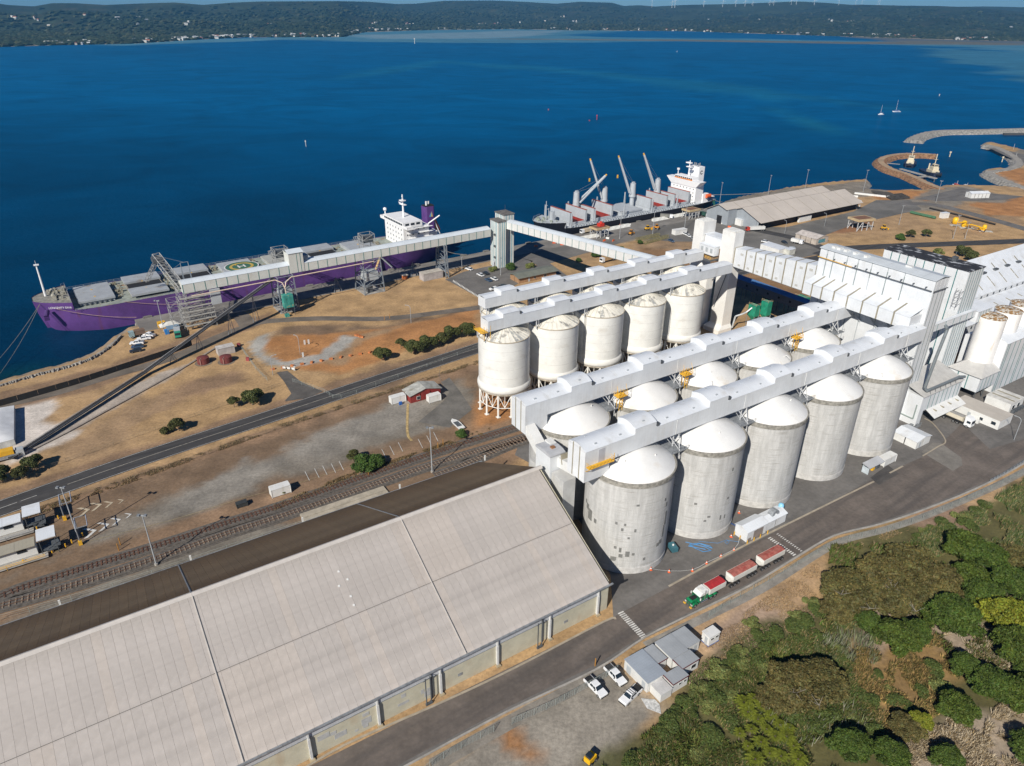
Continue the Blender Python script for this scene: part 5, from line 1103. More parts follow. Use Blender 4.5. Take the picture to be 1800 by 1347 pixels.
# lattice towers
def lattice(mb, x0, x1, y0, y1, z0, z1, nz, r=.16, taper=1.0):
 cs = [(x0,y0),(x1,y0),(x1,y1),(x0,y1)]; cx_, cy_ = (x0+x1)/2, (y0+y1)/2
 P = lambda k, i: (cx_+(cs[i][0]-cx_)*(1+(taper-1)*(1-k/nz)), cy_+(cs[i][1]-cy_)*(1+(taper-1)*(1-k/nz)), z0+(z1-z0)*k/nz)
 for i in range(4):
  mb.tube(P(0,i), P(nz,i), r*1.5, 4)
  for k in range(nz):
   mb.tube(P(k+1,i), P(k+1,(i+1)%4), r*.8, 4)
   mb.tube(P(k,i), P(k+1,(i+1)%4), r*.7, 4) if (k+i) % 2 else mb.tube(P(k,(i+1)%4), P(k+1,i), r*.7, 4)
QS = mat('quay_steel', (.20,.23,.26), .6, .12, 1)
for q0, q1, n0, n1, tp, lab in ((85.5,92.5,301,310,1.15,'grey steel trestle carrying the quay gallery, behind the green hopper'), (126,134.5,302,311,1.2,'wide grey steel trestle under the middle of the quay gallery')):
 t = thing('steel_trestle', lab, 'trestle', QP(q0, n0), QA, 'steel trestles under the quay gallery')
 f = MB(); lattice(f, 0, q1-q0, 0, n1-n0, 0, 16.2, 4, .2, tp); f.build('lattice', QS, t)['kind'] = 'stuff'
 MB().box(-1, q1-q0+1, -1, n1-n0+1, 0, .3).build('footing', CONC, t)
 MB().box(1, q1-q0-1, 1, n1-n0-2, 6, 10).build('transfer_bin', GREY_W, t)
 MB().box(1.5, 4, .5, 3, .3, 3.5).build('hut', DARKSTEEL, t)
t = thing('steel_trestle', 'slim grey steel trestle of the quay gallery beside the small pale shed', 'trestle', QP(169.5, 302.6), QA, 'steel trestles under the quay gallery')
f = MB(); lattice(f, 0, 1.2, 0, 8, 0, 16.4, 5, .2, 1.25); f.build('lattice', QS, t)['kind'] = 'stuff'
# scaffold stack under the loader end
sc = thing('scaffold_tower', 'dense scaffold tower of grey tubes and decks under the loader end of the gallery', 'scaffold', QP(46, 302.8), QA)
f = MB(); lattice(f, 0, 12, 0, 9, 0, 16.2, 8, .09, 1.0); lattice(f, 2.5, 9, 1, 8, 0, 16, 6, .12)
lattice(f, -4.5, -.5, 2, 8, 0, 13, 6, .08)
f.build('scaffold_tubes', mat('scaffold_grey', (.36,.36,.35), .6, .15, 1), sc)['kind'] = 'stuff'
for k in range(1, 8): MB().box(-.4, 12.4, -.5, 1.2, k*2.0, k*2.0+.22).build('deck', mat('scaffold_plank', (.38,.37,.34), .9, .15, 1), sc)
MB().box(11.5, 15.5, -.7, .2, 9.5, 16).build('hanging_panel', GREY_W, sc)
# ship loader
ld = thing('ship_loader', 'grey lattice ship loader boom reaching over the purple ship', 'ship loader', QP(47.8, 306), QA)
f = MB(); P0, P1 = Vector((0,0,17.5)), Vector((-4.5,18,27.5));
def truss(mb, p, q, w_, h_, n, r):
 p, q = Vector(p), Vector(q); d = (q-p).normalized(); s = Vector((d.y,-d.x,0)).normalized(); u_ = s.cross(d); C_ = lambda k, i: p+(q-p)*k/n+s*(w_/2*(1 if i in (1,2) else -1))+u_*(h_/2*(1 if i > 1 else -1))
 for i in range(4):
  mb.tube(C_(0,i), C_(n,i), r*1.3, 4)
  for k in range(n): mb.tube(C_(k,i), C_(k,(i+1)%4), r*.8, 4); mb.tube(C_(k,i), C_(k+1,(i+1)%4), r*.7, 4)
 for i in range(4): mb.tube(C_(n,i), C_(n,(i+1)%4), r, 4)
truss(f, P0, P1, 3.0, 2.4, 9, .13); f.build('boom', mat('loader_grey', (.34,.34,.33), .6, .15, 1), ld)['kind'] = 'stuff'
f = MB(); truss(f, P1+Vector((.5,-1.5,-.5)), (-8.5,31,13.5), 1.3, 1.3, 6, .1); f.build('spout', MATS['loader_grey'], ld)['kind'] = 'stuff'
MB().box(-6.5,-2.5,14,19,25.2,27).build('head_machine', DARKSTEEL, ld); boxtube(P0, P1, 1.4, .4).build('belt', DARKSTEEL, ld)
f = MB(); f.tube((2,4,20),(2,4,27),.14,5).tube((5,4,20),(5,4,27),.14,5).tube((2,4,27),(5,4,27),.12,5).tube((2,2,20),(2,4,27),.1,5).tube((5,2,20),(5,4,27),.1,5).tube((3.5,4,27),P1,.05,4).tube((2.5,4,27),P0+(P1-P0)*.5,.05,4); f.build('stay_frame', QS, ld)
for q_ in (90.5, 132.0):
 t = thing('ship_loader', 'parked grey shipping spout frame above the %s trestle' % ('middle' if q_ > 100 else 'drive house'), 'ship loader', QP(q_-2, 309.6), QA)
 f = MB(); lattice(f, 0, 6, 0, 5, 16, 26, 4, .13); f.build('lattice', MATS['loader_grey'], t)['kind'] = 'stuff'
 f = MB(); truss(f, (3,4,24), (2,13,21), 2, 2, 5, .1); f.build('spout', MATS['loader_grey'], t)['kind'] = 'stuff'
 MB().box(.5,5.5,.5,4.5,22,25).build('winch_house', DARKSTEEL, t)
for q_, lab in ((157.3, 'small steel mooring trestle beside the orange hut'), (116.5, 'small steel mooring trestle in the shade of the gallery')):
 t = thing('mooring_trestle', lab, 'trestle', QP(q_, 314), QA); f = MB()
 for a in (-2, 2): f.tube((a,-1.5,0),(0,0,7),.14,4).tube((a,1.5,0),(0,0,7),.14,4)
 f.tube((-1,-.8,3.5),(1,-.8,3.5),.1,4).tube((-1,.8,3.5),(1,.8,3.5),.1,4); f.build('frame', QS, t)['kind'] = 'stuff'
 MB().box(-1,1,-1,1,0,1.2).build('base', CONC, t)
# cream dust pipe along the gallery
cp = thing('dust_pipe', 'long cream pipe slung along the quay gallery with a forked middle', 'pipe', QP(0,0), QA)
MB().path([(50,300.8,15.4),(84.5,300.8,15.6),(87,299.6,14.2),(87.6,298.6,11.5),(87.6,298.6,9)], .22, 8).build('left_run', mat('cream_pipe', (.66,.53,.42), .5, .06, 1), cp)
MB().path([(131,300.8,15.8),(91.5,300.8,15.6),(88.6,299.8,14.2),(87.7,298.7,12.3)], .22, 8).build('right_run', MATS['cream_pipe'], cp)
gh = thing('green_hopper', 'faded green hopper bin on legs at the foot of the trestle', 'hopper', QP(85.6, 296.4), QA)
MB().box(0, 4.2, 0, 3, 3.6, 9.4).build('bin', mat('faded_green', (.05,.32,.27), .7, .25, .6, n2=((.35,.25,.1), .6, (1,1,1), .58, .68)), gh)
f = MB()
for a in (.1,4.1):
 for b in (.1,2.9): f.tube((a,b,0),(a,b,3.6),.15,4)
f.box(1.2,3,1,2,1.5,3.6); f.build('stand', DARKSTEEL, gh)['kind'] = 'stuff'
MB().box(-.6, 1.2, -1.4, 0, 0, 1.3).build('motor_box', MATS['faded_green'], gh)
# long ground conveyor climbing to the gallery
gc = thing('ground_conveyor', 'long dark open belt conveyor climbing from the salt stockpile to the quay gallery', 'conveyor', (0,0,0))
A0, A1, A2 = G(18,806,1.0), G(255,654,1.4), Vector((*QP(85,303.5).xy, 15.6))
d_ = (A1-A0).normalized()
for p, q, n_ in ((A0, A1, 18), (A1, A2, 16)):
 for k in range(n_):
  a, b = p+(q-p)*(k/n_), p+(q-p)*((k+.97)/n_)
  boxtube(a, b, 1.7, .35).build('belt_section', mat('belt_black', (.03,.03,.032), .7, .1, 1), gc)
  s = Vector(((b-a).y, -(b-a).x, 0)).normalized()*.95
  f = MB(); f.tube(a+s+Vector((0,0,.35)), b+s+Vector((0,0,.35)), .07, 4); f.build('hand_rail', STEEL_G, gc); f = MB().tube(a-s+Vector((0,0,.3)), b-s+Vector((0,0,.3)), .1, 4); f.build('pipe_rail', mat('pale_pipe', (.5,.5,.5), .5), gc)
for k, fr_ in enumerate((.18, .36, .6, .8)):
 p = A1+(A2-A1)*fr_; f = MB()
 f.tube((p.x-1.2,p.y-.6,0),(p.x,p.y,p.z),.12,4).tube((p.x+1.2,p.y+.6,0),(p.x,p.y,p.z),.12,4).tube((p.x-.6,p.y+1.2,0),(p.x,p.y,p.z),.1,4); f.build('trestle_leg', STEEL_G, gc)
# ================================================================== ships
def hull(L_, B, deck, fc, fcl, col_mat, parent, bowrake=6.0, boot=None, zb=-7):
 xs_ = [0,.6,1.5,3,5,8,12,17,23,30,40,60,L_*.5,L_*.7,L_-34,L_-24,L_-15,L_-8,L_-3,L_]
 xs_ = sorted(set(xs_+[fcl, fcl+.05])); rows = []
 for x_ in xs_:
  dk = fc if x_ <= fcl else deck
  def half(x0, ln, p, st, se):
   f_ = min(1, max(0, (x_-x0)/ln))**p; s_ = 1-(1-st)*max(0, (x_-(L_-se))/se)**2; return B/2*f_*s_
  hd = half(-.5, 20, .5, .74, 28); hw = half(bowrake*.5, 23, .52, .35, 30); hk = half(bowrake*.6, 30, .7, .05, 40)
  xr = lambda z: max(0, bowrake*(1-(z-zb)/(fc-zb)))*max(0, 1-x_/18)
  rows.append([(x_+xr(dk), hd, dk), (x_+xr(dk*.6), hw+(hd-hw)*.55, dk*.55+SEA*.45), (x_+xr(SEA), hw, SEA), (x_+xr(zb), hk, zb)])
 mb = MB(); n = 4; vs = []
 for r_ in rows: vs += [(a, -b, c) for a, b, c in r_]
 k0 = len(vs)
 for r_ in rows: vs += [(a, b, c) for a, b, c in r_]
 fs = []
 for i in range(len(rows)-1):
  for j in range(n-1):
   a = i*n+j; fs.append((a, a+1, a+n+1, a+n)); fs.append((k0+a, k0+a+n, k0+a+n+1, k0+a+1))
 e = (len(rows)-1)*n; fs += [(e+j, e+j+1, k0+e+j+1, k0+e+j) for j in range(n-1)]; fs += [(j, k0+j, k0+j+1, j+1) for j in range(n-1)]
 mb.add(vs, fs).build('hull', col_mat, parent, smooth=True, ang=40)
 return [(r_[0][0], r_[0][1]) for r_ in rows], xs_
def deckplate(pts, xs_, L_, z, x0, x1, m_, parent, inset=.15, name='deck'):
 sel = [(a, b-inset) for (a, b), x_ in zip(pts, xs_) if x0-.01 <= x_ <= x1+.01]
 poly = [(a, -b) for a, b in sel]+[(a, b) for a, b in reversed(sel)]
 mb = MB(); vs = [(p[0], p[1], z) for p in poly]; mb.add(vs, [upface(vs, f) for f in tess(poly)]); return mb.build(name, m_, parent)
def textmesh(name, body, size, m_, parent, loc, rot, extr=.02):
 cu = bpy.data.curves.new(name, 'FONT'); cu.body = body; cu.size = size; cu.extrude = extr; cu.align_x = 'LEFT'
 o = bpy.data.objects.new('tmp', cu); COL.objects.link(o); bpy.context.view_layer.update()
 me = bpy.data.meshes.new_from_object(o.evaluated_get(bpy.context.evaluated_depsgraph_get())); bpy.data.objects.remove(o)
 me.materials.clear(); me.materials.append(m_); r = bpy.data.objects.new(name, me); COL.objects.link(r); r.parent = parent; r.location = loc; r.rotation_euler = rot; return r
PURPLE = mat('purple_hull_paint', (.115,.05,.215), .5, .12, .12, n2=((.15,.045,.04), .16, (1.6,1.6,.10), .64, .78), fine=.05)
DECKG = mat('ship_deck_green_grey', (.30,.33,.29), .8, .15, .4, n2=((.28,.15,.07), .3, (1,1,1), .6, .72)); HATCH = mat('hatch_cover_grey', (.36,.38,.40), .6, .06, .3, n2=((.25,.2,.15), .25, (1,1,1), .62, .78))
HATCH2 = mat('hatch_cover_beige', (.40,.40,.36), .6, .06, .3); SHIPW = mat('ship_white', (.80,.80,.80), .5, .03, .3, n2=((.55,.42,.3), .5, (1,1,.3), .68, .8)); HOLD = mat('hold_dark', (.012,.012,.014), .9)
s1_ = thing('bulk_carrier', 'long purple bulk carrier with grey hatches and a helipad mark moored at the wharf', 'ship', QP(-4.2, 347.3), QA)
L1 = 189
pts, xs_ = hull(L1, 32, 7.5, 10.6, 13.5, PURPLE, s1_, bowrake=3.2)
deckplate(pts, xs_, L1, 10.35, 0, 13.5, mat('forecastle_deck', (.26,.25,.22), .8, .2, .8), s1_, .25, 'forecastle_deck'); deckplate(pts, xs_, L1, 7.3, 13.5, L1, DECKG, s1_)
MB().box(13.2+4.4*0, 13.6, -13.2, 13.2, 7.3, 10.3).build('forecastle_bulkhead', PURPLE, s1_)
MB().box(L1-.4, L1, -11, 11, 7.2, 8.3).build('stern_rail_panel', PURPLE, s1_)
hq = [16.2, 36.2, 57.5, 78.0, 99.5, 120.5, 141.5]
for i, hx in enumerate(hq):
 w_ = 14.6 if i else 13.4; hm_ = HATCH if i not in (4,) else HATCH2
 MB().box(hx, hx+w_, -10.4, 10.4, 7.3, 8.5).build('hatch_coaming', HATCH if i != 1 else mat('rusty_coaming', (.3,.27,.22), .8, .2, .8), s1_)
 if i in (1, 2, 5):   # covers rolled apart
  MB().box(hx+.4, hx+w_-.4, -4.4, 4.4, 8.4, 8.56).build('open_hold', HOLD, s1_)
  MB().box(hx-.3, hx+w_+.3, -14.2, -4.6, 8.62, 9.5).build('hatch_cover', hm_, s1_); MB().box(hx-.3, hx+w_+.3, 4.6, 14.2, 8.62, 9.5).build('hatch_cover', hm_, s1_)
 else:
  MB().box(hx-.3, hx+w_+.3, -10.8, -.05, 8.55, 9.35).build('hatch_cover', hm_, s1_); MB().box(hx-.3, hx+w_+.3, .05, 10.8, 8.55, 9.35).build('hatch_cover', hm_, s1_)
 for yy in (-7, 3): MB().box(hx+w_*.45, hx+w_*.45+.7, yy, yy+.5, 9.36, 9.52).build('hatch_fitting', YEL, s1_)
 f = MB()
 for q_ in range(7): f.box(hx+q_*w_/7, hx+q_*w_/7+.5, -11.3, -10.5, 7.4, 8.4)
 f.build('coaming_stays', DARKSTEEL, s1_)['kind'] = 'stuff'
 f = MB(); xg = hx+w_+1.2
 for _ in range(16): a = random.uniform(xg-.5, xg+3.2); b = random.uniform(-11, 11); f.box(a, a+random.uniform(.4,1.4), b, b+random.uniform(.4,1.8), 7.3, 7.3+random.uniform(.4,1.6))
 f.build('deck_machinery', mat('deck_gear', (.33,.30,.22), .7, .3, 1.5), s1_)['kind'] = 'stuff'
# helipad rings on the fourth hatch
hp = Vector((hq[3]+7.3+1.5, 0, 9.37))
def ring(r0, r1, z, m_, parent, name, c, n=40):
 mb = MB(); vs = [];
 for k in range(n):
  a = 2*math.pi*k/n; vs += [(c[0]+r0*math.cos(a), c[1]+r0*math.sin(a), z), (c[0]+r1*math.cos(a), c[1]+r1*math.sin(a), z)]
 return mb.add(vs, [(2*k, 2*k+1, 2*((k+1)%n)+1, 2*((k+1)%n)) for k in range(n)]).build(name, m_, parent)
HG = mat('helipad_green', (.05,.14,.09), .7, .1, 1)
ring(.02, 7.4, 9.38, HG, s1_, 'helipad_disc', hp); ring(4.3, 5.6, 9.42, mat('helipad_yellow', (.5,.36,.08), .7, .1, 1), s1_, 'helipad_ring', hp); ring(7.5, 8.0, 9.42, PLAIN_W, s1_, 'helipad_rim', hp)
f = MB(); f.box(hp.x-1.7,hp.x-1.0,-2,2,9.4,9.44).box(hp.x+1.0,hp.x+1.7,-2,2,9.4,9.44).box(hp.x-1.0,hp.x+1.0,-.35,.35,9.4,9.44); f.build('helipad_letter_h', PLAIN_W, s1_)
# foremast and windlass
f = MB(); f.tube((5.2,2,10.4),(5.2,2,24),.5,8,r2=.3).tube((5.2,.6,23.5),(5.2,3.4,23.5),.12,4).box(4.3,6.2,1.2,2.8,24,24.3).tube((5.2,2,24),(5.2,2,26),.08,4); f.build('foremast', SHIPW, s1_)
f = MB()
for k in range(24): a = random.uniform(6, 12.5); b = random.uniform(-9, 9); f.box(a, a+random.uniform(.5,1.6), b, b+random.uniform(.5,1.8), 10.35, 10.35+random.uniform(.4,1.5))
for a, b in ((8,-4),(8,3)): f.tube((a,b,11.2),(a,b+3,11.2),.9,10)
f.build('mooring_gear', mat('mooring_gear_cream', (.42,.40,.33), .7, .3, 1.5, n2=((.6,.38,.05), 1, (1,1,1), .62, .7)), s1_)['kind'] = 'stuff'
def rail(parent, pts_, z, h=1.1, m_=None, name='railing'):
 f = MB()
 for zz in (h, h*.5): f.path([(p[0], p[1], z+zz) for p in pts_], .06, 3)
 for a, b in zip(pts_[:-1], pts_[1:]):
  n = max(1, int(math.dist(a, b)/3));
  for k in range(n): x_ = a[0]+(b[0]-a[0])*k/n; y_ = a[1]+(b[1]-a[1])*k/n; f.tube((x_,y_,z),(x_,y_,z+h),.06,3)
 f.build(name, m_ or STEEL_G, parent)['kind'] = 'stuff'
rail(s1_, [(14,15.2),(24,15.8),(160,15.8)], 7.3, 1.2); rail(s1_, [(14,-15.2),(24,-15.8),(160,-15.8)], 7.3, 1.0); rail(s1_, [(12,12),(13.3,12.8),(13.3,-12.8)], 10.4)
textmesh('hull_name', 'LONGEVITY DIVA', 1.15, PLAIN_W, s1_, (4.9, -10.15, 8.55), (rad(82), 0, rad(-29)))
f = MB(); f.tube((4.2,-9.0,7.6),(3.2,-11.2,5.8),.9,10).box(2.4,4.2,-11.9,-10.9,4.3,5.6); f.build('anchor', mat('anchor_purple', (.06,.025,.13), .6, .1), s1_)
MB().box(11.2,11.45,-16.4,-14.0,-2.6,3.2).build('draught_marks', mat('faded_marks', (.45,.42,.5), .7, .3, 2), s1_) if False else None
# superstructure
ax = 168.5
MB().box(ax, ax+15, -11, 11, 7.3, 18.2).build('accommodation', SHIPW, s1_)
MB().box(ax+15.02, ax+22, -8, 8, 7.3, 13).build('engine_casing', SHIPW, s1_)
MB().box(ax-.3, ax+11, -11.6, 11.6, 18.22, 21.0).build('bridge_deckhouse', SHIPW, s1_); MB().box(ax-.2, ax+4.5, -16, 16, 18.1, 18.5).build('wing_deck', SHIPW, s1_)
for sy in (-1, 1): MB().box(ax, ax+3.5, sy*15.9-(.1 if sy > 0 else 0), sy*15.9+(.1 if sy < 0 else 0), 18.5, 19.7).box(ax-.3, ax-.15, min(sy*11.6, sy*16), max(sy*11.6, sy*16), 18.5, 19.7).build('bridge_wing', SHIPW, s1_)
for k in range(11): MB().box(ax-.36, ax-.31, -10.6+k*1.95, -10.6+k*1.95+1.6, 19.4, 20.4).build('bridge_window', GLASS, s1_)
for k in range(3): MB().box(ax+1+k*3.2, ax+3.2+k*3.2, -11.68, -11.61, 19.3, 20.4).build('bridge_window', GLASS, s1_)
for r_ in range(4):
 for k in range(6): MB().box(ax-.06, ax-.01, -9+k*3.3, -8.4+k*3.3, 8.8+r_*2.5, 9.7+r_*2.5).build('porthole_window', GLASS, s1_)
 for k in range(4): MB().box(ax+2+k*3.3, ax+2.6+k*3.3, -11.07, -11.01, 8.8+r_*2.5, 9.7+r_*2.5).build('porthole_window', GLASS, s1_)
 MB().box(ax+2, ax+17, -12.4, -11.1, 9.7+r_*2.6-.1, 9.7+r_*2.6).build('side_deck', SHIPW, s1_)
MB().prism([(ax+18,-2),(ax+19,-2.6),(ax+23,-2.6),(ax+24,-1.5),(ax+24,1.5),(ax+23,2.6),(ax+19,2.6),(ax+18,2)], 13, 25).build('funnel', PURPLE, s1_)
MB().prism([(ax+18.3,-1.9),(ax+23.7,-1.9),(ax+23.7,1.9),(ax+18.3,1.9)], 25.02, 25.6).build('funnel_top', BLACK, s1_)
MB().add([(ax+20,-2.66,19.5),(ax+22.4,-2.66,19.5),(ax+21.7,-2.66,22.6)], [(0,1,2)]).add([(ax+20,-2.7,19.5),(ax+21.2,-2.7,19.5),(ax+21.7,-2.7,22.6)], [(0,1,2)], 1).build('funnel_mark', [mat('mark_gold', (.7,.5,.15)), mat('mark_blue', (.1,.35,.6))], s1_)
f = MB(); f.tube((ax+19.5,-1,25.5),(ax+19.5,-1,27.8),.5,8).tube((ax+22,1,25.5),(ax+22,1,27.2),.4,8); f.build('exhaust_pipe', PLAIN_W, s1_)
f = MB(); f.tube((ax+6,0,21),(ax+6,0,33),.55,8,r2=.3).box(ax+5,ax+7,-2.5,2.5,27.6,27.9).box(ax+4.6,ax+7.2,-1.4,1.4,29.6,30.1).tube((ax+5,-2.4,28),(ax+5,2.4,28.6),.25,6).tube((ax+4.5,-3,31.5),(ax+7,3,31.5),.12,4); f.build('radar_mast', SHIPW, s1_)
MB().lathe([(.01,22.4),(.8,22.7),(1,23.4),(.8,24.1),(.01,24.4)], 16, c=(ax+1,12)).tube((ax+1,12,18.5),(ax+1,12,22.6),.3,6).build('radome', SHIPW, s1_, smooth=True)
f = MB(); f.tube((ax+16,-9,13),(ax+16,-9,18),.45,8).tube((ax+16,-9,18),(ax+22,-11,22),.35,8); f.build('provision_crane', SHIPW, s1_)
f = MB(); truss_dummy = None
for sy in (-1.6, 1.6): f.tube((ax+27,sy,9),(ax+23,sy,18.5),.3,6).tube((ax+27,sy,9),(ax+24.5,sy,8),.3,6)
f.build('lifeboat_ramp', SHIPW, s1_);
MB().tube((ax+24,0,17.2),(ax+27,0,10.8),1.35,10,r2=1.1).build('lifeboat', mat('orange_lifeboat', (.7,.12,.03), .5), s1_)
for q_, n_ in ((66, 1), (150, 1)): MB().path([(q_,-15.6,9.5),(q_+6,-21,2.0)], .4, 4).build('gangway', STEEL_G, s1_) if q_ == 150 else None
boxtube((152,-16.2,7.2),(146,-20.5,.4),1.0,.5).build('gangway', mat('orange_gangway', (.5,.33,.15), .7, .2), s1_)
# mooring lines of the purple ship
ml_ = thing('mooring_lines', 'long slack mooring ropes from the bow of the purple ship', 'rope', (0,0,0))
ROPE = mat('rope_grey', (.35,.33,.28), .9); ROPP = mat('rope_pink', (.45,.30,.26), .9)
def rope(a, b, sag, m_, parent=ml_, r=.11):
 a, b = Vector(a), Vector(b); MB().path([a+(b-a)*(k/10)-Vector((0,0,sag*4*(k/10)*(1-k/10))) for k in range(11)], r, 4).build('rope', m_, parent)
bw = QP(-1.5, 342, 10.2); rope(bw, G(-60,690,-2.5), 2, ROPE); rope(bw, G(-40,705,-2.5), 2.5, ROPE); rope(QP(3,333,9.6), QP(31,329,.8), 1.2, ROPP); rope(QP(28,331,8), QP(62,329,.8), 1, ROPP)
# ---- second ship
NAVYH = mat('black_hull_paint', (.012,.013,.02), .45, .1, .2, n2=((.16,.04,.02), .1, (1.5,1.5,.15), .7, .8)); SG = mat('ship_grey_paint', (.42,.45,.48), .55, .05, .3); DRED = mat('hold_red_oxide', (.26,.028,.02), .7, .12, .4)
s2_ = thing('bulk_carrier', 'black bulk carrier with four grey deck cranes and red open holds behind the junction tower', 'ship', QP(256.5, 344.5), QA)
L2 = 150
pts, xs_ = hull(L2, 29, 3.4, 6.6, 14, NAVYH, s2_, zb=-8)
deckplate(pts, xs_, L2, 6.3, 0, 14, SG, s2_, .25, 'forecastle_deck'); deckplate(pts, xs_, L2, 3.2, 14, L2, SG, s2_)
MB().box(13.8,14.1,-12,12,3.2,6.2).build('forecastle_bulkhead', SG, s2_)
hx2 = [(18.5, 13.5), (37.5, 16), (62, 17.5), (86, 16), (108, 15)]
for i, (hx, w_) in enumerate(hx2):
 MB().box(hx, hx+w_, -9.6, -8.8, 3.2, 5.0).box(hx, hx+w_, 8.8, 9.6, 3.2, 5.0).box(hx, hx+.8, -8.8, 8.8, 3.2, 5.0).box(hx+w_-.8, hx+w_, -8.8, 8.8, 3.2, 5).build('hatch_coaming', SG, s2_)
 if i == 2:
  for k in range(4): MB().box(hx-.2+k*(w_+.4)/4, hx-.25+(k+1)*(w_+.4)/4, -9.9, 9.9, 5.02, 5.9).build('hatch_cover', SG, s2_)
  continue
 MB().box(hx+.8, hx+w_-.8, -8.8, 8.8, 3.3, 3.5).build('hold_floor', HOLD, s2_)
 MB().box(hx+w_-1.6, hx+w_-.82, -8.8, 8.8, 3.4, 5.3).box(hx+.82, hx+w_-1.6, 8.0, 8.78, 3.4, 5.3).build('hold_wall', DRED, s2_)
 MB().add([(hx+w_*.42,-8.7,3.8),(hx+w_-.9,-8.7,3.8),(hx+w_-.9,8.7,5.2),(hx+w_*.42,8.7,5.2)], [(0,1,2,3)]).build('hold_lining', DRED, s2_)
 for x_, nm in ((hx+.2, 'raised_hatch_panel'), (hx+w_-1.0, 'raised_hatch_panel')):
  for dx_ in (0, .75): MB().box(x_+dx_, x_+dx_+.6, -9.7, 9.7, 5.1, 11.4).build(nm, SG, s2_)
  MB().box(x_-.05, x_+1.4, -9.75, 9.75, 11.42, 11.6).build('panel_edge', mat('rust_red_edge', (.35,.1,.07), .7), s2_)
def deck_crane(x_, y_, luff, slew, zt, ln):
 MB().tube((x_,y_,3.2),(x_,y_,zt-8.5),1.5,12).build('crane_post', SG, s2_, smooth=True, ang=40); MB().tube((x_,y_,zt-8.7),(x_,y_,zt-7.6),2.3,14).build('crane_ring', SG, s2_, smooth=True, ang=40)
 MB().tube((x_,y_,zt-7.6),(x_,y_,zt),2.1,12,r2=1.8).box(x_-.5,x_+1.2,y_-.4,y_+.9,zt,zt+.9).build('crane_house', SG, s2_, smooth=True, ang=40)
 MB().box(x_+1.6,x_+2.3,y_-.5,y_+.3,zt-7.6,zt-6.8).build('lamp', YEL, s2_)
 d = Vector((math.cos(slew)*math.cos(luff), math.sin(slew)*math.cos(luff), math.sin(luff))); s = Vector((-d.y, d.x, 0)).normalized(); b = Vector((x_,y_,zt-6.5))+d.xy.to_3d().normalized()*1.7; e = b+d*ln
 f = MB().tube(b+s*1.5, e+s*.3, .6, 6).tube(b-s*1.5, e-s*.3, .6, 6)
 for k in (.35,.7,1): p = b+d*ln*k; q_ = 1.4+(.25-1.4)*k; f.tube(p+s*q_, p-s*q_, .2, 4)
 f.build('crane_jib', SG, s2_); MB().tube(e, e+d*1.2, .5, 6).build('jib_head', YEL, s2_)
 f = MB().tube(Vector((x_,y_,zt+.6)), e, .06, 3).tube(Vector((x_,y_,zt)), b+d*ln*.6, .06, 3); f.build('crane_cable', STEEL_G, s2_)
 return e
e_ = deck_crane(34.2, 3.5, rad(38), rad(-8), 19.5, 24)
e_ = deck_crane(57.5, 3.5, rad(70), rad(150), 19.5, 25); MB().box(e_.x-.4,e_.x+.4,e_.y-.3,e_.y+.3,e_.z-13,e_.z-11).build('crane_hook', YEL, s2_)
e_ = deck_crane(82.2, 3.5, rad(68), rad(155), 19.5, 25); MB().box(e_.x-.4,e_.x+.4,e_.y-.3,e_.y+.3,e_.z-13,e_.z-11).build('crane_hook', YEL, s2_)
e_ = deck_crane(105.0, 3.5, rad(66), rad(160), 19.5, 25)
for x_ in (16.8, 35.2, 59.5, 84.2, 107):
 for sy in (-1, 1):
  MB().add([(x_,sy*12.9,3.2),(x_+1.3,sy*12.9,3.2),(x_+.9,sy*12.9,11.6),(x_+.4,sy*12.9,11.6),(x_,sy*13.5,3.2),(x_+1.3,sy*13.5,3.2),(x_+.9,sy*13.5,11.6),(x_+.4,sy*13.5,11.6)], [(0,1,2,3),(7,6,5,4),(0,4,5,1),(1,5,6,2),(2,6,7,3),(3,7,4,0)]).build('timber_stanchion', SG, s2_)
for k in range(5):
 f = MB()
 for q_ in range(9): f.box(20+k*22+q_*2.1, 20.35+k*22+q_*2.1, -13.6, -13.0, 3.2, 4.9)
 f.box(20+k*22, 38+k*22, -13.7, -12.9, 4.9, 5.05); f.build('bulwark_frames', SG, s2_)['kind'] = 'stuff'
f = MB(); f.tube((8,0,6.3),(8,0,18),.35,6,r2=.2).tube((10,0,6.3),(10,0,13.5),.2,6).tube((8,0,13),(10.2,0,13),.15,4).tube((8,-1.5,15.5),(8,1.5,15.5),.1,4); f.build('foremast', SG, s2_)
MB().box(10.6,12.4,-3,0,6.3,11.5).build('mast_house', SG, s2_)
f = MB()
for k in range(30): a = random.uniform(2.5, 13); hb2 = min(9, 1.2+a*.8); b = random.uniform(-hb2, hb2); f.box(a, a+random.uniform(.4,1.3), b, b+random.uniform(.4,1.5), 6.3, 6.3+random.uniform(.4,1.5))
f.build('mooring_gear', mat('mooring_gear_green', (.36,.40,.34), .7, .3, 1.5), s2_)['kind'] = 'stuff'
ax = 126.5; SW2 = mat('ship_bright_white', (.83,.83,.83), .5, .02)
MB().box(ax, ax+7.5, -11.5, 11.5, 3.2, 15.4).build('accommodation', SW2, s2_)
MB().add([(ax-.4,-11.5,14.0),(ax-.4,11.5,14.0),(ax+5,11.5,14.0),(ax+5,-11.5,14.0),(ax-1.0,-15.5,18.0),(ax-1.0,15.5,18.0),(ax+5,15.5,18.0),(ax+5,-15.5,18.0)], [(3,2,1,0),(4,5,6,7),(0,1,5,4),(1,2,6,5),(2,3,7,6),(3,0,4,7)]).build('bridge_wings', SW2, s2_)
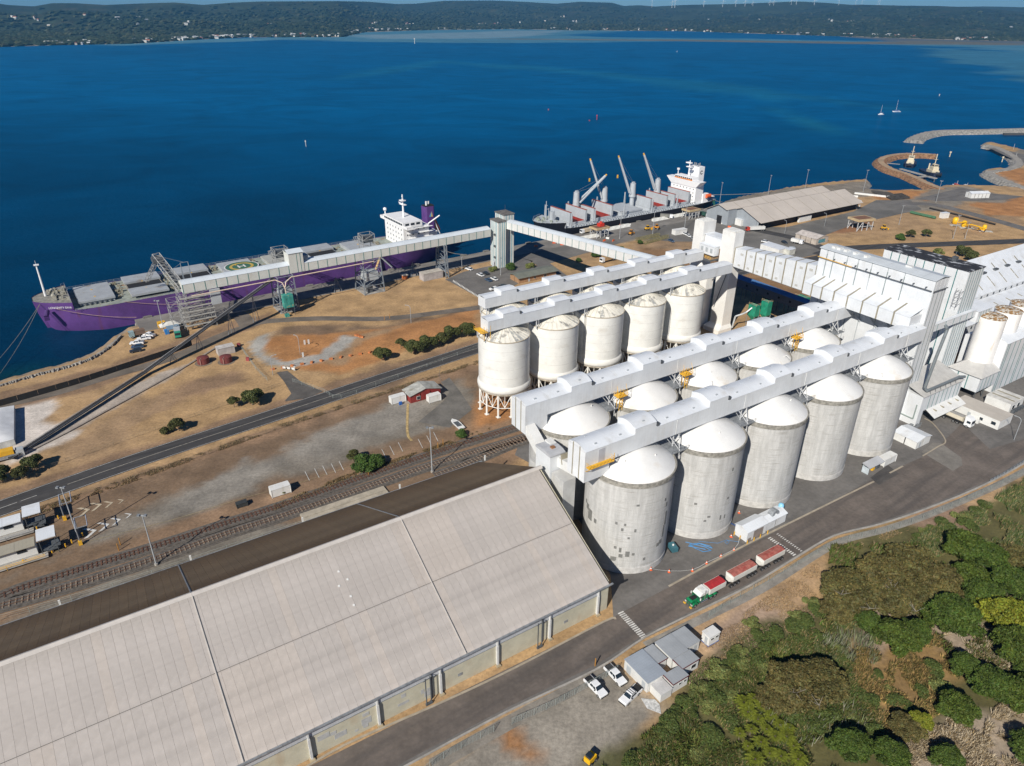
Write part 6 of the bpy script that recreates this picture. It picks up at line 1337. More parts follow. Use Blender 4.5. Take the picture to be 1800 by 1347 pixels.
MB().box(ax-1.02, ax+.4, -8, 8, 18.1, 18.7).build('orange_stripe', mat('bridge_orange', (.8,.25,.03), .5), s2_); MB().box(ax-.7, ax+5.5, -8.2, 8.2, 18.02, 20).build('wheelhouse', SW2, s2_)
for k in range(9): MB().box(ax-.76, ax-.71, -7.6+k*1.75, -6.3+k*1.75, 18.75, 19.6).build('bridge_window', GLASS, s2_)
for r_ in range(4):
 for k in range(7): MB().box(ax-.06, ax-.01, -9.6+k*3.0, -9.0+k*3.0, 5+r_*2.4, 5.8+r_*2.4).build('porthole_window', GLASS, s2_)
MB().box(ax+9, ax+14.5, -4.5, 4.5, 3.2, 25.5).build('funnel', SW2, s2_)
ring(.75, 1.35, 0, BLACK, s2_, 'funnel_mark', (0,0), 24); o_ = [o for o in s2_.children if o.name.startswith('funnel_mark')][0]; o_.rotation_euler = (rad(90), 0, 0); o_.location = (ax+11.7, -4.56, 21.8)
MB().box(ax+12.3, ax+13.4, -4.62, -4.57, 21.3, 22.3).build('mark_gap', SW2, s2_)
f = MB()
for a, b in ((10.2,-2),(11.5,1),(13,-1),(12,2.8)): f.tube((ax+a,b,25.5),(ax+a,b,27.6),.4,6)
f.build('exhaust_pipes', STEEL_G, s2_)['kind'] = 'stuff'
f = MB(); f.tube((ax+4,0,20),(ax+4,0,30),.5,6,r2=.3).box(ax+3,ax+5,-2.2,2.2,25.5,26).box(ax+3,ax+5,-1.5,2.8,28,28.7); f.build('radar_mast', SW2, s2_)
f = MB(); f.tube((ax+1,7,20),(ax+1,7,23),.3,6).box(ax+.4,ax+1.6,6.4,7.6,23,24.2); f.build('radar_pedestal', SW2, s2_)
MB().box(ax+7.5,ax+13,-12,-6,3.2,9).box(ax+7.5,ax+20,-11.5,11.5,5.8,6.2).build('aft_house', SW2, s2_)
MB().tube((ax+10,-12.6,7.4),(ax+14,-12.6,7.4),1.3,10).build('lifeboat', mat('orange_lifeboat', (.7,.12,.03), .5), s2_, smooth=True, ang=50)
MB().add([(ax+15,-14.6,3.4),(ax+19,-13,3.6),(ax+15.5,-17,-.1),(ax+14.6,-17,.1)], [(0,1,2,3)]).add([(ax+15,-14.7,3.5),(ax+19,-13.1,3.7),(ax+15.5,-17.1,0),(ax+14.6,-17.1,.2)], [(3,2,1,0)]).build('gangway_net', mat('green_net', (.03,.16,.1), .8, .2), s2_)
rail(s2_, [(1,4),(5,8.5),(12,11.5)], 6.4, 1.0, SG); rail(s2_, [(1,-4),(5,-8.5),(12,-11.5)], 6.4, 1.0, SG); rail(s2_, [(ax+8,-12),(ax+21,-11)], 3.5, 1.0, SG)
# ================================================================== small buildings
def gable_building(name, label, cat, loc, rz, lx, ly, he, hr, mw, mr, ridge='x', panels=4, group=None, doors=(), wins=(), ov=.25, mdoor=None):
 t = thing(name, label, cat, loc, rz, group)
 for (p, q, n_) in (((0,0),(lx,0),max(1,int(lx/3))), ((lx,0),(lx,ly),max(1,int(ly/3))), ((lx,ly),(0,ly),max(1,int(lx/3))), ((0,ly),(0,0),max(1,int(ly/3)))):
  clad(t, p, q, 0, he, [k/n_ for k in range(1, n_)] if n_ < 6 else [], mw)
 if ridge == 'x':
  for xx in (0.04, lx-.04): MB().extr([(0,he),(ly,he),(ly/2,hr)], xx-.03, xx+.03).build('gable', mw, t)
  for k in range(panels):
   a, b = -ov+k*(lx+2*ov)/panels, -ov+(k+1)*(lx+2*ov)/panels-.04
   for s in (0, 1):
    y0, y1 = (-ov, ly/2) if s == 0 else (ly+ov, ly/2); z0 = he-(hr-he)*ov/(ly/2)
    vs = [(a,y0,z0+.02),(b,y0,z0+.02),(b,y1,hr+.02),(a,y1,hr+.02)]; vs += [(p,q,r+.1) for p,q,r in vs]
    MB().add(vs, [(0,3,2,1),(4,5,6,7),(0,1,5,4),(1,2,6,5),(2,3,7,6),(3,0,4,7)]).build('roof_sheet', mr, t)
 else:
  for yy in (0.04, ly-.04): MB().extr([(0,he),(lx,he),(lx/2,hr)], yy-.03, yy+.03, axis='y').build('gable', mw, t)
  for k in range(panels):
   a, b = -ov+k*(ly+2*ov)/panels, -ov+(k+1)*(ly+2*ov)/panels-.04
   for s in (0, 1):
    x0, x1 = (-ov, lx/2) if s == 0 else (lx+ov, lx/2); z0 = he-(hr-he)*ov/(lx/2)
    vs = [(x0,a,z0+.02),(x0,b,z0+.02),(x1,b,hr+.02),(x1,a,hr+.02)]; vs += [(p,q,r+.1) for p,q,r in vs]
    MB().add(vs, [(0,3,2,1),(4,5,6,7),(0,1,5,4),(1,2,6,5),(2,3,7,6),(3,0,4,7)]).build('roof_sheet', mr, t)
 for (side, a, b, z0, z1) in doors:
  if side == 'f': MB().box(a, b, -.06, -.01, z0, z1).build('door', mdoor or GREY_W, t)
  else: MB().box(-.06, -.01, a, b, z0, z1).build('door', mdoor or GREY_W, t)
 for (side, a, b, z0, z1) in wins:
  if side == 'f': w1_ = MB().box(a-.1, b+.1, -.07, -.01, z0-.1, z1+.1).build('window', PLAIN_W, t); MB().box(a, b, -.1, -.075, z0, z1).build('pane', GLASS, w1_)
  elif side == 'l': w1_ = MB().box(-.07, -.01, a-.1, b+.1, z0-.1, z1+.1).build('window', PLAIN_W, t); MB().box(-.1, -.075, a, b, z0, z1).build('pane', GLASS, w1_)
 return t
def flat_box(name, label, cat, loc, rz, lx, ly, h, mw, mr, group=None, trim=None, wins=(), doors=(), slope=0):
 t = thing(name, label, cat, loc, rz, group)
 MB().box(0, lx, 0, ly, 0, h).build('walls', mw, t)
 n_ = max(1, int(lx/3))
 for k in range(n_):
  a, b = -.12+k*(lx+.24)/n_, -.12+(k+1)*(lx+.24)/n_-.02
  MB().add([(a,-.12,h+.02),(b,-.12,h+.02),(b,ly+.12,h+.02+slope),(a,ly+.12,h+.02+slope),(a,-.12,h+.13),(b,-.12,h+.13),(b,ly+.12,h+.13+slope),(a,ly+.12,h+.13+slope)], [(0,3,2,1),(4,5,6,7),(0,1,5,4),(1,2,6,5),(2,3,7,6),(3,0,4,7)]).build('roof_sheet', mr, t)
 if trim: MB().box(-.18,lx+.18,-.2,-.125,h-.05,h+.18).build('fascia', trim, t); MB().box(-.2,-.125,-.12,ly+.12,h-.05,h+.18).build('fascia', trim, t)
 for (side, a, b, z0, z1) in wins:
  bx = (a-.08, b+.08, -.06, -.01, z0-.08, z1+.08) if side == 'f' else (-.06, -.01, a-.08, b+.08, z0-.08, z1+.08)
  w1_ = MB().box(*bx).build('window', PLAIN_W, t); bx = (a, b, -.09, -.065, z0, z1) if side == 'f' else (-.09, -.065, a, b, z0, z1); MB().box(*bx).build('pane', GLASS, w1_)
 for (side, a, b, z0, z1) in doors:
  bx = (a, b, -.06, -.01, z0, z1) if side == 'f' else (-.06, -.01, a, b, z0, z1); MB().box(*bx).build('door', GREY_W, t)
 return t
ph = gable_building('pump_house', 'small white pump house with grey roller door and yellow bollards between silos and truck road', 'shed', LP(27.4, -14.3), RA, 7.3, 4.0, 3.2, 4.0, WHITE, WROOF, doors=(('f', 2.4, 6.0, 0, 2.6), ('f', .4, 1.6, 0, 1.0)), mdoor=mat('grey_brown_roller', (.27,.23,.21), .6, .1, .5))
gable_building('pump_house', 'lower white annexe of the pump house with the curved grey fan hood on its roof', 'shed', LP(34.8, -14.0), RA, 8.0, 3.4, 2.8, 3.4, WHITE, WROOF)
t = thing('fan_hood', 'curved grey galvanised duct hood on the pump house annexe roof', 'duct', LP(39, -12.6), RA)
for k in range(7):
 a0, a1 = k*math.pi/7, (k+1)*math.pi/7
 MB().add([(-1.4*math.cos(a)*r_/1.4+.0, y_, 3.3+1.5*math.sin(a)*r_/1.4) for y_ in (-.8,.8) for (a, r_) in ((a0,1.4),(a1,1.4),(a1,.6),(a0,.6))], [(0,1,2,3),(7,6,5,4),(0,4,5,1),(1,5,6,2),(2,6,7,3),(3,7,4,0)]).build('segment', STEEL_G, t)
t = thing('gas_cylinder', 'pale blue upright tank behind the pump house annexe', 'tank', LP(43.5, -11.5), 0); MB().lathe([(.01,0),(.75,0),(.75,3.6),(.5,4.0),(.01,4.1)], 20).build('shell', mat('pale_blue_tank', (.25,.55,.75), .4, .05), t, smooth=True, ang=50)
tag(MB().tube(LP(27,2,.4), LP(30.2,-10.5,.6), .18, 6).build('ground_pipe', mat('navy_pipe', (.03,.07,.2), .5)), 'navy pipe on the ground from the silos to the pump house', 'pipe')
bol0 = None
for (u_, v_) in ((26.9,-10.7),(26.9,-12.6),(27.0,-14.9),(29.4,-15.0),(31.8,-15.0),(34.6,-15.0)):
 if bol0 is None: bol0 = tag(MB().tube((0,0,0),(0,0,1.2),.12,8).build('bollard', YEL, None, loc=LP(u_,v_)), 'yellow bollard around the white pump house', 'bollard', 'yellow bollards by the pump house'); o = bol0
 else: o = bol0.copy(); COL.objects.link(o); o.location = LP(u_, v_)
# cones with a tape line
co0 = None
for a in ((1144,1002),(1176,1006),(1217,1004),(1242,991),(1267,979),(1290,968),(1285,944),(1299,902)):
 if co0 is None:
  co0 = thing('traffic_cone', 'orange and white traffic cone on the grey apron by the silos', 'cone', G(*a), 0, 'traffic cones around the silo apron')
  MB().lathe([(.28,.04),(.05,.95),(.01,.95)], 12).box(-.32,.32,-.32,.32,0,.05).build('cone', ORANGE, co0); MB().lathe([(.2,.42),(.12,.68)], 12).build('band', PLAIN_W, co0); o = co0
 else: o = dup(co0, G(*a))
ribbon('tape_line', pxs([(1144,1002),(1176,1006),(1217,1004),(1242,991),(1290,968),(1299,950)], 2), .08, .4, PLAIN_W)
tag(MB().path([G(*p, .07) for p in [(1205,953),(1225,958),(1240,962),(1250,968),(1236,970),(1222,964),(1212,957),(1228,955),(1248,960),(1252,964),(1230,956),(1210,960),(1240,966)]], .12, 4).build('hose', mat('blue_hose', (.05,.2,.42), .6)), 'tangled blue hose lying on the apron in front of the silos', 'hose')
tag(MB().path([G(*p, .07) for p in [(1228,952),(1262,955),(1278,949),(1282,953),(1278,957),(1274,953),(1280,950),(1300,953)]], .06, 4).build('hose', MATS['blue_hose']), 'thin blue hose with one coil near the pump house', 'hose')
t = thing('compressor', 'small teal trailer compressor standing beside the first silo', 'machine', G(1182,968), RA+1.3); MB().box(-1.3,1.3,-.8,.8,.5,1.7).build('body', mat('teal_grey_machine', (.05,.16,.2), .5), t); MB().box(-.9,.9,-.9,.9,.2,.5).build('chassis', BLACK, t); MB().tube((1.3,0,.5),(2.3,0,.45),.08,5).build('drawbar', BLACK, t); MB().lathe([(.25,1.7),(.25,2.0),(.01,2.1)], 12).build('tank_cap', PLAIN_W, t)
# lean-to, container and store along the apron
t = thing('lean_to', 'open grey lean-to with yellow gear inside beside a white container', 'shelter', LP(81.2, -12.7), RA)
MB().box(0,7.2,2.0,2.1,0,2.4).box(0,.1,0,2,0,2.1).build('walls', mat('pale_blue_wall', (.5,.56,.6), .6), t); MB().add([(-.2,-.3,2.3),(7.3,-.3,2.3),(7.3,2.3,2.9),(-.2,2.3,2.9),(-.2,-.3,2.4),(7.3,-.3,2.4),(7.3,2.3,3.0),(-.2,2.3,3.0)], [(0,3,2,1),(4,5,6,7),(0,1,5,4),(1,2,6,5),(2,3,7,6),(3,0,4,7)]).build('roof', mat('grey_roof_sheet', (.45,.46,.48), .5), t)
MB().box(3,4,.5,1.3,0,1).build('stored_gear', YEL, t); MB().box(5,6.4,.4,1.4,0,1.3).build('stored_machine', DARKSTEEL, t)
def container(loc, rz, lab, m_, lx=6.1, ly=2.44, h=2.6, group=None):
 t = thing('container', lab, 'container', loc, rz, group); MB().box(.08,lx-.08,.08,ly-.08,.15,h-.1).build('body', m_, t)
 f = MB()
 for a in (0, lx-.15):
  for b in (0, ly-.15): f.box(a,a+.15,b,b+.15,0,h)
 f.build('corner_posts', m_, t)['kind'] = 'stuff'; f = MB().box(0,lx,0,ly,h-.1,h); f.build('roof', m_, t); MB().box(-.03,.07,.25,ly-.25,.3,h-.3).build('door', m_, t); return t
container(LP(88.8,-12.9), RA, 'white container next to the open grey lean-to', PLAIN_W)
gable_building('store_shed', 'white shed with tan roof strips and rust stains by the foot of the workhouse', 'shed', LP(106.4, -12.2), RA, 7.6, 7.6, 2.6, 3.4, PLAIN_W, WROOF, ridge='y', panels=3, doors=(('f',1.5,2.4,0,2),))
fl = flat_box('site_office', 'long low white building with flat beige roof beside the waiting truck', 'building', LP(140.4,-19.8), RA, 8.2, 15.6, 3.3, PLAIN_W, mat('beige_roof', (.48,.44,.39), .7, .04, .3), wins=(('l',1,2.4,1.2,2.3),('l',5,6,1,2)), doors=(('l',9,10,0,2.1),))
MB().box(-1.6,-.1,5.5,7.5,0,1.1).build('air_unit', PLAIN_W, fl); MB().box(-1.3,-.1,8,9,0,1.0).build('air_unit', PLAIN_W, fl)
fl = flat_box('site_office', 'small white cabin with brown stripes on its roof behind the long low building', 'cabin', LP(155.2,-16), RA, 9, 8, 3.4, PLAIN_W, mat('pale_deck_roof', (.6,.59,.56), .7), wins=(('f',1.5,3,1,2.4),('f',5,6.5,1,2.4)))
for xx in (2.4, 6): MB().box(xx, xx+.7, .3, 7.6, 3.55, 3.62).build('roof_strip', TAN, fl)
f = MB();
for a in range(4): f.box(1+a*1.9,2.2+a*1.9,-1.2,-.3,0,1.2)
f.build('air_units', DARKSTEEL, fl)['kind'] = 'stuff'
# site huts next to the lay-down pad
MAROON = mat('maroon_trim', (.13,.015,.02), .6); HR = mat('hut_grey_roof', (.34,.36,.38), .5, .05, .3, wave=('X', .6, .1)); HR2 = mat('hut_bluegrey_roof', (.33,.37,.42), .45, .05, .3, wave=('Y', .6, .1)); HWALL = mat('hut_cream_wall', (.62,.62,.6), .6, .04)
hu = lambda lab, u, v, lx, ly, h, mr, **k: flat_box('site_hut', lab, 'hut', LP(u, v), RA, lx, ly, h, HWALL, mr, 'huddled site huts beside the truck road', **k)
hu('site hut with the big blue-grey roof and blue doors, nearest the parked utes', -25.0, -34.9, 4.8, 6.9, 2.7, HR2, doors=(('l',.6,1.6,0,2.1),('l',4.9,6.1,0,2.1)))
hu('narrow site hut with maroon trim squeezed between two larger roofs', -20.0, -32.2, 2.6, 4.2, 2.5, HR, trim=MAROON)
hu('site hut with large grey roof in the middle of the cluster', -16.8, -33.1, 4.4, 5.0, 2.8, HR)
hu('grey roofed site hut at the far end of the cluster', -12.3, -32.6, 3.9, 4.5, 2.7, HR, doors=(('f',2.4,3.2,0,2),))
hu('site hut with maroon trim and dark window facing the slope', -16.6, -35.9, 4.6, 2.6, 2.6, HR, trim=MAROON, wins=(('f',2.6,3.8,1,1.9),))
hu('outermost site hut with maroon trim and two dark windows', -20.9, -37.7, 4.1, 2.6, 2.6, HR, trim=MAROON, wins=(('f',1.6,2.2,1.5,1.9),('f',3,3.6,1.5,1.9)))
hu('low white corrugated shelter roof at the near corner of the huts', -24.3, -38.0, 2.9, 3.0, 2.1, mat('pale_corrugated', (.6,.59,.57), .5, .08, .5, wave=('Y', .3, .14)))
t = flat_box('portable_office', 'white portable cabin with blue base standing alone near the fence gate', 'cabin', LP(-6.0,-33.2), RA, 3.1, 2.1, 2.6, PLAIN_W, PLAIN_W, wins=(('f',.4,1.2,1.7,2.1),('f',1.8,2.6,1.7,2.1)), doors=(('l',.5,1.2,.1,2.1),)); MB().box(-.05,3.15,-.06,2.15,0,.18).build('skid_base', mat('blue_base', (.03,.1,.35), .6), t)
tag(MB().add([(p.x+random.uniform(-.6,.6), p.y+random.uniform(-.6,.6), .03+.08*(k % 2)) for k, p in enumerate([G(*q) for q in ((1130,1232),(1148,1226),(1165,1240),(1158,1252),(1140,1248),(1147,1238))])], [(0,1,5),(1,2,5),(2,3,5),(3,4,5),(4,0,5)]).build('white_spill', mat('spilt_white_powder', (.6,.6,.58), .9, .2, 2)), 'patch of spilt white powder in front of the huts', 'spill')
# red shed and containers by the truck yard
rs = gable_building('red_shed', 'dark red shed with pale weathered roof near the steel silos', 'shed', LP(-13.6,96.8), RA, 11.5, 5.4, 2.9, 4.4, mat('dark_red_cladding', (.24,.03,.025), .6, .1), mat('weathered_roof', (.42,.42,.39), .8, .15, .5, n2=((.25,.24,.2), .4, (1,1,1), .5, .65)), ridge='y', panels=2, ov=.5, wins=(('f',2.4,3.6,.8,1.9),), doors=(('f',7,7.9,0,2),))
container(LP(-19.6,99.0), RA, 'white container at the left end of the red shed', PLAIN_W, 5.4)
container(LP(-8.3,93.2), RA, 'white container in front of the red shed with grey top', PLAIN_W, 4.6, 2.3)
container(LP(-69.3,68.0), RA, 'white container alone beside the railway with a bush against it', PLAIN_W, 5.4, 2.6)
t = container(LP(-78.6,68.3), RA, 'small dark open-topped bin beside the railway', mat('dark_bin', (.04,.045,.045), .7), 2.9, 1.7, 1.3)
tag(MB().box(0,1,0,.6,0,1.1).build('wheelie_bin', mat('blue_bin', (.02,.12,.45), .5), None, loc=LP(-17.4,97.6), rz=RA), 'small blue bin by the white container at the red shed', 'bin')
# weighbridge sheds at the left edge
for (v0, lab, xr, zc, mr, vc) in ((86.6, 'white roofed weighbridge office nearer the main road', -127, 5, WROOF, 85.0), (74.0, 'beige roofed weighbridge office nearer the railway', -124.4, 4, mat('beige_roof2', (.36,.33,.26), .7, .05, .3, wave=('X', .8, .08)), 74.5)):
 t = thing('weighbridge', lab, 'building', LP(-175, v0), RA, 'weighbridge offices at the left edge'); ln = xr+175
 MB().box(0, ln, 1.2, 3.8, .6, 3.6).build('walls', PLAIN_W, t)
 for k in range(12): MB().box(k*ln/12, (k+1)*ln/12-.04, .4, 4.4, 3.65, 3.8).build('roof_sheet', mr, t)
 for k in range(8): w1_ = MB().box(ln-4-k*6, ln-2-k*6, 1.1, 1.19, 2.2, 3.1).build('window', GLASS, t)
 MB().box(ln+.6, ln+4.6, -.2, 4.8, 5.0, 5.2).build('canopy', WROOF, t)
 f = MB()
 for a in (1,4.3):
  for b in (.1,4.5): f.tube((ln+a,b,0),(ln+a,b,5),.1,4)
 f.build('canopy_posts', DARKSTEEL, t)['kind'] = 'stuff'
 MB().box(0, ln+2, -1.2, 1.1, .45, .6).build('walkway', CONC, t)
 f = MB()
 for z in (1.1,1.55): f.tube((0,-1.2,z),(ln+1.5,-1.2,z),.07,4)
 for k in range(int(ln/4)): f.tube((k*4,-1.2,.2),(k*4,-1.2,1.55),.06,4)
 f.build('handrail', YEL if v0 < 80 else STEEL_G, t)['kind'] = 'stuff'
 f = MB()
 for k in range(14): f.box(ln+random.uniform(.5,4), ln+random.uniform(4.2,5), random.uniform(0,3), random.uniform(3.2,4), .2+k*.1, .3+k*.1)
 f.build('sampling_gear', DARKSTEEL, t)['kind'] = 'stuff'
 g2_ = thing('sampling_gantry', 'steel sampling gantry arms over the lane beside the ' + ('white' if v0 > 80 else 'beige') + ' weighbridge office', 'gantry', LP(-175+ln+9, v0+(1 if v0 > 80 else .4)), RA)
 for (y_, z1) in ((0, 5.0), (5, 5.0)): MB().tube((0,y_,0),(0,y_,z1),.14,5).build('post', STEEL_G, g2_)
 for x_ in (0, 2.6): MB().path([(x_,0,5),(x_,5,5)], .12, 5).build('beam', mat('blue_beam', (.06,.15,.42) if v0 < 80 else (.3,.34,.42), .5), g2_); MB().tube((0,x_*1.9,5),(2.6,x_*1.9,5),.12,5).build('beam', STEEL_G, g2_)
 MB().box(-.4,.4,-.4,.4,0,1.2).build('control_box', YEL, g2_)
vb0 = None
for a in ((103,912),(13,962-45),(66,932),(42,990),(92,972),(116,962),(127,955),(146,943)):
 if vb0 is None: vb0 = tag(MB().tube((0,0,0),(0,0,1.1),.16,6).build('bollard', YEL, None, loc=G(*a)), 'yellow bollard along the weighbridge lanes', 'bollard', 'yellow bollards at the weighbridges'); o = vb0
 else: o = vb0.copy(); COL.objects.link(o); o.location = G(*a)
# salt stockpile cover
t = thing('stockpile', 'white tarpaulin covered stockpile with flat side walls at the left edge', 'stockpile', G(-60,790), .62+.0)
c0, c1, c2 = G(0,785), G(30,775), G(28,712)
mb = MB(); A = [G(-90,812).xy, G(28,782).xy, G(28,722).xy, G(-90,742).xy]; t.location = (0,0,0); t.rotation_euler.z = 0
mb.prism([tuple(p) for p in A], 0, 2.0).build('side_wall', mat('dull_white_wall', (.5,.5,.48), .8), t)
n_ = 12; vs = [];
for i in range(n_+1):
 for j in range(n_+1):
  a, b = i/n_, j/n_; p = A[0]*(1-a)*(1-b)+A[1]*a*(1-b)+A[2]*a*b+A[3]*(1-a)*b; e = min(1, 4*min(a, 1-a, b, 1-b)+.0)
  vs.append((p.x, p.y, 2.02+e*1.3+random.uniform(-.12,.12)*(e > 0)))
MB().add(vs, [(i*(n_+1)+j, (i+1)*(n_+1)+j, (i+1)*(n_+1)+j+1, i*(n_+1)+j+1) for i in range(n_) for j in range(n_)]).build('tarpaulin', mat('white_tarpaulin', (.72,.73,.74), .6, .06, .3), t, smooth=True)
t = thing('hopper_feeder', 'yellow and grey feed hopper at the start of the ground conveyor', 'machine', G(14,806), .6)
MB().box(-2,2,-1.2,1.2,1.6,3).build('hopper', YEL, t); MB().box(-3,3,-1.5,1.5,.6,1.5).build('frame', STEEL_G, t); MB().box(2.4,4.4,-1,1,0,2.4).build('motor_house', GREY_W, t)
# long black sheet piling beside the quay track and white strip
blk = thing('belt_fence', 'long low black windbreak wall along the sealed track at the shore', 'wall', (0,0,0))
P_ = pxs([(-60,728),(0,714),(100,686),(160,668),(230,645),(300,622),(338,607)], 3); BK = mat('black_shade_cloth', (.02,.018,.016), .9, .1, 1)
for i in range(len(P_)-1):
 p, q = P_[i], P_[i+1]; d = (q-p).normalized(); nn = Vector((-d.y,d.x))*.12
 MB().prism([p-nn, q-d*.1-nn, q-d*.1+nn, p+nn], 0, 2.2).build('panel', BK, blk)
tag(MB().path([p.to_3d()+Vector((0,0,.3)) for p in pxs([(40,800),(120,760),(200,716),(300,661),(380,612)], 3)], .35, 5).build('ground_pipe', mat('pale_ground_pipe', (.48,.42,.36), .8, .1, .5)), 'long pale pipe on the ground beside the dark conveyor', 'pipe')
# red tanks and sheds
for a, lab in (((358,638),'rust red water tank nearer the conveyor'), ((398,636),'rust red water tank farther from the conveyor')):
 t = thing('water_tank', lab+' on the dry grass', 'tank', G(*a), 0, 'two rust red water tanks'); MB().lathe([(.01,2.7),(2.0,2.4),(2.2,2.3),(2.2,0)], 24).build('shell', mat('rust_red_tank', (.17,.04,.035), .7, .15, 1), t, smooth=True, ang=40); MB().tube((0,-2.6,0),(0,-2.6,2.4),.1,5).tube((0,-2.6,2.4),(0,-1,2.6),.1,5).build('pipe', mat('pink_pipe', (.45,.3,.25), .7), t); MB().lathe([(3.2,.03),(.01,.03)], 20).build('pad', mat('dull_pad', (.2,.16,.12), .9), t)
flat_box('tool_shed', 'plain pale grey shed behind the two red water tanks', 'shed', QP(50.2,270.8), QA, 6.3, 3.6, 2.8, mat('pale_grey_shed', (.45,.42,.4), .7), mat('pale_grey_shed_roof', (.55,.52,.49), .7))
for a in ((420,609),(436,634)): tag(MB().box(-.6,.6,-.5,.5,0,1.3).build('red_box', mat('dull_red_box', (.3,.06,.06), .7), None, loc=G(*a)), 'small red fire box on the dry grass, '+('nearer the gallery' if a[1] < 620 else 'nearer the main road'), 'box')
flat_box('quay_shed', 'long pale shed between the quay gallery trestles and car park', 'shed', QP(157.6,303.2), QA, 11, 4.6, 3.6, mat('lilac_grey_wall', (.42,.39,.38), .7), mat('pale_tan_roof', (.5,.46,.4), .7))
t = thing('gate_hut', 'tiny orange hut with pale roof under the quay gallery', 'hut', QP(150.5,311), QA); MB().box(0,2,0,2,0,2).build('walls', mat('orange_hut', (.5,.15,.04), .7), t); MB().box(-.4,2.4,-.4,2.4,2.05,2.3).build('roof', mat('pale_tan_roof', (.5,.46,.4), .7), t)
gable_building('brick_office', 'low tan brick office with wide green-grey roof beside the car park', 'building', LP(84.5,179.2), RA, 22.5, 8, 2.9, 3.7, mat('tan_brick', (.36,.21,.11), .85, .12, 1), mat('green_grey_roof', (.17,.18,.15), .7, .08, .3), panels=5, ov=1.0, wins=(('f',9,10,1,2),('f',15,16.5,1,2)), doors=(('f',5.5,6.5,0,2.1),))
for a, c_, lab in (((925,493),YEL,'yellow bin at the brick office wall'),((933,491),REDP,'red bin at the brick office wall')): tag(MB().box(-.6,.6,-.5,.5,0,1.4).build('wheelie_bin', c_, None, loc=G(*a)), lab, 'bin')
# big wharf shed
WB = thing('wharf_shed', 'large wharf shed with beige double-pitched roof and grey end wall beyond the black ship', 'shed', (0,0,0))
bx0 = G(1328,396); zr_ = lambda X_, Y_, z: G(1200+X_/3, 240+Y_/3, z)
# frame of the shed: direction from its eave, end wall at the near-left
e0, e1 = zr_(410,452,5.5), zr_(940,345,5.5); dirn_ = (e1-e0).xy.normalized(); ang_ = math.atan2(dirn_.y, dirn_.x); Lb = (e1-e0).xy.length
nrm = Vector((-dirn_.y, dirn_.x)); org = e0.xy; WB.location = (org.x, org.y, 0); WB.rotation_euler.z = ang_
R1 = zr_(335,385,11.5); pr1 = (R1.xy-org).dot(nrm); Vl = zr_(240,350,9.0)
BR = mat('beige_wharf_roof', (.50,.45,.40), .7, .04, .08); GW = mat('wharf_shed_grey_wall', (.30,.33,.36), .6, .05, .3, wave=('Y', 1, .08))
w1_, w2_ = 18.0, 36.0
for k in range(8):
 a, b = -1+k*(Lb+2)/8, -1+(k+1)*(Lb+2)/8-.25
 for (y0,z0,y1,z1,sh) in ((-1.5,5.0,14.5,11.2,0),(14.6,11.2,19.5,9.6,0),(19.6,9.7,27,12.0,8),(27.1,12.0,38.5,6.2,8)):
  vs = [(a-sh,y0,z0),(b-sh,y0,z0),(b-sh,y1,z1),(a-sh,y1,z1)]; vs += [(p,q,r+.2) for p,q,r in vs]
  MB().add(vs, [(0,3,2,1),(4,5,6,7),(0,1,5,4),(1,2,6,5),(2,3,7,6),(3,0,4,7)]).build('roof_sheet', BR, WB)
  if k < 7 and y0 < 12 or (k < 7 and y0 == 19.6): vs = [(b-sh+.01,y0,z0),(b-sh+.24,y0,z0),(b-sh+.24,y1,z1),(b-sh+.01,y1,z1)]; vs += [(p,q,r+.26) for p,q,r in vs]; MB().add(vs, [(0,3,2,1),(4,5,6,7),(0,1,5,4),(1,2,6,5),(2,3,7,6),(3,0,4,7)]).build('roof_strip', TAN, WB)
MB().extr([(1.5,0),(1.5,6.0),(14.5,11),(19.4,9.5),(19.4,0)][::-1], .4, .7).build('end_wall', GW, WB); MB().extr([(19.5,0),(19.5,9.5),(27,11.9),(37,6.9),(37,0)][::-1], -7.6, -7.3).build('end_wall', GW, WB)
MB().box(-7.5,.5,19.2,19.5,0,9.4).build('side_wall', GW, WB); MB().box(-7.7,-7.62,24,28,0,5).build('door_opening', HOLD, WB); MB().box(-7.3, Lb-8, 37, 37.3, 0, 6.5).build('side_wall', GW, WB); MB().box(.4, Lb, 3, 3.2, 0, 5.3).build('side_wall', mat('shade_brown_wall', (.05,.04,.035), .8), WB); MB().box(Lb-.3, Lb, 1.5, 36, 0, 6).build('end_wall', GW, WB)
MB().box(38,50,-.2,1.2,0,3.4).build('white_store', PLAIN_W, WB)
flat_box('kiosk', 'small white cabin at the near end wall of the wharf shed', 'cabin', G(1302,398), RA, 9, 5, 4.0, PLAIN_W, WROOF)
t = thing('rusty_frame', 'rusty brown steel frame between the wharf shed and the white towers', 'frame', G(1283,390), .5); MB().box(0,9,0,4,3,3.4).build('top', mat('rust_brown', (.2,.1,.06), .9), t)
f = MB()
for a in (0,4.5,8.8):
 for b in (0,3.8): f.tube((a,b,0),(a,b,3),.15,4)
f.build('legs', MATS['rust_brown'], t)['kind'] = 'stuff'
gable_building('workshop', 'beige shed with a blue mural panel near the yard entrance', 'shed', G(1433,432), math.atan2((G(1401,420)-G(1433,432)).y, (G(1401,420)-G(1433,432)).x), 15, 8, 3.4, 4.6, mat('beige_wall', (.48,.42,.36), .7), mat('beige_sheet', (.55,.5,.46), .6), panels=4) if False else None
t = gable_building('workshop', 'beige shed with a blue mural panel near the yard entrance', 'shed', LP(268,144.5), RA, 11, 14.5, 3.4, 4.8, mat('beige_wall', (.48,.42,.36), .7), mat('beige_sheet', (.55,.5,.46), .6), ridge='y', panels=4)
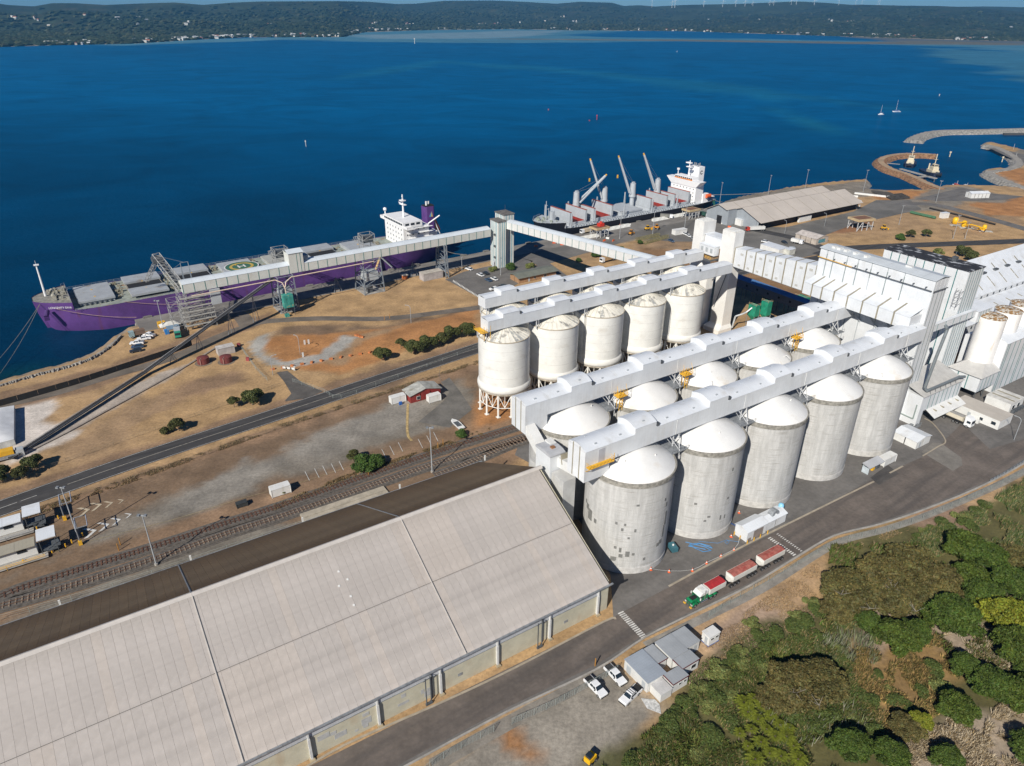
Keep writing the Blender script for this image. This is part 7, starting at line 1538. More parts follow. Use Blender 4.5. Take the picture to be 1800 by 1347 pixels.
MB().box(2,8,-.1,-.03,.8,2.8).build('mural', mat('blue_mural', (.1,.3,.36), .6, .3, 1), t)
flat_box('portable_office', 'pale white portable offices with flat roofs beside the white leg tower', 'cabin', LP(233.5,143), RA, 8, 13, 3.0, PLAIN_W, WROOF); flat_box('portable_office', 'smaller white portable office next to the round tank', 'cabin', LP(238,139.5), RA, 5, 3.4, 3.0, mat('cream_wall', (.55,.55,.5), .7), WROOF)
t = thing('round_tank', 'small grey round tank beside the white portable offices', 'tank', LP(245.2,143.5), 0); MB().lathe([(.01,2.9),(1.8,2.6),(1.8,0)], 20).build('shell', GREY_W, t, smooth=True, ang=40)
gable_building('marina_shed', 'long white shed beside the small boat harbour', 'shed', G(1706,349), .15, 15, 6, 3.4, 4.4, PLAIN_W, WROOF, panels=4)
# hopper gantries on the quay
def quay_hopper(loc, lab, grab):
 t = thing('quay_hopper', lab, 'hopper', loc, QA)
 f = MB()
 for a in (0,3,6,9):
  for b in (0,6): f.tube((a,b,0),(a,b,5),.2,4)
 for b in (0,6): f.tube((0,b,2.2),(9,b,2.2),.15,4).tube((0,b,0),(3,b,5),.12,4).tube((6,b,5),(9,b,0),.12,4)
 f.build('frame', mat('pale_grey_steel', (.5,.51,.52), .5), t)['kind'] = 'stuff'
 MB().box(-.6,9.6,-.6,6.6,5,6).build('hopper_rim', mat('tan_hopper', (.5,.38,.22), .8, .1), t); MB().box(.4,8.6,.4,5.6,6.01,6.1).build('hopper_mouth', mat('rust_brown', (.2,.1,.06), .9), t)
 if grab: MB().path([(5,3,6.2),(5.5,3,9)], .9, 6).box(3.5,6.8,1.6,4.4,6.2,8).build('grab', mat('red_grab', (.6,.04,.02), .5), t)
 return t
quay_hopper(QP(279,313.5), 'quay hopper gantry with a bright red grab beside the black ship', True); quay_hopper(QP(358,314), 'quay hopper gantry near the stern of the black ship', False)
t = quay_hopper(LP(315,150), 'dismantled hopper gantry standing on the dry grass island', False); t.rotation_euler.z = .35; t.scale = (1.3,1.3,1.2)
pnl0 = None
for q_, n_, c_ in ((264,316,5),(292,322.5,5),(335,322.5,7)):
 for k in range(c_):
  if pnl0 is None: pnl0 = tag(MB().add([(0,0,.1),(4.4,0,.1),(4.4,2.2,1.6),(0,2.2,1.6),(0,0,0),(4.4,0,0),(4.4,2.2,0),(0,2.2,0)], [(0,1,2,3),(4,7,6,5),(0,4,5,1),(1,5,6,2),(2,6,7,3),(3,7,4,0)]).build('spill_plate', mat('white_spill_plate', (.68,.68,.64), .6), None, loc=QP(q_+k*4.6,n_), rz=QA), 'white sloping spill plate laid along the side of the black ship', 'spill plate', 'white spill plates along the black ship'); o = pnl0
  else: o = pnl0.copy(); COL.objects.link(o); o.location = QP(q_+k*4.6, n_)
# barriers
br0 = None
for a, red in [((974,428),1),((982,428),0),((988,431),1),((1062,424),1),((1068,420),0),((1078,424),1),((1090,397),1),((1106,396),0),((1270,394),0),((1273,391),1),((1278,388),0),((1282,400),1),((1286,403),0),((1290,404),1),((1268,390),1),((1403,384),1),((942,434),1),((1511,363),0),((1500,365),1)]:
 m_ = ORANGE if red else PLAIN_W
 if br0 is None: br0 = tag(MB().add([(-1,-.3,0),(1,-.3,0),(1,.3,0),(-1,.3,0),(-1,-.12,.95),(1,-.12,.95),(1,.12,.95),(-1,.12,.95)], [(0,3,2,1),(4,5,6,7),(0,1,5,4),(1,2,6,5),(2,3,7,6),(3,0,4,7)]).build('road_barrier', ORANGE, None, loc=G(*a), rz=.4), 'orange plastic road barrier on the quay', 'barrier', 'plastic road barriers on the quay'); o = br0
 else: o = br0.copy(); COL.objects.link(o); o.location = G(*a); o.rotation_euler.z = random.uniform(-.6,1.2)
 if not red: o.material_slots[0].link = 'OBJECT'; o.material_slots[0].material = PLAIN_W; o['label'] = 'white plastic road barrier on the quay'
for a, b, lab in (((1478,344),(1508,347),'upper'),((1502,341),(1566,348),'long'),((1500,350),(1513,356),'short')):
 p, q = G(*a), G(*b); tag(boxtube(p+Vector((0,0,.6)), q+Vector((0,0,.6)), 1.2, 1.2).build('white_wall', PLAIN_W), lab+' white block row on the paving beyond the wharf shed', 'barrier')
# yellow pipework on the grass island
t = thing('yellow_pipework', 'bright yellow pipework with round vessels on concrete pads in dry grass', 'pipework', (0,0,0)); YB = mat('bright_yellow', (.8,.45,.01), .45, .05)
def gp(X_, Y_, z): return G(1470+X_/6.43, 350+Y_/6.43, z)
def vessel(a, r, h): c = gp(*a, 0); MB().lathe([(.01,0),(r*.8,.2),(r,h*.3),(r,h*.8),(r*.6,h),(.01,h)], 16, c=(c.x,c.y)).build('vessel', YB, t, smooth=True, ang=60)
vessel((1340,280), 1.9, 4.2); vessel((1435,315), 1.4, 4.0); vessel((1665,358), 1.3, 3.8)
MB().path([gp(1340,265,3.5),gp(1470,262,3.5),gp(1475,290,1)], .35, 8).build('pipe', YB, t, smooth=True, ang=50); MB().path([gp(1435,300,3.4),gp(1530,290,3.4),gp(1690,335,3.4),gp(1690,345,1)], .35, 8).build('pipe', YB, t, smooth=True, ang=50)
MB().path([gp(1480,315,1),gp(1500,300,2.6),gp(1520,315,1)], .45, 8).build('pipe', YB, t, smooth=True, ang=50); MB().path([gp(1600,345,1),gp(1630,325,2.4),gp(1640,350,1)], .45, 8).build('pipe', YB, t, smooth=True, ang=50)
for a, b in ((1290,300),(1400,328),(1610,365)):
 c = gp(a, b, 0); MB().obox((c.x+4, c.y, .1), (8, 3.4, .2), -.2).build('pad', mat('white_pad', (.5,.48,.43), .9), t)
tag(MB().path([G(1470+x_/6.43, 350+y_/6.43, .6) for x_, y_ in ((840,152),(1000,190),(1120,216))], 1.2, 4).build('green_pipe', mat('dull_green_tube', (.06,.15,.08), .7)), 'long dull green tube lying on the dry grass island', 'pipe')
flat_box('kiosk', 'small white equipment kiosk by the yellow pipework', 'cabin', gp(1200,222,0), .3, 5, 3, 3.4, PLAIN_W, WROOF)
tag(MB().path([gp(1055,100,.8),gp(1450,195,.8),gp(1800,285,.8)], .5, 4).build('dark_fence', mat('dark_shade', (.04,.035,.03), .9)), 'long dark shade fence beside the channel near the yellow pipework', 'fence')
# loose stacks near the boat harbour
STK = mat('dark_timber_stack', (.06,.055,.05), .9, .2, .6)
for (a, b, lab) in (((1537,341),(1572,345),'larger dark pile of stacked piles on the bare ground'), ((1560,349),(1592,346),'smaller dark pile of stacked piles beside the larger one')):
 t = thing('pile_stack', lab, 'stack', (0,0,0)); p, q = G(*a), G(*b)
 for k in range(10): o_ = Vector((0, k*1.3-6, .5+.5*(k % 2))); MB().tube(p+o_, q+o_, .5, 5).build('log', STK, t)
# old conveyor trusses lying on the quay verge
for (a, b, lab) in (((1118,424),(1158,415),'long lattice jib lying on the dry ground'), ((1132,430),(1173,418),'yellowish lattice jib lying beside the long one')):
 t = thing('lattice_jib', lab, 'lattice', (0,0,0)); f = MB(); truss(f, G(*a)+Vector((0,0,.9)), G(*b)+Vector((0,0,.9)), 1.6, 1.5, 9, .12); f.build('truss', mat('jib_olive', (.25,.22,.1), .7, .2), t)['kind'] = 'stuff'
# ================================================================== vehicles
CW = mat('car_white', (.78,.79,.80), .25, .01, 1); CDK = mat('car_dark', (.03,.035,.045), .25, .02, 1); CSIL = mat('car_silver', (.38,.4,.42), .25, .02, 1, metal=.3); CBL = mat('car_blue', (.05,.09,.16), .25, .02, 1); RIMS = mat('wheel_rim', (.35,.35,.35), .4, .05, metal=.5); LAMP = mat('lamp_lens', (.7,.7,.65), .2); TAILM = mat('tail_lens', (.4,.02,.02), .3)
def wheel(t, x_, y_, r_=.36, w_=.24):
 g = MB().tube((x_,y_-w_/2,r_),(x_,y_+w_/2,r_),r_,14).build('wheel', BLACK, t); s = 1 if y_ > 0 else -1
 MB().tube((x_,y_+s*w_*.35,r_),(x_,y_+s*(w_/2+.02),r_),r_*.58,10).build('rim', RIMS, g); return g
def body_shell(prof, w_, inset=.08):
 "side profile (x,z) swept across, narrower at the top"
 n = len(prof); zs = [p[1] for p in prof]; z0, z1 = min(zs), max(zs)
 hw = lambda z: w_/2-inset*max(0, (z-.75))/(max(z1-.75, .1))-(.05 if z < .4 else 0)
 vs = [(x_, -hw(z), z) for x_, z in prof]+[(x_, hw(z), z) for x_, z in prof]
 return MB().add(vs, [tuple(range(n-1,-1,-1)), tuple(range(n,2*n))]+[(i,(i+1)%n,n+(i+1)%n,n+i) for i in range(n)])
def ute(label, loc, rz, group=None, cover=BLACK, rack=False):
 t = thing('ute', label, 'ute', loc, rz, group); L_ = 5.3
 body_shell([(0,.35),(0,.8),(.15,.98),(1.35,1.08),(3.35,1.12),(5.25,1.12),(5.3,.9),(5.3,.38)][::-1], 1.86, .03).build('body', CW, t)
 body_shell([(1.35,1.08),(1.95,1.74),(2.2,1.8),(3.2,1.8),(3.5,1.7),(3.6,1.1)][::-1], 1.74, .2).build('cab', CW, t)
 MB().add([(1.4,-.76,1.12),(1.4,.76,1.12),(1.93,.66,1.73),(1.93,-.66,1.73)], [(0,3,2,1)]).add([(1.37,-.76,1.14),(1.37,.76,1.14),(1.9,.66,1.75),(1.9,-.66,1.75)], [(0,3,2,1)]).build('windscreen', GLASS, t)
 for s in (-1, 1):
  MB().add([(1.6,s*.865,1.17),(2.5,s*.865,1.17),(2.5,s*.74,1.66),(2.02,s*.74,1.66)], [(0,1,2,3) if s < 0 else (3,2,1,0)]).build('side_window', GLASS, t); MB().add([(2.58,s*.865,1.17),(3.42,s*.865,1.17),(3.3,s*.74,1.66),(2.58,s*.74,1.66)], [(0,1,2,3) if s < 0 else (3,2,1,0)]).build('side_window', GLASS, t)
  MB().box(-.02,.1,s*.75-.2,s*.75+.2,.68,.85).build('headlight', LAMP, t); MB().box(5.27,5.33,s*.8-.09,s*.8+.09,.7,1.05).build('tail_light', TAILM, t); MB().box(1.75,1.9,s*1.0-.1,s*1.0+.1,1.1,1.28).build('mirror', BLACK, t)
  wheel(t, .95, s*.8); wheel(t, 4.15, s*.8)
 MB().box(3.65,5.22,-.78,.78,1.10,1.16).build('tray_cover', cover, t); MB().box(-.08,.05,-.85,.85,.35,.6).build('bumper', BLACK, t)
 if rack:
  f = MB()
  for x_ in (2.2,2.7,3.2): f.box(x_,x_+.08,-.7,.7,1.84,1.9)
  f.box(2.1,3.4,-.72,-.66,1.84,1.9).box(2.1,3.4,.66,.72,1.84,1.9); f.build('roof_rack', BLACK, t)['kind'] = 'stuff'
 return t
def car(label, loc, rz, paint, group=None, wagon=True):
 t = thing('parked_car', label, 'car', loc, rz, group)
 body_shell([(0,.32),(0,.7),(.2,.85),(1.1,.98),(3.9,1.02),(4.5,.98),(4.55,.6),(4.5,.34)][::-1], 1.8, .03).build('body', paint, t)
 e = 4.35 if wagon else 3.9
 body_shell([(1.05,.96),(1.75,1.45),(2.1,1.52),(3.6 if wagon else 3.0,1.52),(e-.35,1.4),(e,.98)][::-1], 1.66, .2).build('cabin', GLASS, t)
 MB().add([(1.8,-.6,1.475),(3.6 if wagon else 3.0,-.6,1.53),(3.6 if wagon else 3.0,.6,1.53),(1.8,.6,1.475),(1.8,-.6,1.51),(3.6 if wagon else 3.0,-.6,1.56),(3.6 if wagon else 3.0,.6,1.56),(1.8,.6,1.51)], [(0,3,2,1),(4,5,6,7),(0,1,5,4),(1,2,6,5),(2,3,7,6),(3,0,4,7)]).build('roof', paint, t)
 for s in (-1, 1):
  wheel(t, .85, s*.78, .33); wheel(t, 3.6, s*.78, .33); MB().box(-.02,.1,s*.65-.18,s*.65+.18,.6,.74).build('headlight', LAMP, t)
 return t
def heading(a, b): p, q = G(*a), G(*b); return math.atan2((p-q).y, (p-q).x)   # from front a to rear b: local +x runs to the rear
def face(a, b): p, q = G(*a), G(*b); return math.atan2((q-p).y, (q-p).x)
UG = 'three white utes parked by the site huts'
ute('white ute with black tray cover, farthest left of the three by the huts', G(1062,1228), face((1062,1228),(1037,1202)), UG)
ute('white ute with dark tray load parked nearest the fence', G(1096,1207), face((1096,1207),(1071,1180)), UG, cover=mat('tray_load', (.05,.05,.05), .7, .3, 4))
ute('white ute with black roof rack parked nearest the lower huts', G(1093,1240), face((1093,1240),(1122,1213)), UG, rack=True)
carlist = [((819,473),(832,477),CW,'white car parked alone nearest the quay gallery'),((840,483),(853,489),CW,'white car in the front line of the car park by the quay tower'),((850,480),(862,487),CDK,'dark car beside the white one in the car park'),((854,492),(868,499),CBL,'dark blue car in the middle of the car park'),((864,490),(877,496),CW,'white car beside the dark blue car'),((861,511),(875,508),CW,'white car half behind the silo gallery'),((878,503),(892,507),CDK,'dark car near the brick office corner'),
 ((1352,428),(1341,426),CW,'white car beside the white leg tower'),((1383,430),(1374,426),CDK,'dark car in the yard behind the white offices'),((1184,427),(1177,424),CBL,'dark blue car alone on the dry ground by the lattice jibs'),((1200,411),(1206,414),CW,'first white car of the row behind the lift tower'),((1207,414),(1213,418),CW,'second white car of the row behind the lift tower'),((1215,419),(1221,423),CSIL,'silver car in the row behind the lift tower')]
proto = {}
for f_, r_, c_, lab in carlist:
 key = 'c'
 if key not in proto: o = proto[key] = car(lab, G(*f_), face(f_, r_), CW, 'cars parked around the port');
 else: o = dup(proto[key], G(*f_), face(f_, r_), lab)
 for ch in o.children:
  if ch.name.split('.')[0] in ('body', 'roof'): ch.material_slots[0].link = 'OBJECT'; ch.material_slots[0].material = c_
up0 = None
for f_, r_, c_, lab in [((253,590),(268,592),CW,'white ute with tray nearest the wharf edge lot'),((241,599),(257,597),CW,'white ute in the middle of the wharf edge lot'),((229,606),(245,605),CW,'white ute beside the grey wagons on the wharf edge lot'),((1497-15,1000-500),(1497-15+8,1000-500+3),CW,'x')][:3]:
 if up0 is None: up0 = o = ute(lab, G(*f_), face(f_, r_), 'utes parked at the end of the wharf', cover=CSIL)
 else: o = dup(up0, G(*f_), face(f_, r_), lab)
for f_, r_, c_, lab in [((231,613),(246,611),CBL,'slate blue wagon parked at the end of the wharf'),((228,621),(243,618),CDK,'dark grey wagon, lowest of the vehicles at the wharf end')]:
 o = dup(proto['c'], G(*f_), face(f_, r_), lab, 'utes parked at the end of the wharf')
 for ch in o.children:
  if ch.name.split('.')[0] in ('body', 'roof'): ch.material_slots[0].link = 'OBJECT'; ch.material_slots[0].material = c_
# boat-like white pontoon and bits near the tracks
t = thing('dinghy', 'white open dinghy lying upside on bare ground by the tracks', 'boat', G(797,743), face((797,743),(812,757))); MB().add([(0,-.9,.9),(2,-1.3,1),(6,-1.2,.9),(6,1.2,.9),(2,1.3,1),(0,.9,.9),(-.9,0,1.1),(.6,-.3,.1),(5.6,-.6,.1),(5.6,.6,.1),(.6,.3,.1)], [(7,8,2,1),(7,1,0),(10,5,4),(10,4,3,9),(8,9,3,2),(7,0,6),(6,5,10),(7,6,10),(7,10,9,8),(0,1,2,3,4,5,6)]).build('hull', PLAIN_W, t); MB().box(1.5,4.5,-.8,.8,.95,1.1).build('cockpit', DARKSTEEL, t)
# ---- green road train
GRN = mat('truck_green', (.01,.2,.075), .3, .05, 1); CHR = mat('chrome', (.5,.5,.5), .2, .05, metal=.9); TARP = mat('red_tarp_bright', (.42,.025,.03), .7, .12, 1.2); TARPF = mat('red_tarp_faded', (.40,.13,.10), .75, .15, 1.0, n2=((.30,.05,.04), .8, (1,1,1), .5, .7)); TUB = mat('tub_white', (.66,.65,.60), .4, .05, .5)
rt = thing('road_train', 'green bonneted road train with white cab roof and three red-topped grain tubs', 'truck', LP(-1.2,-22.4), RA)
MB().extr([(0,.5),(0,1.4),(.4,1.9),(2.2,2.05),(2.2,.5)][::-1], -.75, .75, axis='y').build('bonnet', GRN, rt); MB().box(.5,2.2,-.55,.55,2.0,2.08).build('bonnet_panel', BLACK, rt)
for s in (-1, 1):
 MB().extr([(.2,.9),(.5,1.35),(1.4,1.35),(1.9,.9),(1.9,.6),(.2,.6)][::-1], s*1.2-.3*(s > 0)-.0, s*1.2+.3*(s < 0)+.0, axis='y').build('mudguard', GRN, rt); wheel(rt, 1.0, s*1.05, .5, .35)
 MB().box(-.1,.1,s*.9-.25,s*.9+.25,.9,1.2).build('headlight', LAMP, rt); MB().box(-.35,0,s*.95-.3,s*.95+.3,.35,.6).build('indicator_bar', YEL, rt); MB().tube((3.9,s*1.15,.6),(3.9,s*1.15,3.6),.1,8).build('exhaust_stack', CHR, rt); MB().tube((2.6,s*1.1,.7),(4.8,s*1.1,.7),.35,12).build('fuel_tank', CHR, rt)
 MB().box(2.5,3.3,s*1.17-.02,s*1.17+.02,1.8,2.4).build('side_window', GLASS, rt); MB().box(2.1,2.25,s*1.45-.12,s*1.45+.12,1.8,2.4).build('mirror', PLAIN_W, rt)
f = MB()
for k in range(4): f.tube((-.25,-1.0+k*.66,.4),(-.25,-1.0+k*.66,1.7),.06,5)
f.tube((-.25,-1.1,1.7),(-.25,1.1,1.7),.08,5).tube((-.25,-1.1,1.0),(-.25,1.1,1.0),.08,5); f.build('bull_bar', CHR, rt)['kind'] = 'stuff'
MB().box(2.2,4.9,-1.15,1.15,.8,2.45).build('cab', GRN, rt); MB().add([(2.18,-1.05,1.75),(2.18,1.05,1.75),(2.3,1.0,2.45),(2.3,-1.0,2.45)], [(0,3,2,1)]).add([(2.12,-1.05,1.75),(2.12,1.05,1.75),(2.24,1.0,2.45),(2.24,-1.0,2.45)], [(0,3,2,1)]).build('windscreen', GLASS, rt)
MB().extr([(2.2,2.46),(2.5,2.75),(3.1,3.15),(4.9,3.35),(4.9,2.46)][::-1], -1.15, 1.15, axis='y').build('cab_roof', PLAIN_W, rt); MB().box(3.4,4.2,-.4,.4,3.3,3.45).build('air_conditioner', PLAIN_W, rt)
MB().box(2,31.8,-.45,.45,.75,1.05).build('chassis', BLACK, rt)
for x_ in (6.0,7.3):
 for s in (-1, 1): wheel(rt, x_, s*1.0, .5, .5)
for x_ in (5.5, 6.9):
 for s in (-1, 1): MB().extr([(x_,.95),(x_+.3,1.15),(x_+.9,1.15),(x_+1.2,.95)][::-1], s*1.0-.3, s*1.0+.3, axis='y').build('mudguard', GRN, rt)
def tub(x0, x1, tarp, tag_):
 pr = [(-.55,1.15),(-1.2,1.7),(-1.25,2.6),(-1.22,3.1),(1.22,3.1),(1.25,2.6),(1.2,1.7),(.55,1.15)]
 n = len(pr); vs = [(x0+.0,y_,z_) for y_,z_ in pr]+[(x1,y_,z_) for y_,z_ in pr]; vs += [(x0-.45,y_*.6,1.9+(z_-1.9)*.7) for y_,z_ in pr]+[(x1+.25,y_*.7,1.9+(z_-1.9)*.8) for y_,z_ in pr]
 fs = [(i,(i+1)%n,n+(i+1)%n,n+i) for i in range(n)]+[(2*n+i,2*n+(i+1)%n,(i+1)%n,i) for i in range(n)]+[(n+i,n+(i+1)%n,3*n+(i+1)%n,3*n+i) for i in range(n)]+[tuple(range(3*n-1,2*n-1,-1)), tuple(range(3*n,4*n))]
 o = MB().add(vs, fs).build('grain_tub', TUB, rt, smooth=True, ang=35); k_ = max(2, round((x1-x0)/1.9))
 for k in range(k_):
  a, b = x0+.1+k*(x1-x0-.2)/k_, x0+.1+(k+1)*(x1-x0-.2)/k_-.03; MB().extr([(-1.12,3.12),(0,3.3),(1.12,3.12),(1.12,3.17),(0,3.36),(-1.12,3.17)], a, b).build('tarp_panel', tarp, o)
tub(5.4, 10.6, TARP, 'a'); tub(13.1, 21.2, TARPF, 'b'); tub(23.6, 31.4, TARPF, 'c')
for x_ in (13.0,14.2,15.4,19.0,20.2,21.4, 23.8,25.0,26.2, 28.6,29.8,31.0):
 for s in (-1, 1): wheel(rt, x_-.2, s*1.0, .48, .5)
for x_ in (11.0, 21.9): MB().box(x_, x_+1.8, -.12, .12, .8, .95).build('drawbar', mat('rust_red_frame', (.2,.04,.03), .7), rt)
# ---- white tanker waiting under the hall
wt = thing('tipper_truck', 'white cab-over tipper with cream tub leaving the truck hall', 'truck', LP(134.2,-14.8), RA+math.pi/2)
MB().box(0,2.2,-1.2,1.2,.7,3.0).build('cab', CW, wt); MB().extr([(.2,3.0),(.8,3.7),(2.3,3.8),(2.3,3.0)][::-1], -1.15, 1.15, axis='y').build('roof_fairing', CW, wt); MB().box(-.04,.02,-1.05,1.05,1.7,2.8).build('windscreen', GLASS, wt)
for s in (-1, 1): MB().box(.3,1.5,s*1.2-.02,s*1.2+.02,1.8,2.6).build('side_window', GLASS, wt); MB().box(-.06,.02,s*.9-.2,s*.9+.2,.8,1.05).build('headlight', LAMP, wt)
MB().box(.5,12.2,-.45,.45,.7,1.0).build('chassis', BLACK, wt)
pr = [(-.55,1.15),(-1.2,1.7),(-1.25,3.0),(1.25,3.0),(1.2,1.7),(.55,1.15)]; MB().extr(pr[::-1], 2.9, 11.6).build('grain_tub', mat('tub_cream', (.66,.60,.48), .5, .05), wt); MB().extr([(-1.1,3.02),(0,3.2),(1.1,3.02)][::-1], 3.0, 11.5).build('tarp', mat('grey_tarp', (.3,.29,.27), .8, .1, 1), wt)
for x_ in (1.2, 4.2, 5.5, 8.6, 9.9, 11.2):
 for s in (-1, 1): wheel(wt, x_, s*1.0, .48, .45)
# quay trucks, loaders
def rigid(label, loc, rz, cab, body, ln=8, name='quay_truck'):
 t = thing(name, label, 'truck', loc, rz); MB().box(0,1.9,-1.15,1.15,.7,2.8).build('cab', cab, t); MB().box(-.03,.02,-1,1,1.6,2.6).build('windscreen', GLASS, t); MB().box(2.2,ln,-1.2,1.2,1.1,2.9).build('body', body, t); MB().box(.4,ln,-.4,.4,.6,1.05).build('chassis', BLACK, t)
 for x_ in (1,ln-2.4,ln-1.1):
  for s in (-1, 1): wheel(t, x_, s*1.0, .5, .4)
 return t
rigid('white quay truck with cream load beside the red grab hopper', G(1021,412), face((1021,412),(1036,409)), CW, mat('cream_load', (.6,.5,.36), .8)); rigid('grey tipper truck on the quay between the two hopper gantries', G(1182,385), face((1182,385),(1167,384)), CW, mat('grey_tip_body', (.2,.2,.18), .7)); rigid('dark green tank truck near the wharf shed door', G(1246,384), face((1246,384),(1232,379)), CW, mat('dark_green_body', (.03,.09,.07), .6))
rigid('white flat truck with red cab stripe in front of the wharf shed', G(1311,407), face((1311,407),(1333,406)), REDP, PLAIN_W, 12); rigid('long truck with white cab and sandy load in the shade of the sloping gallery', G(1056,463), face((1056,463),(1082,456)), CW, mat('sandy_load', (.45,.3,.15), .9), 11)
rigid('white van truck with green circle in the yard behind the white offices', G(1411,431), face((1411,431),(1392,427)), CW, PLAIN_W, 7); rigid('small van crossing in front of the wharf shed', G(1368,393), face((1368,393),(1356,392)), CW, CW, 5)
rigid('pale blue tray truck nearest the water at the wharf end', G(228,595), face((228,595),(246,591)), mat('pale_blue_cab', (.3,.42,.45), .5), mat('brown_tray', (.2,.13,.09), .8), 6); rigid('green fronted truck with grey box behind the scaffold', G(314,596), face((314,596),(311,580)), mat('green_cab', (.03,.3,.2), .5), GREY_W, 6.5)
def loader(label, loc, rz, c):
 t = thing('wheel_loader', label, 'loader', loc, rz, 'yellow loaders and forklifts on the quay'); MB().box(-1.6,1.2,-.8,.8,.9,1.9).build('body', c, t); MB().box(-.6,.6,-.7,.7,1.9,3.0).build('cab', GLASS, t); MB().box(-.7,.7,-.8,.8,3.0,3.15).build('cab_roof', c, t); MB().box(2.0,2.9,-1.2,1.2,.2,1.2).build('bucket', c, t); MB().box(1.2,2.2,-.3,.3,.8,1.1).build('arm', c, t)
 for a in (-1.1,1.1):
  for s in (-1,1): wheel(t, a, s*.95, .65, .45)
OY = mat('machine_orange', (.6,.25,.02), .5)
loader('orange wheel loader nearest the junction tower on the quay', G(1109,413), 1.0, OY); loader('yellow forklift in the middle of the quay verge', G(1138,405), .5, YEL); loader('orange wheel loader in front of the white quay cabin', G(1154,403), 2.6, OY); loader('small yellow roller on the bare ground by the dismantled gantry', G(1553,404), .2, YEL)
t = thing('tractor', 'small red tractor at the corner of the wharf shed', 'tractor', G(1263,379), .4); MB().box(-1.4,1.2,-.5,.5,.7,1.6).build('body', REDP, t); MB().box(-1.3,-.1,-.6,.6,1.6,2.6).build('cab', GLASS, t)
for a, r_ in ((-.9,.8),(1,.5)):
 for s in (-1,1): wheel(t, a, s*.8, r_, .4)
t = flat_box('quay_cabin', 'low white cabin with a yellow box beside it on the quay verge', 'cabin', G(1187,414), .5, 9, 3.5, 2.8, PLAIN_W, PLAIN_W)
# trailers/skip and gear at wharf end
tag(MB().obox((0,0,1.2),(3,2.2,2.4)).build('skip', YEL, None, loc=G(285,575), rz=QA), 'yellow box container by the light pole on the wharf', 'container')
t = thing('canopy_tent', 'white canopy and blue-grey shelter beside the scaffold tower', 'tent', G(300,579), QA); MB().add([(-4,-2,2.2),(4,-2,2.2),(4,2,2.2),(-4,2,2.2),(-2,0,3.6),(2,0,3.6)], [(0,1,5,4),(1,2,5),(2,3,4,5),(3,0,4)]).build('white_canopy', mat('canvas_white', (.65,.64,.6), .8), t); MB().add([(-2,-5.5,2),(3,-5.5,2),(3,-2.2,2.6),(-2,-2.2,2.6)], [(0,1,2,3)]).build('blue_shelter', mat('blue_shelter', (.16,.24,.33), .6), t); MB().box(-3,-1.4,-5,-3.6,0,2).build('portable_toilet', mat('bright_blue', (.02,.2,.55), .5), t)
f = MB()
for a, b in ((-4,-2),(4,-2),(4,2),(-4,2),(3,-5.5),(-2,-5.5)): f.tube((a,b,0),(a,b,2.1),.06,4)
f.build('poles', STEEL_G, t)['kind'] = 'stuff'
t = thing('skid_loader', 'small yellow machine cut by the bottom edge on the lay-down pad', 'loader', G(1037,1338), .8); MB().box(-1,1,-.7,.7,.4,1.5).build('body', mat('bright_yellow', (.8,.45,.01), .45, .05), t); MB().box(-.8,.2,-.55,.55,1.5,2.1).build('cab', GLASS, t)
for a in (-.7,.7):
 for s in (-1,1): wheel(t, a, s*.8, .38, .3)
# ================================================================== poles, fences
POLE = mat('pole_grey', (.36,.38,.40), .5, .08, 1)
def mast(label, loc, h, flood=True, group='tall floodlight masts'):
 t = thing('light_mast', label, 'light mast', loc, 0, group); MB().tube((0,0,0),(0,0,h),.19,8,r2=.11).build('pole', POLE, t); MB().tube((0,0,0),(0,0,.5),.45,8).build('footing', CONC, t)
 MB().box(-1.0,1.0,-.12,.12,h-.1,h+.1).build('crossarm', POLE, t)
 for a in (-.8,.8): MB().box(a-.3,a+.3,-.5,.2,h-.05,h+.35).build('floodlight', STEEL_G, t)
 return t
mast('floodlight mast between the railway and the truck yard, left of the chevrons', G(275,993), 14.9); mast('floodlight mast standing among the tracks near the shed end', G(759.7,830), 15.1); mast('floodlight mast between the two weighbridge offices', G(137.5,945), 15.5)
m0 = mast('floodlight mast on the wharf beside the white canopy', G(288.5,582.5), 13.5)
for a, h, lab in (((1089,420),16,'floodlight mast beside the red grab hopper'),((1147,413),17,'floodlight mast on the quay verge by the orange loader'),((1203,403),16,'floodlight mast just left of the lift tower'),((812,475),7,'short floodlight mast at the edge of the car park'),((880,484),9,'light mast beside the round shrubs of the office'),((1265,357),14,'thin mast at the stern of the black ship'),((1350,343),14,'thin mast on the seaward side of the wharf shed'),((1415,332),14,'second thin mast on the seaward side of the wharf shed'),((1517,338),16,'tall lattice mast by the timber stacks'),((1645,356),15,'mast on the paving near the marina shed'),((1675,420),14,'mast on the verge of the curving road'),((1580,395),12,'mast on the grass island'),((1696,420),10,'mast behind the black roofed block')):
 o = dup(m0, G(*a), random.random()*3, lab); o.scale = (.8,.8,h/13.5)
def lamp(label, loc, rz, h=8):
 t = thing('street_lamp', label, 'street lamp', loc, rz, 'curved street lamps'); MB().path([(0,0,0),(0,0,h-1),(.3,0,h-.3),(.9,0,h),(1.7,0,h+.05)], .09, 6).build('pole', POLE, t); MB().box(1.6,2.3,-.15,.15,h-.05,h+.1).build('lamp_head', POLE, t); return t
l0 = lamp('street lamp on the dry grass between the quay gallery and orange track', G(722.6,568), 2.9)
for a, lab, r_ in (((528,624),'street lamp inside the gravel loop',2.6),((480,660),'street lamp beside the gate of the gravel loop',.4),((1379,411),'street lamp at the yard corner behind the long bridge gallery',2),((1449,398),'street lamp at the bend by the wharf shed',2),((1782,700+74),'street lamp at the lower right corner of the truck road',2.2)): dup(l0, G(*a), r_, lab)
G5 = 'orange marker posts'
mp0 = None
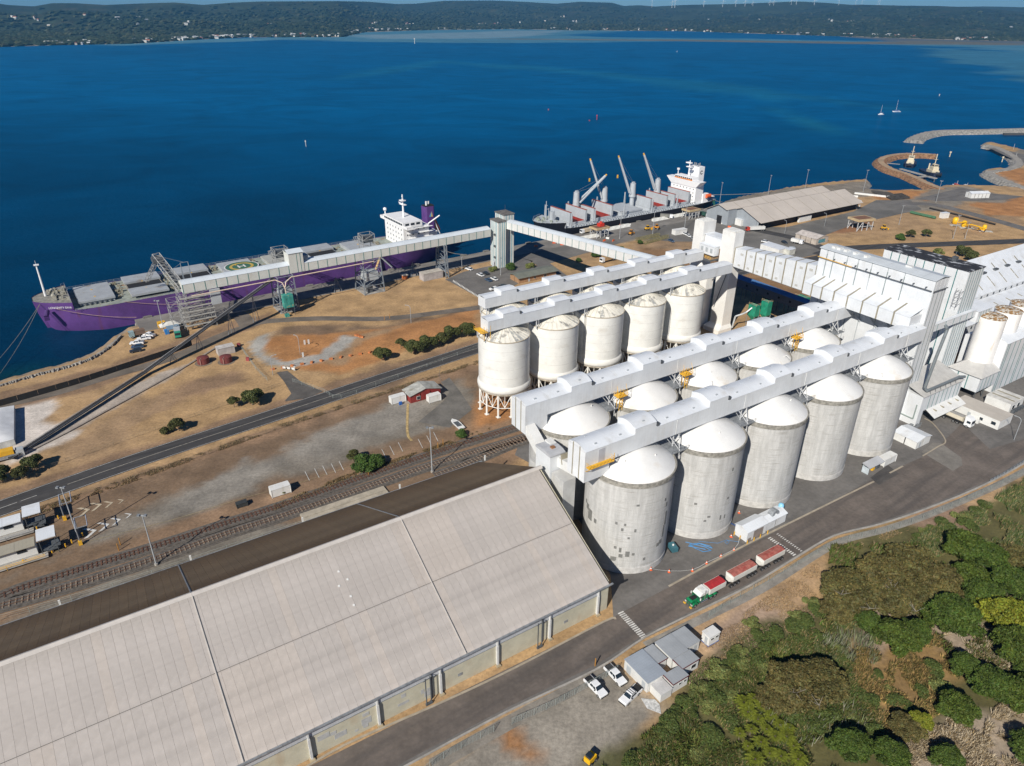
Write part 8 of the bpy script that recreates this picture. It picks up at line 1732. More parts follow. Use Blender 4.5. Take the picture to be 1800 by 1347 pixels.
for a in ((1046,1171),(648,834+2),(985-300,0+560),(212,958),(209,968),(986-310,563),(845-200,826),(770,789),(779,783)):
 if mp0 is None: mp0 = tag(MB().tube((0,0,0),(0,0,2.2),.12,6).build('marker_post', mat('marker_orange', (.42,.2,.04), .6), None, loc=G(*a)), 'orange marker post beside the road', 'post', G5)
 else: o = mp0.copy(); COL.objects.link(o); o.location = G(*a)
CHN = mat('fence_steel', (.30,.34,.32), .6, .1)
def fence(label, pts, h=1.8, post=3.0, m_=CHN, wires=5, mesh_=True, name='chain_fence'):
 t = thing(name, label, 'fence', (0,0,0)); ps = []
 for a, b in zip(pts[:-1], pts[1:]):
  n = max(1, int((b-a).length/post)); ps += [a+(b-a)*k/n for k in range(n)]
 ps.append(pts[-1]); f = MB()
 me = None
 for p in ps:
  if me is None: o = MB().tube((0,0,0),(0,0,h+.1),.05,4).build('post', m_, t); me = o.data; o.location = (p.x,p.y,0)
  else: link('post', me, t, (p.x,p.y,0))
 for k in range(wires): z = h*(k+1)/wires; f.path([(p.x,p.y,z) for p in ps], .022 if k < wires-1 else .035, 3)
 if mesh_:
  for a, b in zip(ps[:-1], ps[1:]):
   n = 5
   for k in range(1, n): c = a+(b-a)*k/n; f.tube((c.x,c.y,.05),(c.x,c.y,h),.016,3,cap=False)
 f.build('wire_mesh', m_, t)['kind'] = 'stuff'; return t
fence('chain wire fence following the outer edge of the truck road', pxs([(1246,1086),(1300,1052),(1400,996),(1470,957),(1560,935),(1640,906),(1700,880),(1760,853),(1870,795)], 4))
fence('chain wire fence along the lay-down pad in front of the parked utes', pxs([(900,1274),(960,1248),(1010,1222),(1085,1180)], 3)); fence('short chain wire fence run beside the open gate', pxs([(720,1380),(780,1334),(868,1287)], 3))
fence('low railing along the upper bend of the truck road', pxs([(1740,848),(1770,832),(1820,802)], 3), 1.1, 1.5, mat('rail_bluegrey', (.3,.36,.42), .6), 3, False, 'guard_rail')
fence('post and wire fence between the main road and the truck yard', pxs([(-60,935),(120,878),(300,822),(500,752),(680,692),(842,638)], 3), 1.3, 5, mat('wood_post', (.2,.16,.11), .9), 4, False, 'wire_fence')
fence('post and wire fence on the grass side of the main road', pxs([(-40,868),(200,783),(400,712),(500,676)], 3), 1.2, 8, MATS['wood_post'], 3, False, 'wire_fence')
fence('chain wire fence around the gravel loop gate', pxs([(426,616),(450,650),(470,670)], 2), 1.6, 4); fence('chain wire fence from the gate towards the shrubs', pxs([(515,672),(570,690),(600,700),(700,664),(840,612)], 3), 1.4, 6, CHN, 3, False)
fence('chain wire fence along the railway side of the long shed', pxs([(0,1092),(200,1034),(400,968),(560,915)], 3), 1.6, 8, CHN, 3, False)
fp0 = None
for k in range(22):
 p = G(797+k*49/22, 495.5+k*31/22)
 if fp0 is None: fp0 = tag(MB().box(-.14,.14,-.14,.14,0,.9).build('bollard', PLAIN_W, None, loc=p), 'short white bollard on the edge of the car park', 'bollard', 'white bollards along the car park');
 else: o = fp0.copy(); COL.objects.link(o); o.location = p
sg = thing('gate_signs', 'white sign boards on the gate of the gravel loop', 'sign', G(497,650), -.25)
for k in range(3): MB().box(k*1.9,k*1.9+1.3,-.04,.04,.6,1.4).build('board', PLAIN_W, sg)
MB().tube((0,0,0),(0,0,1.5),.05,4).build('post', STEEL_G, sg)
for a in ((536,606),(543,605),(533,628),(518,652)): tag(MB().add([(-.35,0,0),(.35,0,0),(.35,0,2),(-.35,0,2),(-.35,.06,0),(.35,.06,0),(.35,.06,2),(-.35,.06,2)], [(0,1,2,3),(7,6,5,4),(0,4,5,1),(3,2,6,7),(0,3,7,4),(1,5,6,2)]).build('sign_board', PLAIN_W, None, loc=G(*a), rz=.6), 'small white sign board at %s' % {536:'the left of the pair above the gravel track',543:'the right of the pair above the gravel track',533:'the lower edge of the gravel track',518:'the gravel loop gate'}[a[0]], 'sign')
for k in range(18):
 a = [(440+k*0,0)]; tt = k/17; p = G(626+tt*30, 590+tt*10) if k < 7 else G(480+(k-7)*17, 650-(k-7)*3.0)
 if k == 0: rk0 = tag(MB().obox((0,0,.3),(1.3,.9,.6)).build('orange_block', mat('orange_rock', (.55,.2,.07), .9), None, loc=p), 'small orange block lining the gravel track', 'block', 'orange blocks lining the gravel track')
 else: o = rk0.copy(); COL.objects.link(o); o.location = p; o.rotation_euler.z = k
# ================================================================== shore, harbour, boats
RIP = mat('riprap_grey', (.30,.285,.26), .95, .25, .5, fine=.3); RIPB = mat('riprap_brown', (.27,.15,.08), .95, .25, .5, fine=.3); TOP = mat('crest_track', (.3,.28,.25), .95, .1, .1)
def rocks(name, pts, n, spread, m_, z0=-2.6, z1=.4, s=(.5,1.3)):
 mb = MB(); P_ = [Vector(p).xy for p in pts]; ln = [(b-a).length for a, b in zip(P_[:-1], P_[1:])]; tot = sum(ln)
 for _ in range(n):
  d_ = random.random()*tot; i = 0
  while d_ > ln[i] and i < len(ln)-1: d_ -= ln[i]; i += 1
  a, b = P_[i], P_[i+1]; dd = (b-a).normalized(); nn = Vector((-dd.y, dd.x)); q_ = random.random(); c = a+dd*d_+nn*(q_*spread); z = z0+(z1-z0)*(1-q_); sc_ = random.uniform(*s)
  vs = [(c.x+random.uniform(-1,1)*sc_*.3+x_*sc_, c.y+random.uniform(-1,1)*sc_*.3+y_*sc_, z+zz*sc_) for x_,y_,zz in ((-.5,-.4,-.4),(.5,-.5,-.4),(.5,.5,-.4),(-.5,.4,-.4),(-.3,-.3,.45),(.35,-.25,.4),(.3,.35,.5),(-.35,.3,.4))]
  mb.add(vs, [(4,5,6,7),(0,1,5,4),(1,2,6,5),(2,3,7,6),(3,0,4,7)])
 o = mb.build(name, m_); o['kind'] = 'stuff'; tag(o, 'band of grey riprap boulders along the curved shore', 'rocks'); return o
rocks('shore_rocks', pxs([(0,680),(60,662),(120,646),(160,632),(190,614),(205,601)], 3), 1300, 4.0, RIP)
tag(boxtube(G(196,607,.5), G(212,590,.5), .8, .6).build('timber_jetty', mat('old_timber', (.3,.28,.25), .9)), 'low timber jetty beam at the edge of the rocks', 'jetty')
def breakwater(name, label, pts, wtop, wbase, h, m_, seed=0):
 P_ = smoothpts(pts, 8); t = thing(name, label, 'breakwater', (0,0,0)); vs = []; prof = [(-wbase/2, SEA-1.5), (-wbase*.38, SEA+h*.35), (-wtop/2, SEA+h), (wtop/2, SEA+h), (wbase*.38, SEA+h*.35), (wbase/2, SEA-1.5)]
 n = len(P_)
 for i, p in enumerate(P_):
  a = P_[max(0,i-1)]; b = P_[min(n-1,i+1)]; d = (b-a).normalized(); nn = Vector((-d.y, d.x)); e = 1 if 0 < i < n-1 else .55
  for j, (o_, z) in enumerate(prof): q_ = p+nn*o_*e+Vector((random.uniform(-.5,.5), random.uniform(-.5,.5)))*(j not in (2,3)); vs.append((q_.x, q_.y, z+random.uniform(-.3,.3)*(j in (1,4))))
 k = len(prof); fs = [(i*k+j, (i+1)*k+j, (i+1)*k+j+1, i*k+j+1) for i in range(n-1) for j in range(k-1) if j != 2]
 fs += [tuple(range(k-1,-1,-1)), tuple((n-1)*k+j for j in range(k))]
 MB().add(vs, [tuple(reversed(f_)) if False else f_ for f_ in fs]).build('rock_armour', m_, t)
 top = [(vs[i*k+2], vs[i*k+3]) for i in range(n)]; mb = MB()
 for i in range(n-1): mb.quad(top[i][1], top[i+1][1], top[i+1][0], top[i][0])
 mb.build('crest', TOP if m_ is RIP else mat('crest_tan', (.38,.27,.17), .95, .1, .1), t);
 mr = MB()
 for _ in range(700):
  i = random.randrange(n-1); a, b = Vector(vs[i*k+(0 if _ % 2 else 5)]), Vector(vs[i*k+(2 if _ % 2 else 3)]); a2, b2 = Vector(vs[(i+1)*k+(0 if _ % 2 else 5)]), Vector(vs[(i+1)*k+(2 if _ % 2 else 3)]); q_, r_ = random.uniform(.2,.95), random.random()
  c = (a*(1-r_)+a2*r_)*(1-q_)+(b*(1-r_)+b2*r_)*q_; mr.obox((c.x,c.y,c.z), (random.uniform(.7,1.5),)*2+(random.uniform(.5,1.0),), random.random()*3)
 mr.build('boulders', m_, t)['kind'] = 'stuff'
 return t
breakwater('breakwater', 'brown horseshoe breakwater sheltering the two tugs', [G(*a,0).xy for a in ((1655,333),(1628,322),(1598,308),(1565,297),(1548,285),(1556,277),(1580,272),(1615,271),(1646,273))], 5, 15, 3.6, RIPB)
breakwater('breakwater', 'long grey outer breakwater at the upper right', [G(*a,0).xy for a in ((1607,247),(1612,241),(1630,235),(1660,231),(1720,230),(1790,228),(1900,226),(2040,224))], 7, 22, 4, RIP)
breakwater('breakwater', 'grey inner breakwater arm running down from the upper right', [G(*a,0).xy for a in ((1733,255),(1750,259),(1770,268),(1788,280),(1790,290),(1775,297),(1752,301),(1739,303),(1752,311),(1772,320),(1800,331),(1840,343))], 5, 16, 3.4, RIP)
tag(boxtube(G(1764,236,-.5), G(1900,236,-.5), 3, 2).build('piled_jetty', mat('dark_timber', (.06,.06,.06), .9)), 'dark piled jetty on the inner side of the outer breakwater', 'jetty')
CREAM_T = mat('tug_cream', (.62,.55,.40), .5, .04); TUGH = mat('tug_hull_navy', (.02,.03,.06), .5)
def tug(label, loc, rz, s=1.0):
 t = thing('tug', label, 'tug', loc, rz, 'two cream and navy tugs in the horseshoe basin'); L_ = 28
 hullp = [(0,0),(2,3.4),(6,4.9),(14,5.2),(24,5),(28,4.2)]; vs = []
 for x_, h_ in hullp: vs += [(x_,-h_,3.2 if x_ < 8 else 2.3),(x_+(1.2 if x_ < 2 else 0),-h_*.8,-1.5),(x_+(1.2 if x_ < 2 else 0),h_*.8,-1.5),(x_,h_,3.2 if x_ < 8 else 2.3)]
 n = len(hullp); MB().add(vs, [(i*4+j,(i+1)*4+j,(i+1)*4+(j+1)%4,i*4+(j+1)%4) for i in range(n-1) for j in range(4)]+[(n*4-4,n*4-3,n*4-2,n*4-1)]).build('hull', TUGH, t)
 MB().box(6.5,17,-3,3,2.2,4.6).build('deckhouse', CREAM_T, t); MB().box(7.5,14,-2.4,2.4,4.62,7).build('upper_house', CREAM_T, t); MB().box(8,12.5,-1.9,1.9,7.02,9.2).build('wheelhouse', CREAM_T, t)
 for a in (-1.94,1.9): MB().box(8.5,12,a,a+.04,8,9).build('window', GLASS, t)
 MB().box(7.96,8.0,-1.7,1.7,8,8.9).build('window', GLASS, t)
 for a in (-1.8,1.8): MB().tube((16.5,a,4.6),(16.5,a,9),.6,8).build('funnel', CREAM_T, t)
 MB().tube((11.5,0,9.4),(11.5,0,17.5),.35,6).tube((11.5,-1.5,13),(11.5,1.5,13),.15,4).build('mast', CREAM_T, t); MB().tube((-.3,-2,2.4),(-.3,2,2.4),.6,6).build('bow_fender', BLACK, t); MB().box(3,4.5,-1,1,2.6,4).build('winch', DARKSTEEL, t); return t
p_ = G(1597,296,SEA); q_ = G(1604,279,SEA); tg = tug('cream tug with navy hull facing the camera in the horseshoe basin', p_, math.atan2((q_-p_).y,(q_-p_).x))
p_ = G(1649,313,SEA); q_ = G(1620,300,SEA); dup(tg, p_, math.atan2((q_-p_).y,(q_-p_).x), 'cream tug with navy hull lying side-on by the jetty')
jt = thing('jetty', 'grey concrete jetty between the two tugs', 'jetty', (0,0,0))
boxtube(G(1583,297,-.5), G(1645,314,-.5), 3, .6).build('deck', CONC, jt); boxtube(G(1608,312,-.5), G(1632,310,-.5), 2.4, .6).build('deck', CONC, jt); boxtube(G(1559,287,-.4), G(1582,289,-.4), 1.6, .3).build('walkway', CONC, jt)
f = MB()
for a in ((1584,299),(1600,303),(1618,307),(1643,315)): p = G(*a,-.6); f.tube((p.x,p.y,-6),(p.x,p.y,-.6),.5,6)
f.build('piles', DARKSTEEL, jt)['kind'] = 'stuff'
def boat(label, loc, rz, ln, hullm, cabm, mastb=0, name='small_boat', flying=0):
 t = thing(name, label, 'boat', loc, rz); b = ln*.16
 vs = []
 for x_, h_, z in ((0,.05,1.3),(.18,.7,1.1),(.5,1,.9),(1,.8,.9)): vs += [(x_*ln,-h_*b,z*ln*.09),(x_*ln+.1*ln*(x_ == 0),-h_*b*.6,-.4),(x_*ln+.1*ln*(x_ == 0),h_*b*.6,-.4),(x_*ln,h_*b,z*ln*.09)]
 MB().add(vs, [(i*4+j,(i+1)*4+j,(i+1)*4+(j+1)%4,i*4+(j+1)%4) for i in range(3) for j in range(4)]+[(12,13,14,15)]).build('hull', hullm, t)
 MB().add([(.25*ln,-b*.6,.08*ln),(.75*ln,-b*.6,.08*ln),(.75*ln,b*.6,.08*ln),(.25*ln,b*.6,.08*ln),(.32*ln,-b*.5,.2*ln),(.7*ln,-b*.5,.2*ln),(.7*ln,b*.5,.2*ln),(.32*ln,b*.5,.2*ln)], [(4,5,6,7),(0,1,5,4),(1,2,6,5),(2,3,7,6),(3,0,4,7)]).build('cabin', cabm, t); MB().box(.28*ln,.3*ln,-b*.45,b*.45,.1*ln,.16*ln).build('window', GLASS, t)
 if mastb: MB().tube((.45*ln,0,0),(.45*ln,0,mastb),.16,5,r2=.08).build('mast', PLAIN_W, t); MB().tube((.45*ln,0,1.8),(.88*ln,0,2.0),.16,5).build('boom', PLAIN_W, t)
 return t
boat('white sailing boat with bare mast, left of the pair on the bay', G(1543,202,SEA), .25, 9, SHIPW, SHIPW, 12.5, 'yacht'); boat('white sailing boat with taller mast and blue stripe, right of the pair on the bay', G(1568,197,SEA), .1, 12, SHIPW, mat('boat_blue', (.1,.15,.3), .5), 16, 'yacht')
boat('red and white work boat moored at the small landing', G(1685,331,SEA), 1.4, 11, SHIPW, REDP, 5); boat('white cruiser moored beside the work boat', G(1703,333,SEA), 1.4, 11, SHIPW, SHIPW, 4)
boat('white fishing boat at the right edge near the grey arm', G(1793,280,SEA), 3.3, 12, SHIPW, SHIPW, 6); boat('dark fishing boat behind the white one at the right edge', G(1790,268,SEA), 3.2, 14, TUGH, STEEL_G, 8)
tag(boxtube(G(1695,332,-1.5), G(1697,325,-1.5), 2.5, .5).build('landing', CONC), 'narrow concrete landing between the work boat and cruiser', 'jetty')
def marker(label, px_, h, c, r_=.5):
 t = thing('channel_marker', label, 'marker', G(*px_, SEA)); MB().tube((0,0,-2),(0,0,h*.75),r_*.6,6).build('pile', c, t); MB().tube((0,0,h*.75),(0,0,h),r_*1.3,6).build('top_mark', c, t)
marker('slim pale channel marker alone in the open bay at the left', (538,258), 6, mat('marker_pale', (.6,.6,.55), .6), .45); marker('red channel marker in the middle of the bay', (1049,211), 6, REDP, .6); marker('tiny red buoy left of the red channel marker', (1036,213), 1.2, REDP, .8); marker('tiny orange buoy in the centre of the bay', (964,194), 1.6, ORANGE, .6)
marker('white beacon on the far sand flats', (729,77), 20, mat('marker_pale', (.6,.6,.55), .6), 2); marker('cream marker pile outside the horseshoe basin', (1669,276), 5, CREAM_T, .7); marker('cream marker pile inside the boat harbour', (1761,285), 5, CREAM_T, .7); marker('small marker buoy beyond the sailing boats', (1651,169), 3, mat('marker_pale', (.6,.6,.55), .6), .8); marker('small pale buoy in the upper right bay', (1190,92), 4, mat('marker_pale', (.6,.6,.55), .6), 1)
rope(QP(402,334,3.5), QP(414,330,.5), .3, ROPE, ml_); rope(QP(404,352,3.5), G(1390,334,0), 1.5, ROPE, ml_, .15); rope(QP(182,334,6), QP(196,329,.6), 1, ROPE, ml_)
# ================================================================== far shore houses and wind turbines
HOUSE = [mat('far_house_white', (.62,.62,.58), .7), mat('far_house_cream', (.52,.46,.36), .7), mat('far_house_grey', (.36,.37,.38), .7)]; FROOF = [mat('far_roof_pale', (.55,.56,.55), .6), mat('far_roof_grey', (.2,.22,.24), .6), mat('far_roof_red', (.3,.1,.06), .7)]
clusters = [(84,0.02,2),(100,.03,3),(130,.02,4),(150,.02,4),(240,.03,3),(262,.03,6),(300,.02,2),(315,.025,6),(327,.025,6),(350,.02,5),(375,.02,7),(395,.025,8),(415,.02,6),(440,.02,6),(485,.02,2),(510,.025,6),(530,.03,7),(560,.02,4),(590,.03,5),(620,.06,8),(650,.08,8),(665,.03,6),(690,.04,5),(710,.03,4),(778,.02,2),(972,.03,3),(995,.03,4),(1060,.02,2),(1125,.03,4),(1180,.02,3),(1210,.02,3),(1240,.02,4),(1305,.02,3),(1370,.03,4),(1410,.02,4),(1445,.03,5),(1490,.05,6),(1540,.05,6),(1560,.06,6),(1575,.06,5),(1600,.05,4),(1690,.02,3),(1710,.03,4),(1735,.04,5)]
clusters += [(40,.5,3),(80,.5,3),(97,.42,1),(160,.5,2),(218,.45,3),(244,.35,3),(262,.4,2),(255,.5,3),(320,.42,2),(335,.32,2),(390,.38,2),(413,.38,2),(470,.33,1),(480,.28,1),(575,.32,3),(657,.28,2),(720,.2,4),(850,.22,6),(872,.22,4),(915,.25,1),(1010,.45,4),(960,.4,6),(990,.5,4),(1240,.5,5),(1225,.52,4),(1335,.4,1),(1455,.42,7),(1490,.42,5),(1680,.5,1),(1770,.35,3)]
hp_ = {}
for cx, fr_, n_ in clusters:
 for k in range(n_):
  a = cx+random.uniform(-9, 9)*(1 if fr_ < .2 else .6); f_ = max(.004, fr_+random.uniform(-.02, .03)*(1 if fr_ < .1 else .6)); i = np.argmin(np.abs(bp_-a)); j = min(len(rows)-2, max(1, int(np.searchsorted(rows, f_))))
  p0 = HV[(j-1)*nb+i]; p1 = HV[j*nb+i]; tt = (f_-rows[j-1])/(rows[j]-rows[j-1]); p = p0+(p1-p0)*tt
  key = (random.randrange(3) if random.random() < .5 else 0, random.randrange(3) if random.random() < .6 else 0)
  if key not in hp_:
   mb = MB(); mb.box(-9,9,-5.5,5.5,-3,5.5,0); mb.add([(-10,-6.5,5.4),(10,-6.5,5.4),(10,6.5,5.4),(-10,6.5,5.4),(-10,0,8.6),(10,0,8.6)], [(0,1,5,4),(3,4,5,2),(0,4,3),(1,2,5)], 1)
   o = mb.build('far_house', [HOUSE[key[0]], FROOF[key[1]]]); hp_[key] = o.data
  else: o = bpy.data.objects.new('far_house', hp_[key]); COL.objects.link(o)
  o.location = (p[0], p[1], p[2]+1); o.rotation_euler.z = random.random()*3; s = random.uniform(.45, 1.0); o.scale = (s*random.uniform(.8,1.4), s, random.uniform(.8,1.1))
  tag(o, 'tiny pale house among the trees %s' % ('along the far shore' if fr_ < .1 else 'up on the far hillside'), 'house', 'houses %s' % ('along the far shore' if fr_ < .1 else 'on the far hillside'))
TUR = mat('turbine_white', (.78,.8,.82), .5)
def turbine(rot):
 t = thing('wind_turbine', 'x', 'wind turbine', (0,0,0), 0, 'white wind turbines on the far ridge')
 MB().tube((0,0,-20),(0,0,62),2.4,8,r2=1.4).build('tower', TUR, t); MB().box(-2,6,-2,2,61,65).build('nacelle', TUR, t)
 for k in range(3): a = rot+k*2*math.pi/3; MB().tube((-2.6,0,63),(-2.6,34*math.sin(a),63+34*math.cos(a)),1.4,4,r2=.4).build('blade', TUR, t)
 return t
t0 = turbine(.3)
for k, (a, b, s) in enumerate(((1146,10,1.05),(1181,13.5,1.05),(1186,13,1.1),(1236.5,14,1.0),(1270,13,1.0),(1292.5,14,1.1),(1309,13,1.0),(1322.5,15,.95),(1352,15,1.05),(1359,14.5,1.05),(1390,12,1.0),(1399,11,1.1),(1430.5,12,1.0),(1474,9,.85),(1504,8,.6),(1515,7.5,.6),(1543,8,.65),(1546,8,.65))):
 o = t0 if k == 0 else dup(t0); v = _fwd+_right*((a-900)/CF)+_down*((b-673.5)/CF); D = 9300; q_ = Vector((v.x, v.y)).normalized(); o.location = (*(q_*D), CAM_H+v.z/math.hypot(v.x, v.y)*D)
 o.rotation_euler.z = math.atan2(q_.y, q_.x)+random.uniform(-.3,.3); o.scale = (s,)*3; o['label'] = 'white wind turbine on the far ridge, number %d from the left in the line' % (k+1) if False else 'white wind turbine, %s from the left of the far ridge line' % ['first','second','third','fourth','fifth','sixth','seventh','eighth','ninth','tenth','eleventh','twelfth','thirteenth','fourteenth','fifteenth','sixteenth','seventeenth','last'][k]
# ================================================================== vegetation
def crown_mesh(name, rx, rz, lobes, lr, n, leaf, base, seed, droop=0.0, upper=True, mname='leaf_clumps', z0=0.0):
 r = np.random.default_rng(seed)
 # lobe centres spread over a squashed dome
 th = r.uniform(0, 2*np.pi, lobes); cz = r.uniform(-.15 if upper else -.8, 1, lobes); rad_ = np.sqrt(np.clip(1-cz**2, 0, 1))*r.uniform(.55, 1.0, lobes)
 C = np.stack([rx*rad_*np.cos(th)*.8, rx*rad_*np.sin(th)*.8, rz*cz*.75+z0], 1); R = lr*r.uniform(.65, 1.25, lobes)
 R_ = R.copy(); w = R_**2/np.sum(R_**2); k = r.choice(lobes, int(n*1.9), p=w)
 d = r.normal(size=(len(k), 3)); d /= np.linalg.norm(d, axis=1)[:, None]; d[:, 2] = np.where(r.random(len(k)) < .8, np.abs(d[:, 2]), d[:, 2]); rr = R_[k]*r.uniform(.62, 1.22, len(k))
 P = C[k]+d*rr[:, None]*np.array([1, 1, .75])
 ins = np.zeros(len(P), bool)
 for c, q in zip(C, R_): ins |= (((P-c)/np.array([1,1,.75]))**2).sum(1) < (q*.62)**2
 P = P[~ins][:n]; d = d[~ins][:n]; k = k[~ins][:n]; m = len(P)
 nrm = d*.45+r.normal(size=(m, 3))*.5; nrm /= np.linalg.norm(nrm, axis=1)[:, None]
 a = np.cross(nrm, r.normal(size=(m, 3))); a /= np.linalg.norm(a, axis=1)[:, None]+1e-9; b = np.cross(nrm, a)
 s = leaf*r.uniform(.6, 1.4, m)[:, None]
 V = np.stack([P-a*s-b*s*.5, P+a*s*.2-b*s*.6, P+a*s+b*s*.5, P-a*s*.2+b*s*.6], 1).reshape(-1, 3); F = np.arange(m*4).reshape(m, 4)
 lobe_t = r.uniform(.72, 1.3, lobes)[k]; t = (lobe_t*r.uniform(.7, 1.35, m))[:, None]
 hue = r.uniform(-.12, .12, (m, 1)); c = np.array(base)*t*np.concatenate([1+hue*1.5, 1+hue*0, 1-hue*.5], 1); c = np.repeat(np.concatenate([c, np.ones((m, 1))], 1), 4, 0)
 return V, F, c
LEAF = tintmat('leaves', .65, fine=.12, fs=3, bump=0, spec=.25)
BARK = mat('bark_grey_brown', (.17,.13,.10), .9, .2, 2)
SPECIES = {}
def species(key, *a, **k):
 V, F, c = crown_mesh(key, *a, **k); o = npmesh('crown', V, F, LEAF, c); SPECIES[key] = o.data; bpy.data.objects.remove(o)
#            rx   rz  lobes lr   n     leaf  colour
species('olive', 7.5, 3.4, 80, 1.35, 15000, .30, (.09,.08,.026), 1)
species('olive2', 7.0, 3.6, 72, 1.3, 14000, .30, (.10,.086,.028), 2)
species('green', 5.5, 4.6, 62, 1.2, 13000, .27, (.05,.078,.012), 3)
species('green2', 5.2, 4.2, 54, 1.25, 12000, .27, (.062,.09,.013), 4)
species('lime', 5.5, 4.4, 60, 1.2, 13000, .28, (.15,.165,.016), 5)
species('gum', 4.2, 2.6, 13, 1.5, 5200, .26, (.06,.07,.02), 6)
species('gum2', 4.4, 2.2, 11, 1.4, 4600, .26, (.068,.072,.022), 7)
species('shrub', 1.8, 1.3, 12, .8, 2600, .16, (.075,.10,.024), 8, upper=True)
species('shrub2', 1.9, 1.1, 10, .8, 2400, .16, (.12,.135,.04), 9, upper=True)
species('bush', 2.6, 2.3, 20, 1.0, 4500, .2, (.05,.09,.018), 10)
tree_n = {}
def tree(key, a, r, label, cat='tree', hfac=1.0, trunk=1.5, group=None, name='tree', lean=.0, rz=None):
 nat = {'olive':8.2,'olive2':7.8,'green':6.2,'green2':5.9,'lime':6.2,'gum':4.9,'gum2':5,'shrub':2.3,'shrub2':2.4,'bush':3.2}[key]; s = r/nat
 p = G(*a); t = thing(name, label, cat, p, random.random()*6.28 if rz is None else rz, group)
 zc = trunk+{'olive':1.2,'olive2':1.2,'green':1.8,'green2':1.7,'lime':1.8,'gum':.8,'gum2':.8,'shrub':.3,'shrub2':.3,'bush':.7}[key]*s
 o = link('crown', SPECIES[key], t, (lean, 0, zc)); o.scale = (s, s, s*hfac)
 f = MB(); b = .16*max(.5, s); f.tube((0,0,-.1), (lean*.6,0,zc*.7), b*1.5, 7, r2=b); top = Vector((lean*.6,0,zc*.7))
 for k in range(5 if r > 2.5 else 3): an = k*1.3+.4; f.tube(top, (lean+math.cos(an)*r*.5, math.sin(an)*r*.5, zc+r*.12), b*.7, 5, r2=b*.25)
 f.build('trunk', BARK, t); return t
GS = 'trees and large shrubs on the slope at the lower right'
slope = [('olive',(1488,1058),8.4,'broad olive-brown canopy tree at the left end of the big clump by the truck road'),('olive2',(1545,1030),8.0,'broad olive-brown canopy tree in the middle of the big clump'),('olive',(1600,1012),8.2,'broad olive-brown canopy tree at the top of the big clump'),('olive2',(1640,1040),7.2,'olive-brown canopy tree at the right end of the big clump'),('olive',(1560,1072),6.8,'lower olive-brown canopy tree at the front of the big clump'),('olive2',(1470,1085),5,'small olive tree tucked under the left end of the big clump'),('olive',(1610,1062),6,'olive tree in the shaded heart of the big clump'),
 ('olive2',(1392,1228),7.4,'dull olive canopy tree in the middle of the reed slope'),('olive',(1440,1215),6.6,'dull olive canopy tree right of its twin on the reed slope'),('olive2',(1360,1240),4.6,'small olive tree left of the two on the reed slope'),
 ('green',(1665,1108),6.8,'large rounded dark green tree in the middle of the right slope'),('green2',(1645,1100),4.6,'dark green tree leaning on the large rounded one'),('green2',(1572,1140),5.4,'rounded green bush tree above the dry clearing'),('green',(1602,1128),4.2,'smaller green bush tree right of its neighbour above the clearing'),('green',(1522,1108),3.6,'dark green shrub left of the clearing'),
 ('green2',(1690,985),6.2,'bright green tree behind the big olive clump'),('green',(1725,1005),6.2,'second bright green tree behind the olive clump'),('olive',(1775,1000),6.0,'olive tree at the right edge beyond the shaded gap'),('green2',(1700,1030),5,'green tree between olive clump and shaded gap'),('green',(1768,1052),6.2,'rounded green tree at the right edge below the shaded gap'),('green',(1722,1064),5.4,'green tree beside the shaded gap'),('green2',(1805,1050),5.5,'green tree half out of the photo at the right edge'),
 ('lime',(1765,1112),6.8,'yellow-green tree at the right edge'),('lime',(1738,1090),5.0,'smaller yellow-green tree left of the large one'),('lime',(1806,1120),6.0,'yellow-green tree cut by the right edge'),('green2',(1782,1162),6.2,'bright green tree below the yellow-green ones'),('green',(1815,1170),5.4,'green tree below the yellow-green ones, cut by the edge'),
 ('green2',(1675,1262),4.4,'single round bright green bush standing on the dry reeds'),('green',(1735,1222),5.2,'dark green tree in the lower right row'),('green2',(1768,1235),4.8,'second dark green tree in the lower right row'),('green',(1692,1186),3.8,'small green tree left of the lower right row'),('green2',(1806,1240),5.2,'green tree at the right end of the lower right row'),('green',(1800,1190),3.6,'small green tree near the right edge'),
 ('green',(1490,1330),4.6,'dark green bush at the bottom edge'),('lime',(1612,1282),2.8,'small lime bush in the dry clearing'),('olive2',(1590,1290),4.0,'low olive bush at the foot of the dry clearing'),('green',(1560,1345),4.2,'dark bush at the bottom edge right of centre'),('green',(1660,1350),3.6,'dark bush cut by the bottom edge'),('green',(1800,1330),4,'dark bush at the lower right corner'),('olive',(1700,1010),4,'x')]
for key, a, r, lab in slope[:-1]: tree(key, a, r, lab, group=GS, trunk=1.2 if r < 5.5 else 2.0, hfac=.9)
DEADW = mat('dead_wood', (.3,.27,.23), .9)
for i, a in enumerate([(1478,1045),(1530,1070),(1570,1035),(1610,1075),(1400,1218),(1440,1240),(1600,1095),(1548,1128),(1500,1150)]):
 p = G(*a, 5.2 if i < 6 else .5); f = MB()
 for k in range(4): an = random.random()*6.28; e = p+Vector((math.cos(an)*random.uniform(1,2.4), math.sin(an)*random.uniform(1,2.4), random.uniform(.2,1.4))); f.tube(p, e, .04, 4, r2=.02); f.tube(p+(e-p)*.5, p+(e-p)*.5+Vector((random.uniform(-.8,.8), random.uniform(-.8,.8), .5)), .025, 4)
 tag(f.build('dead_branch', DEADW), 'bare grey dead branch poking out of the %s' % ('olive-brown canopy' if i < 6 else 'scrub by the clearing'), 'branch', 'bare dead branches on the slope')
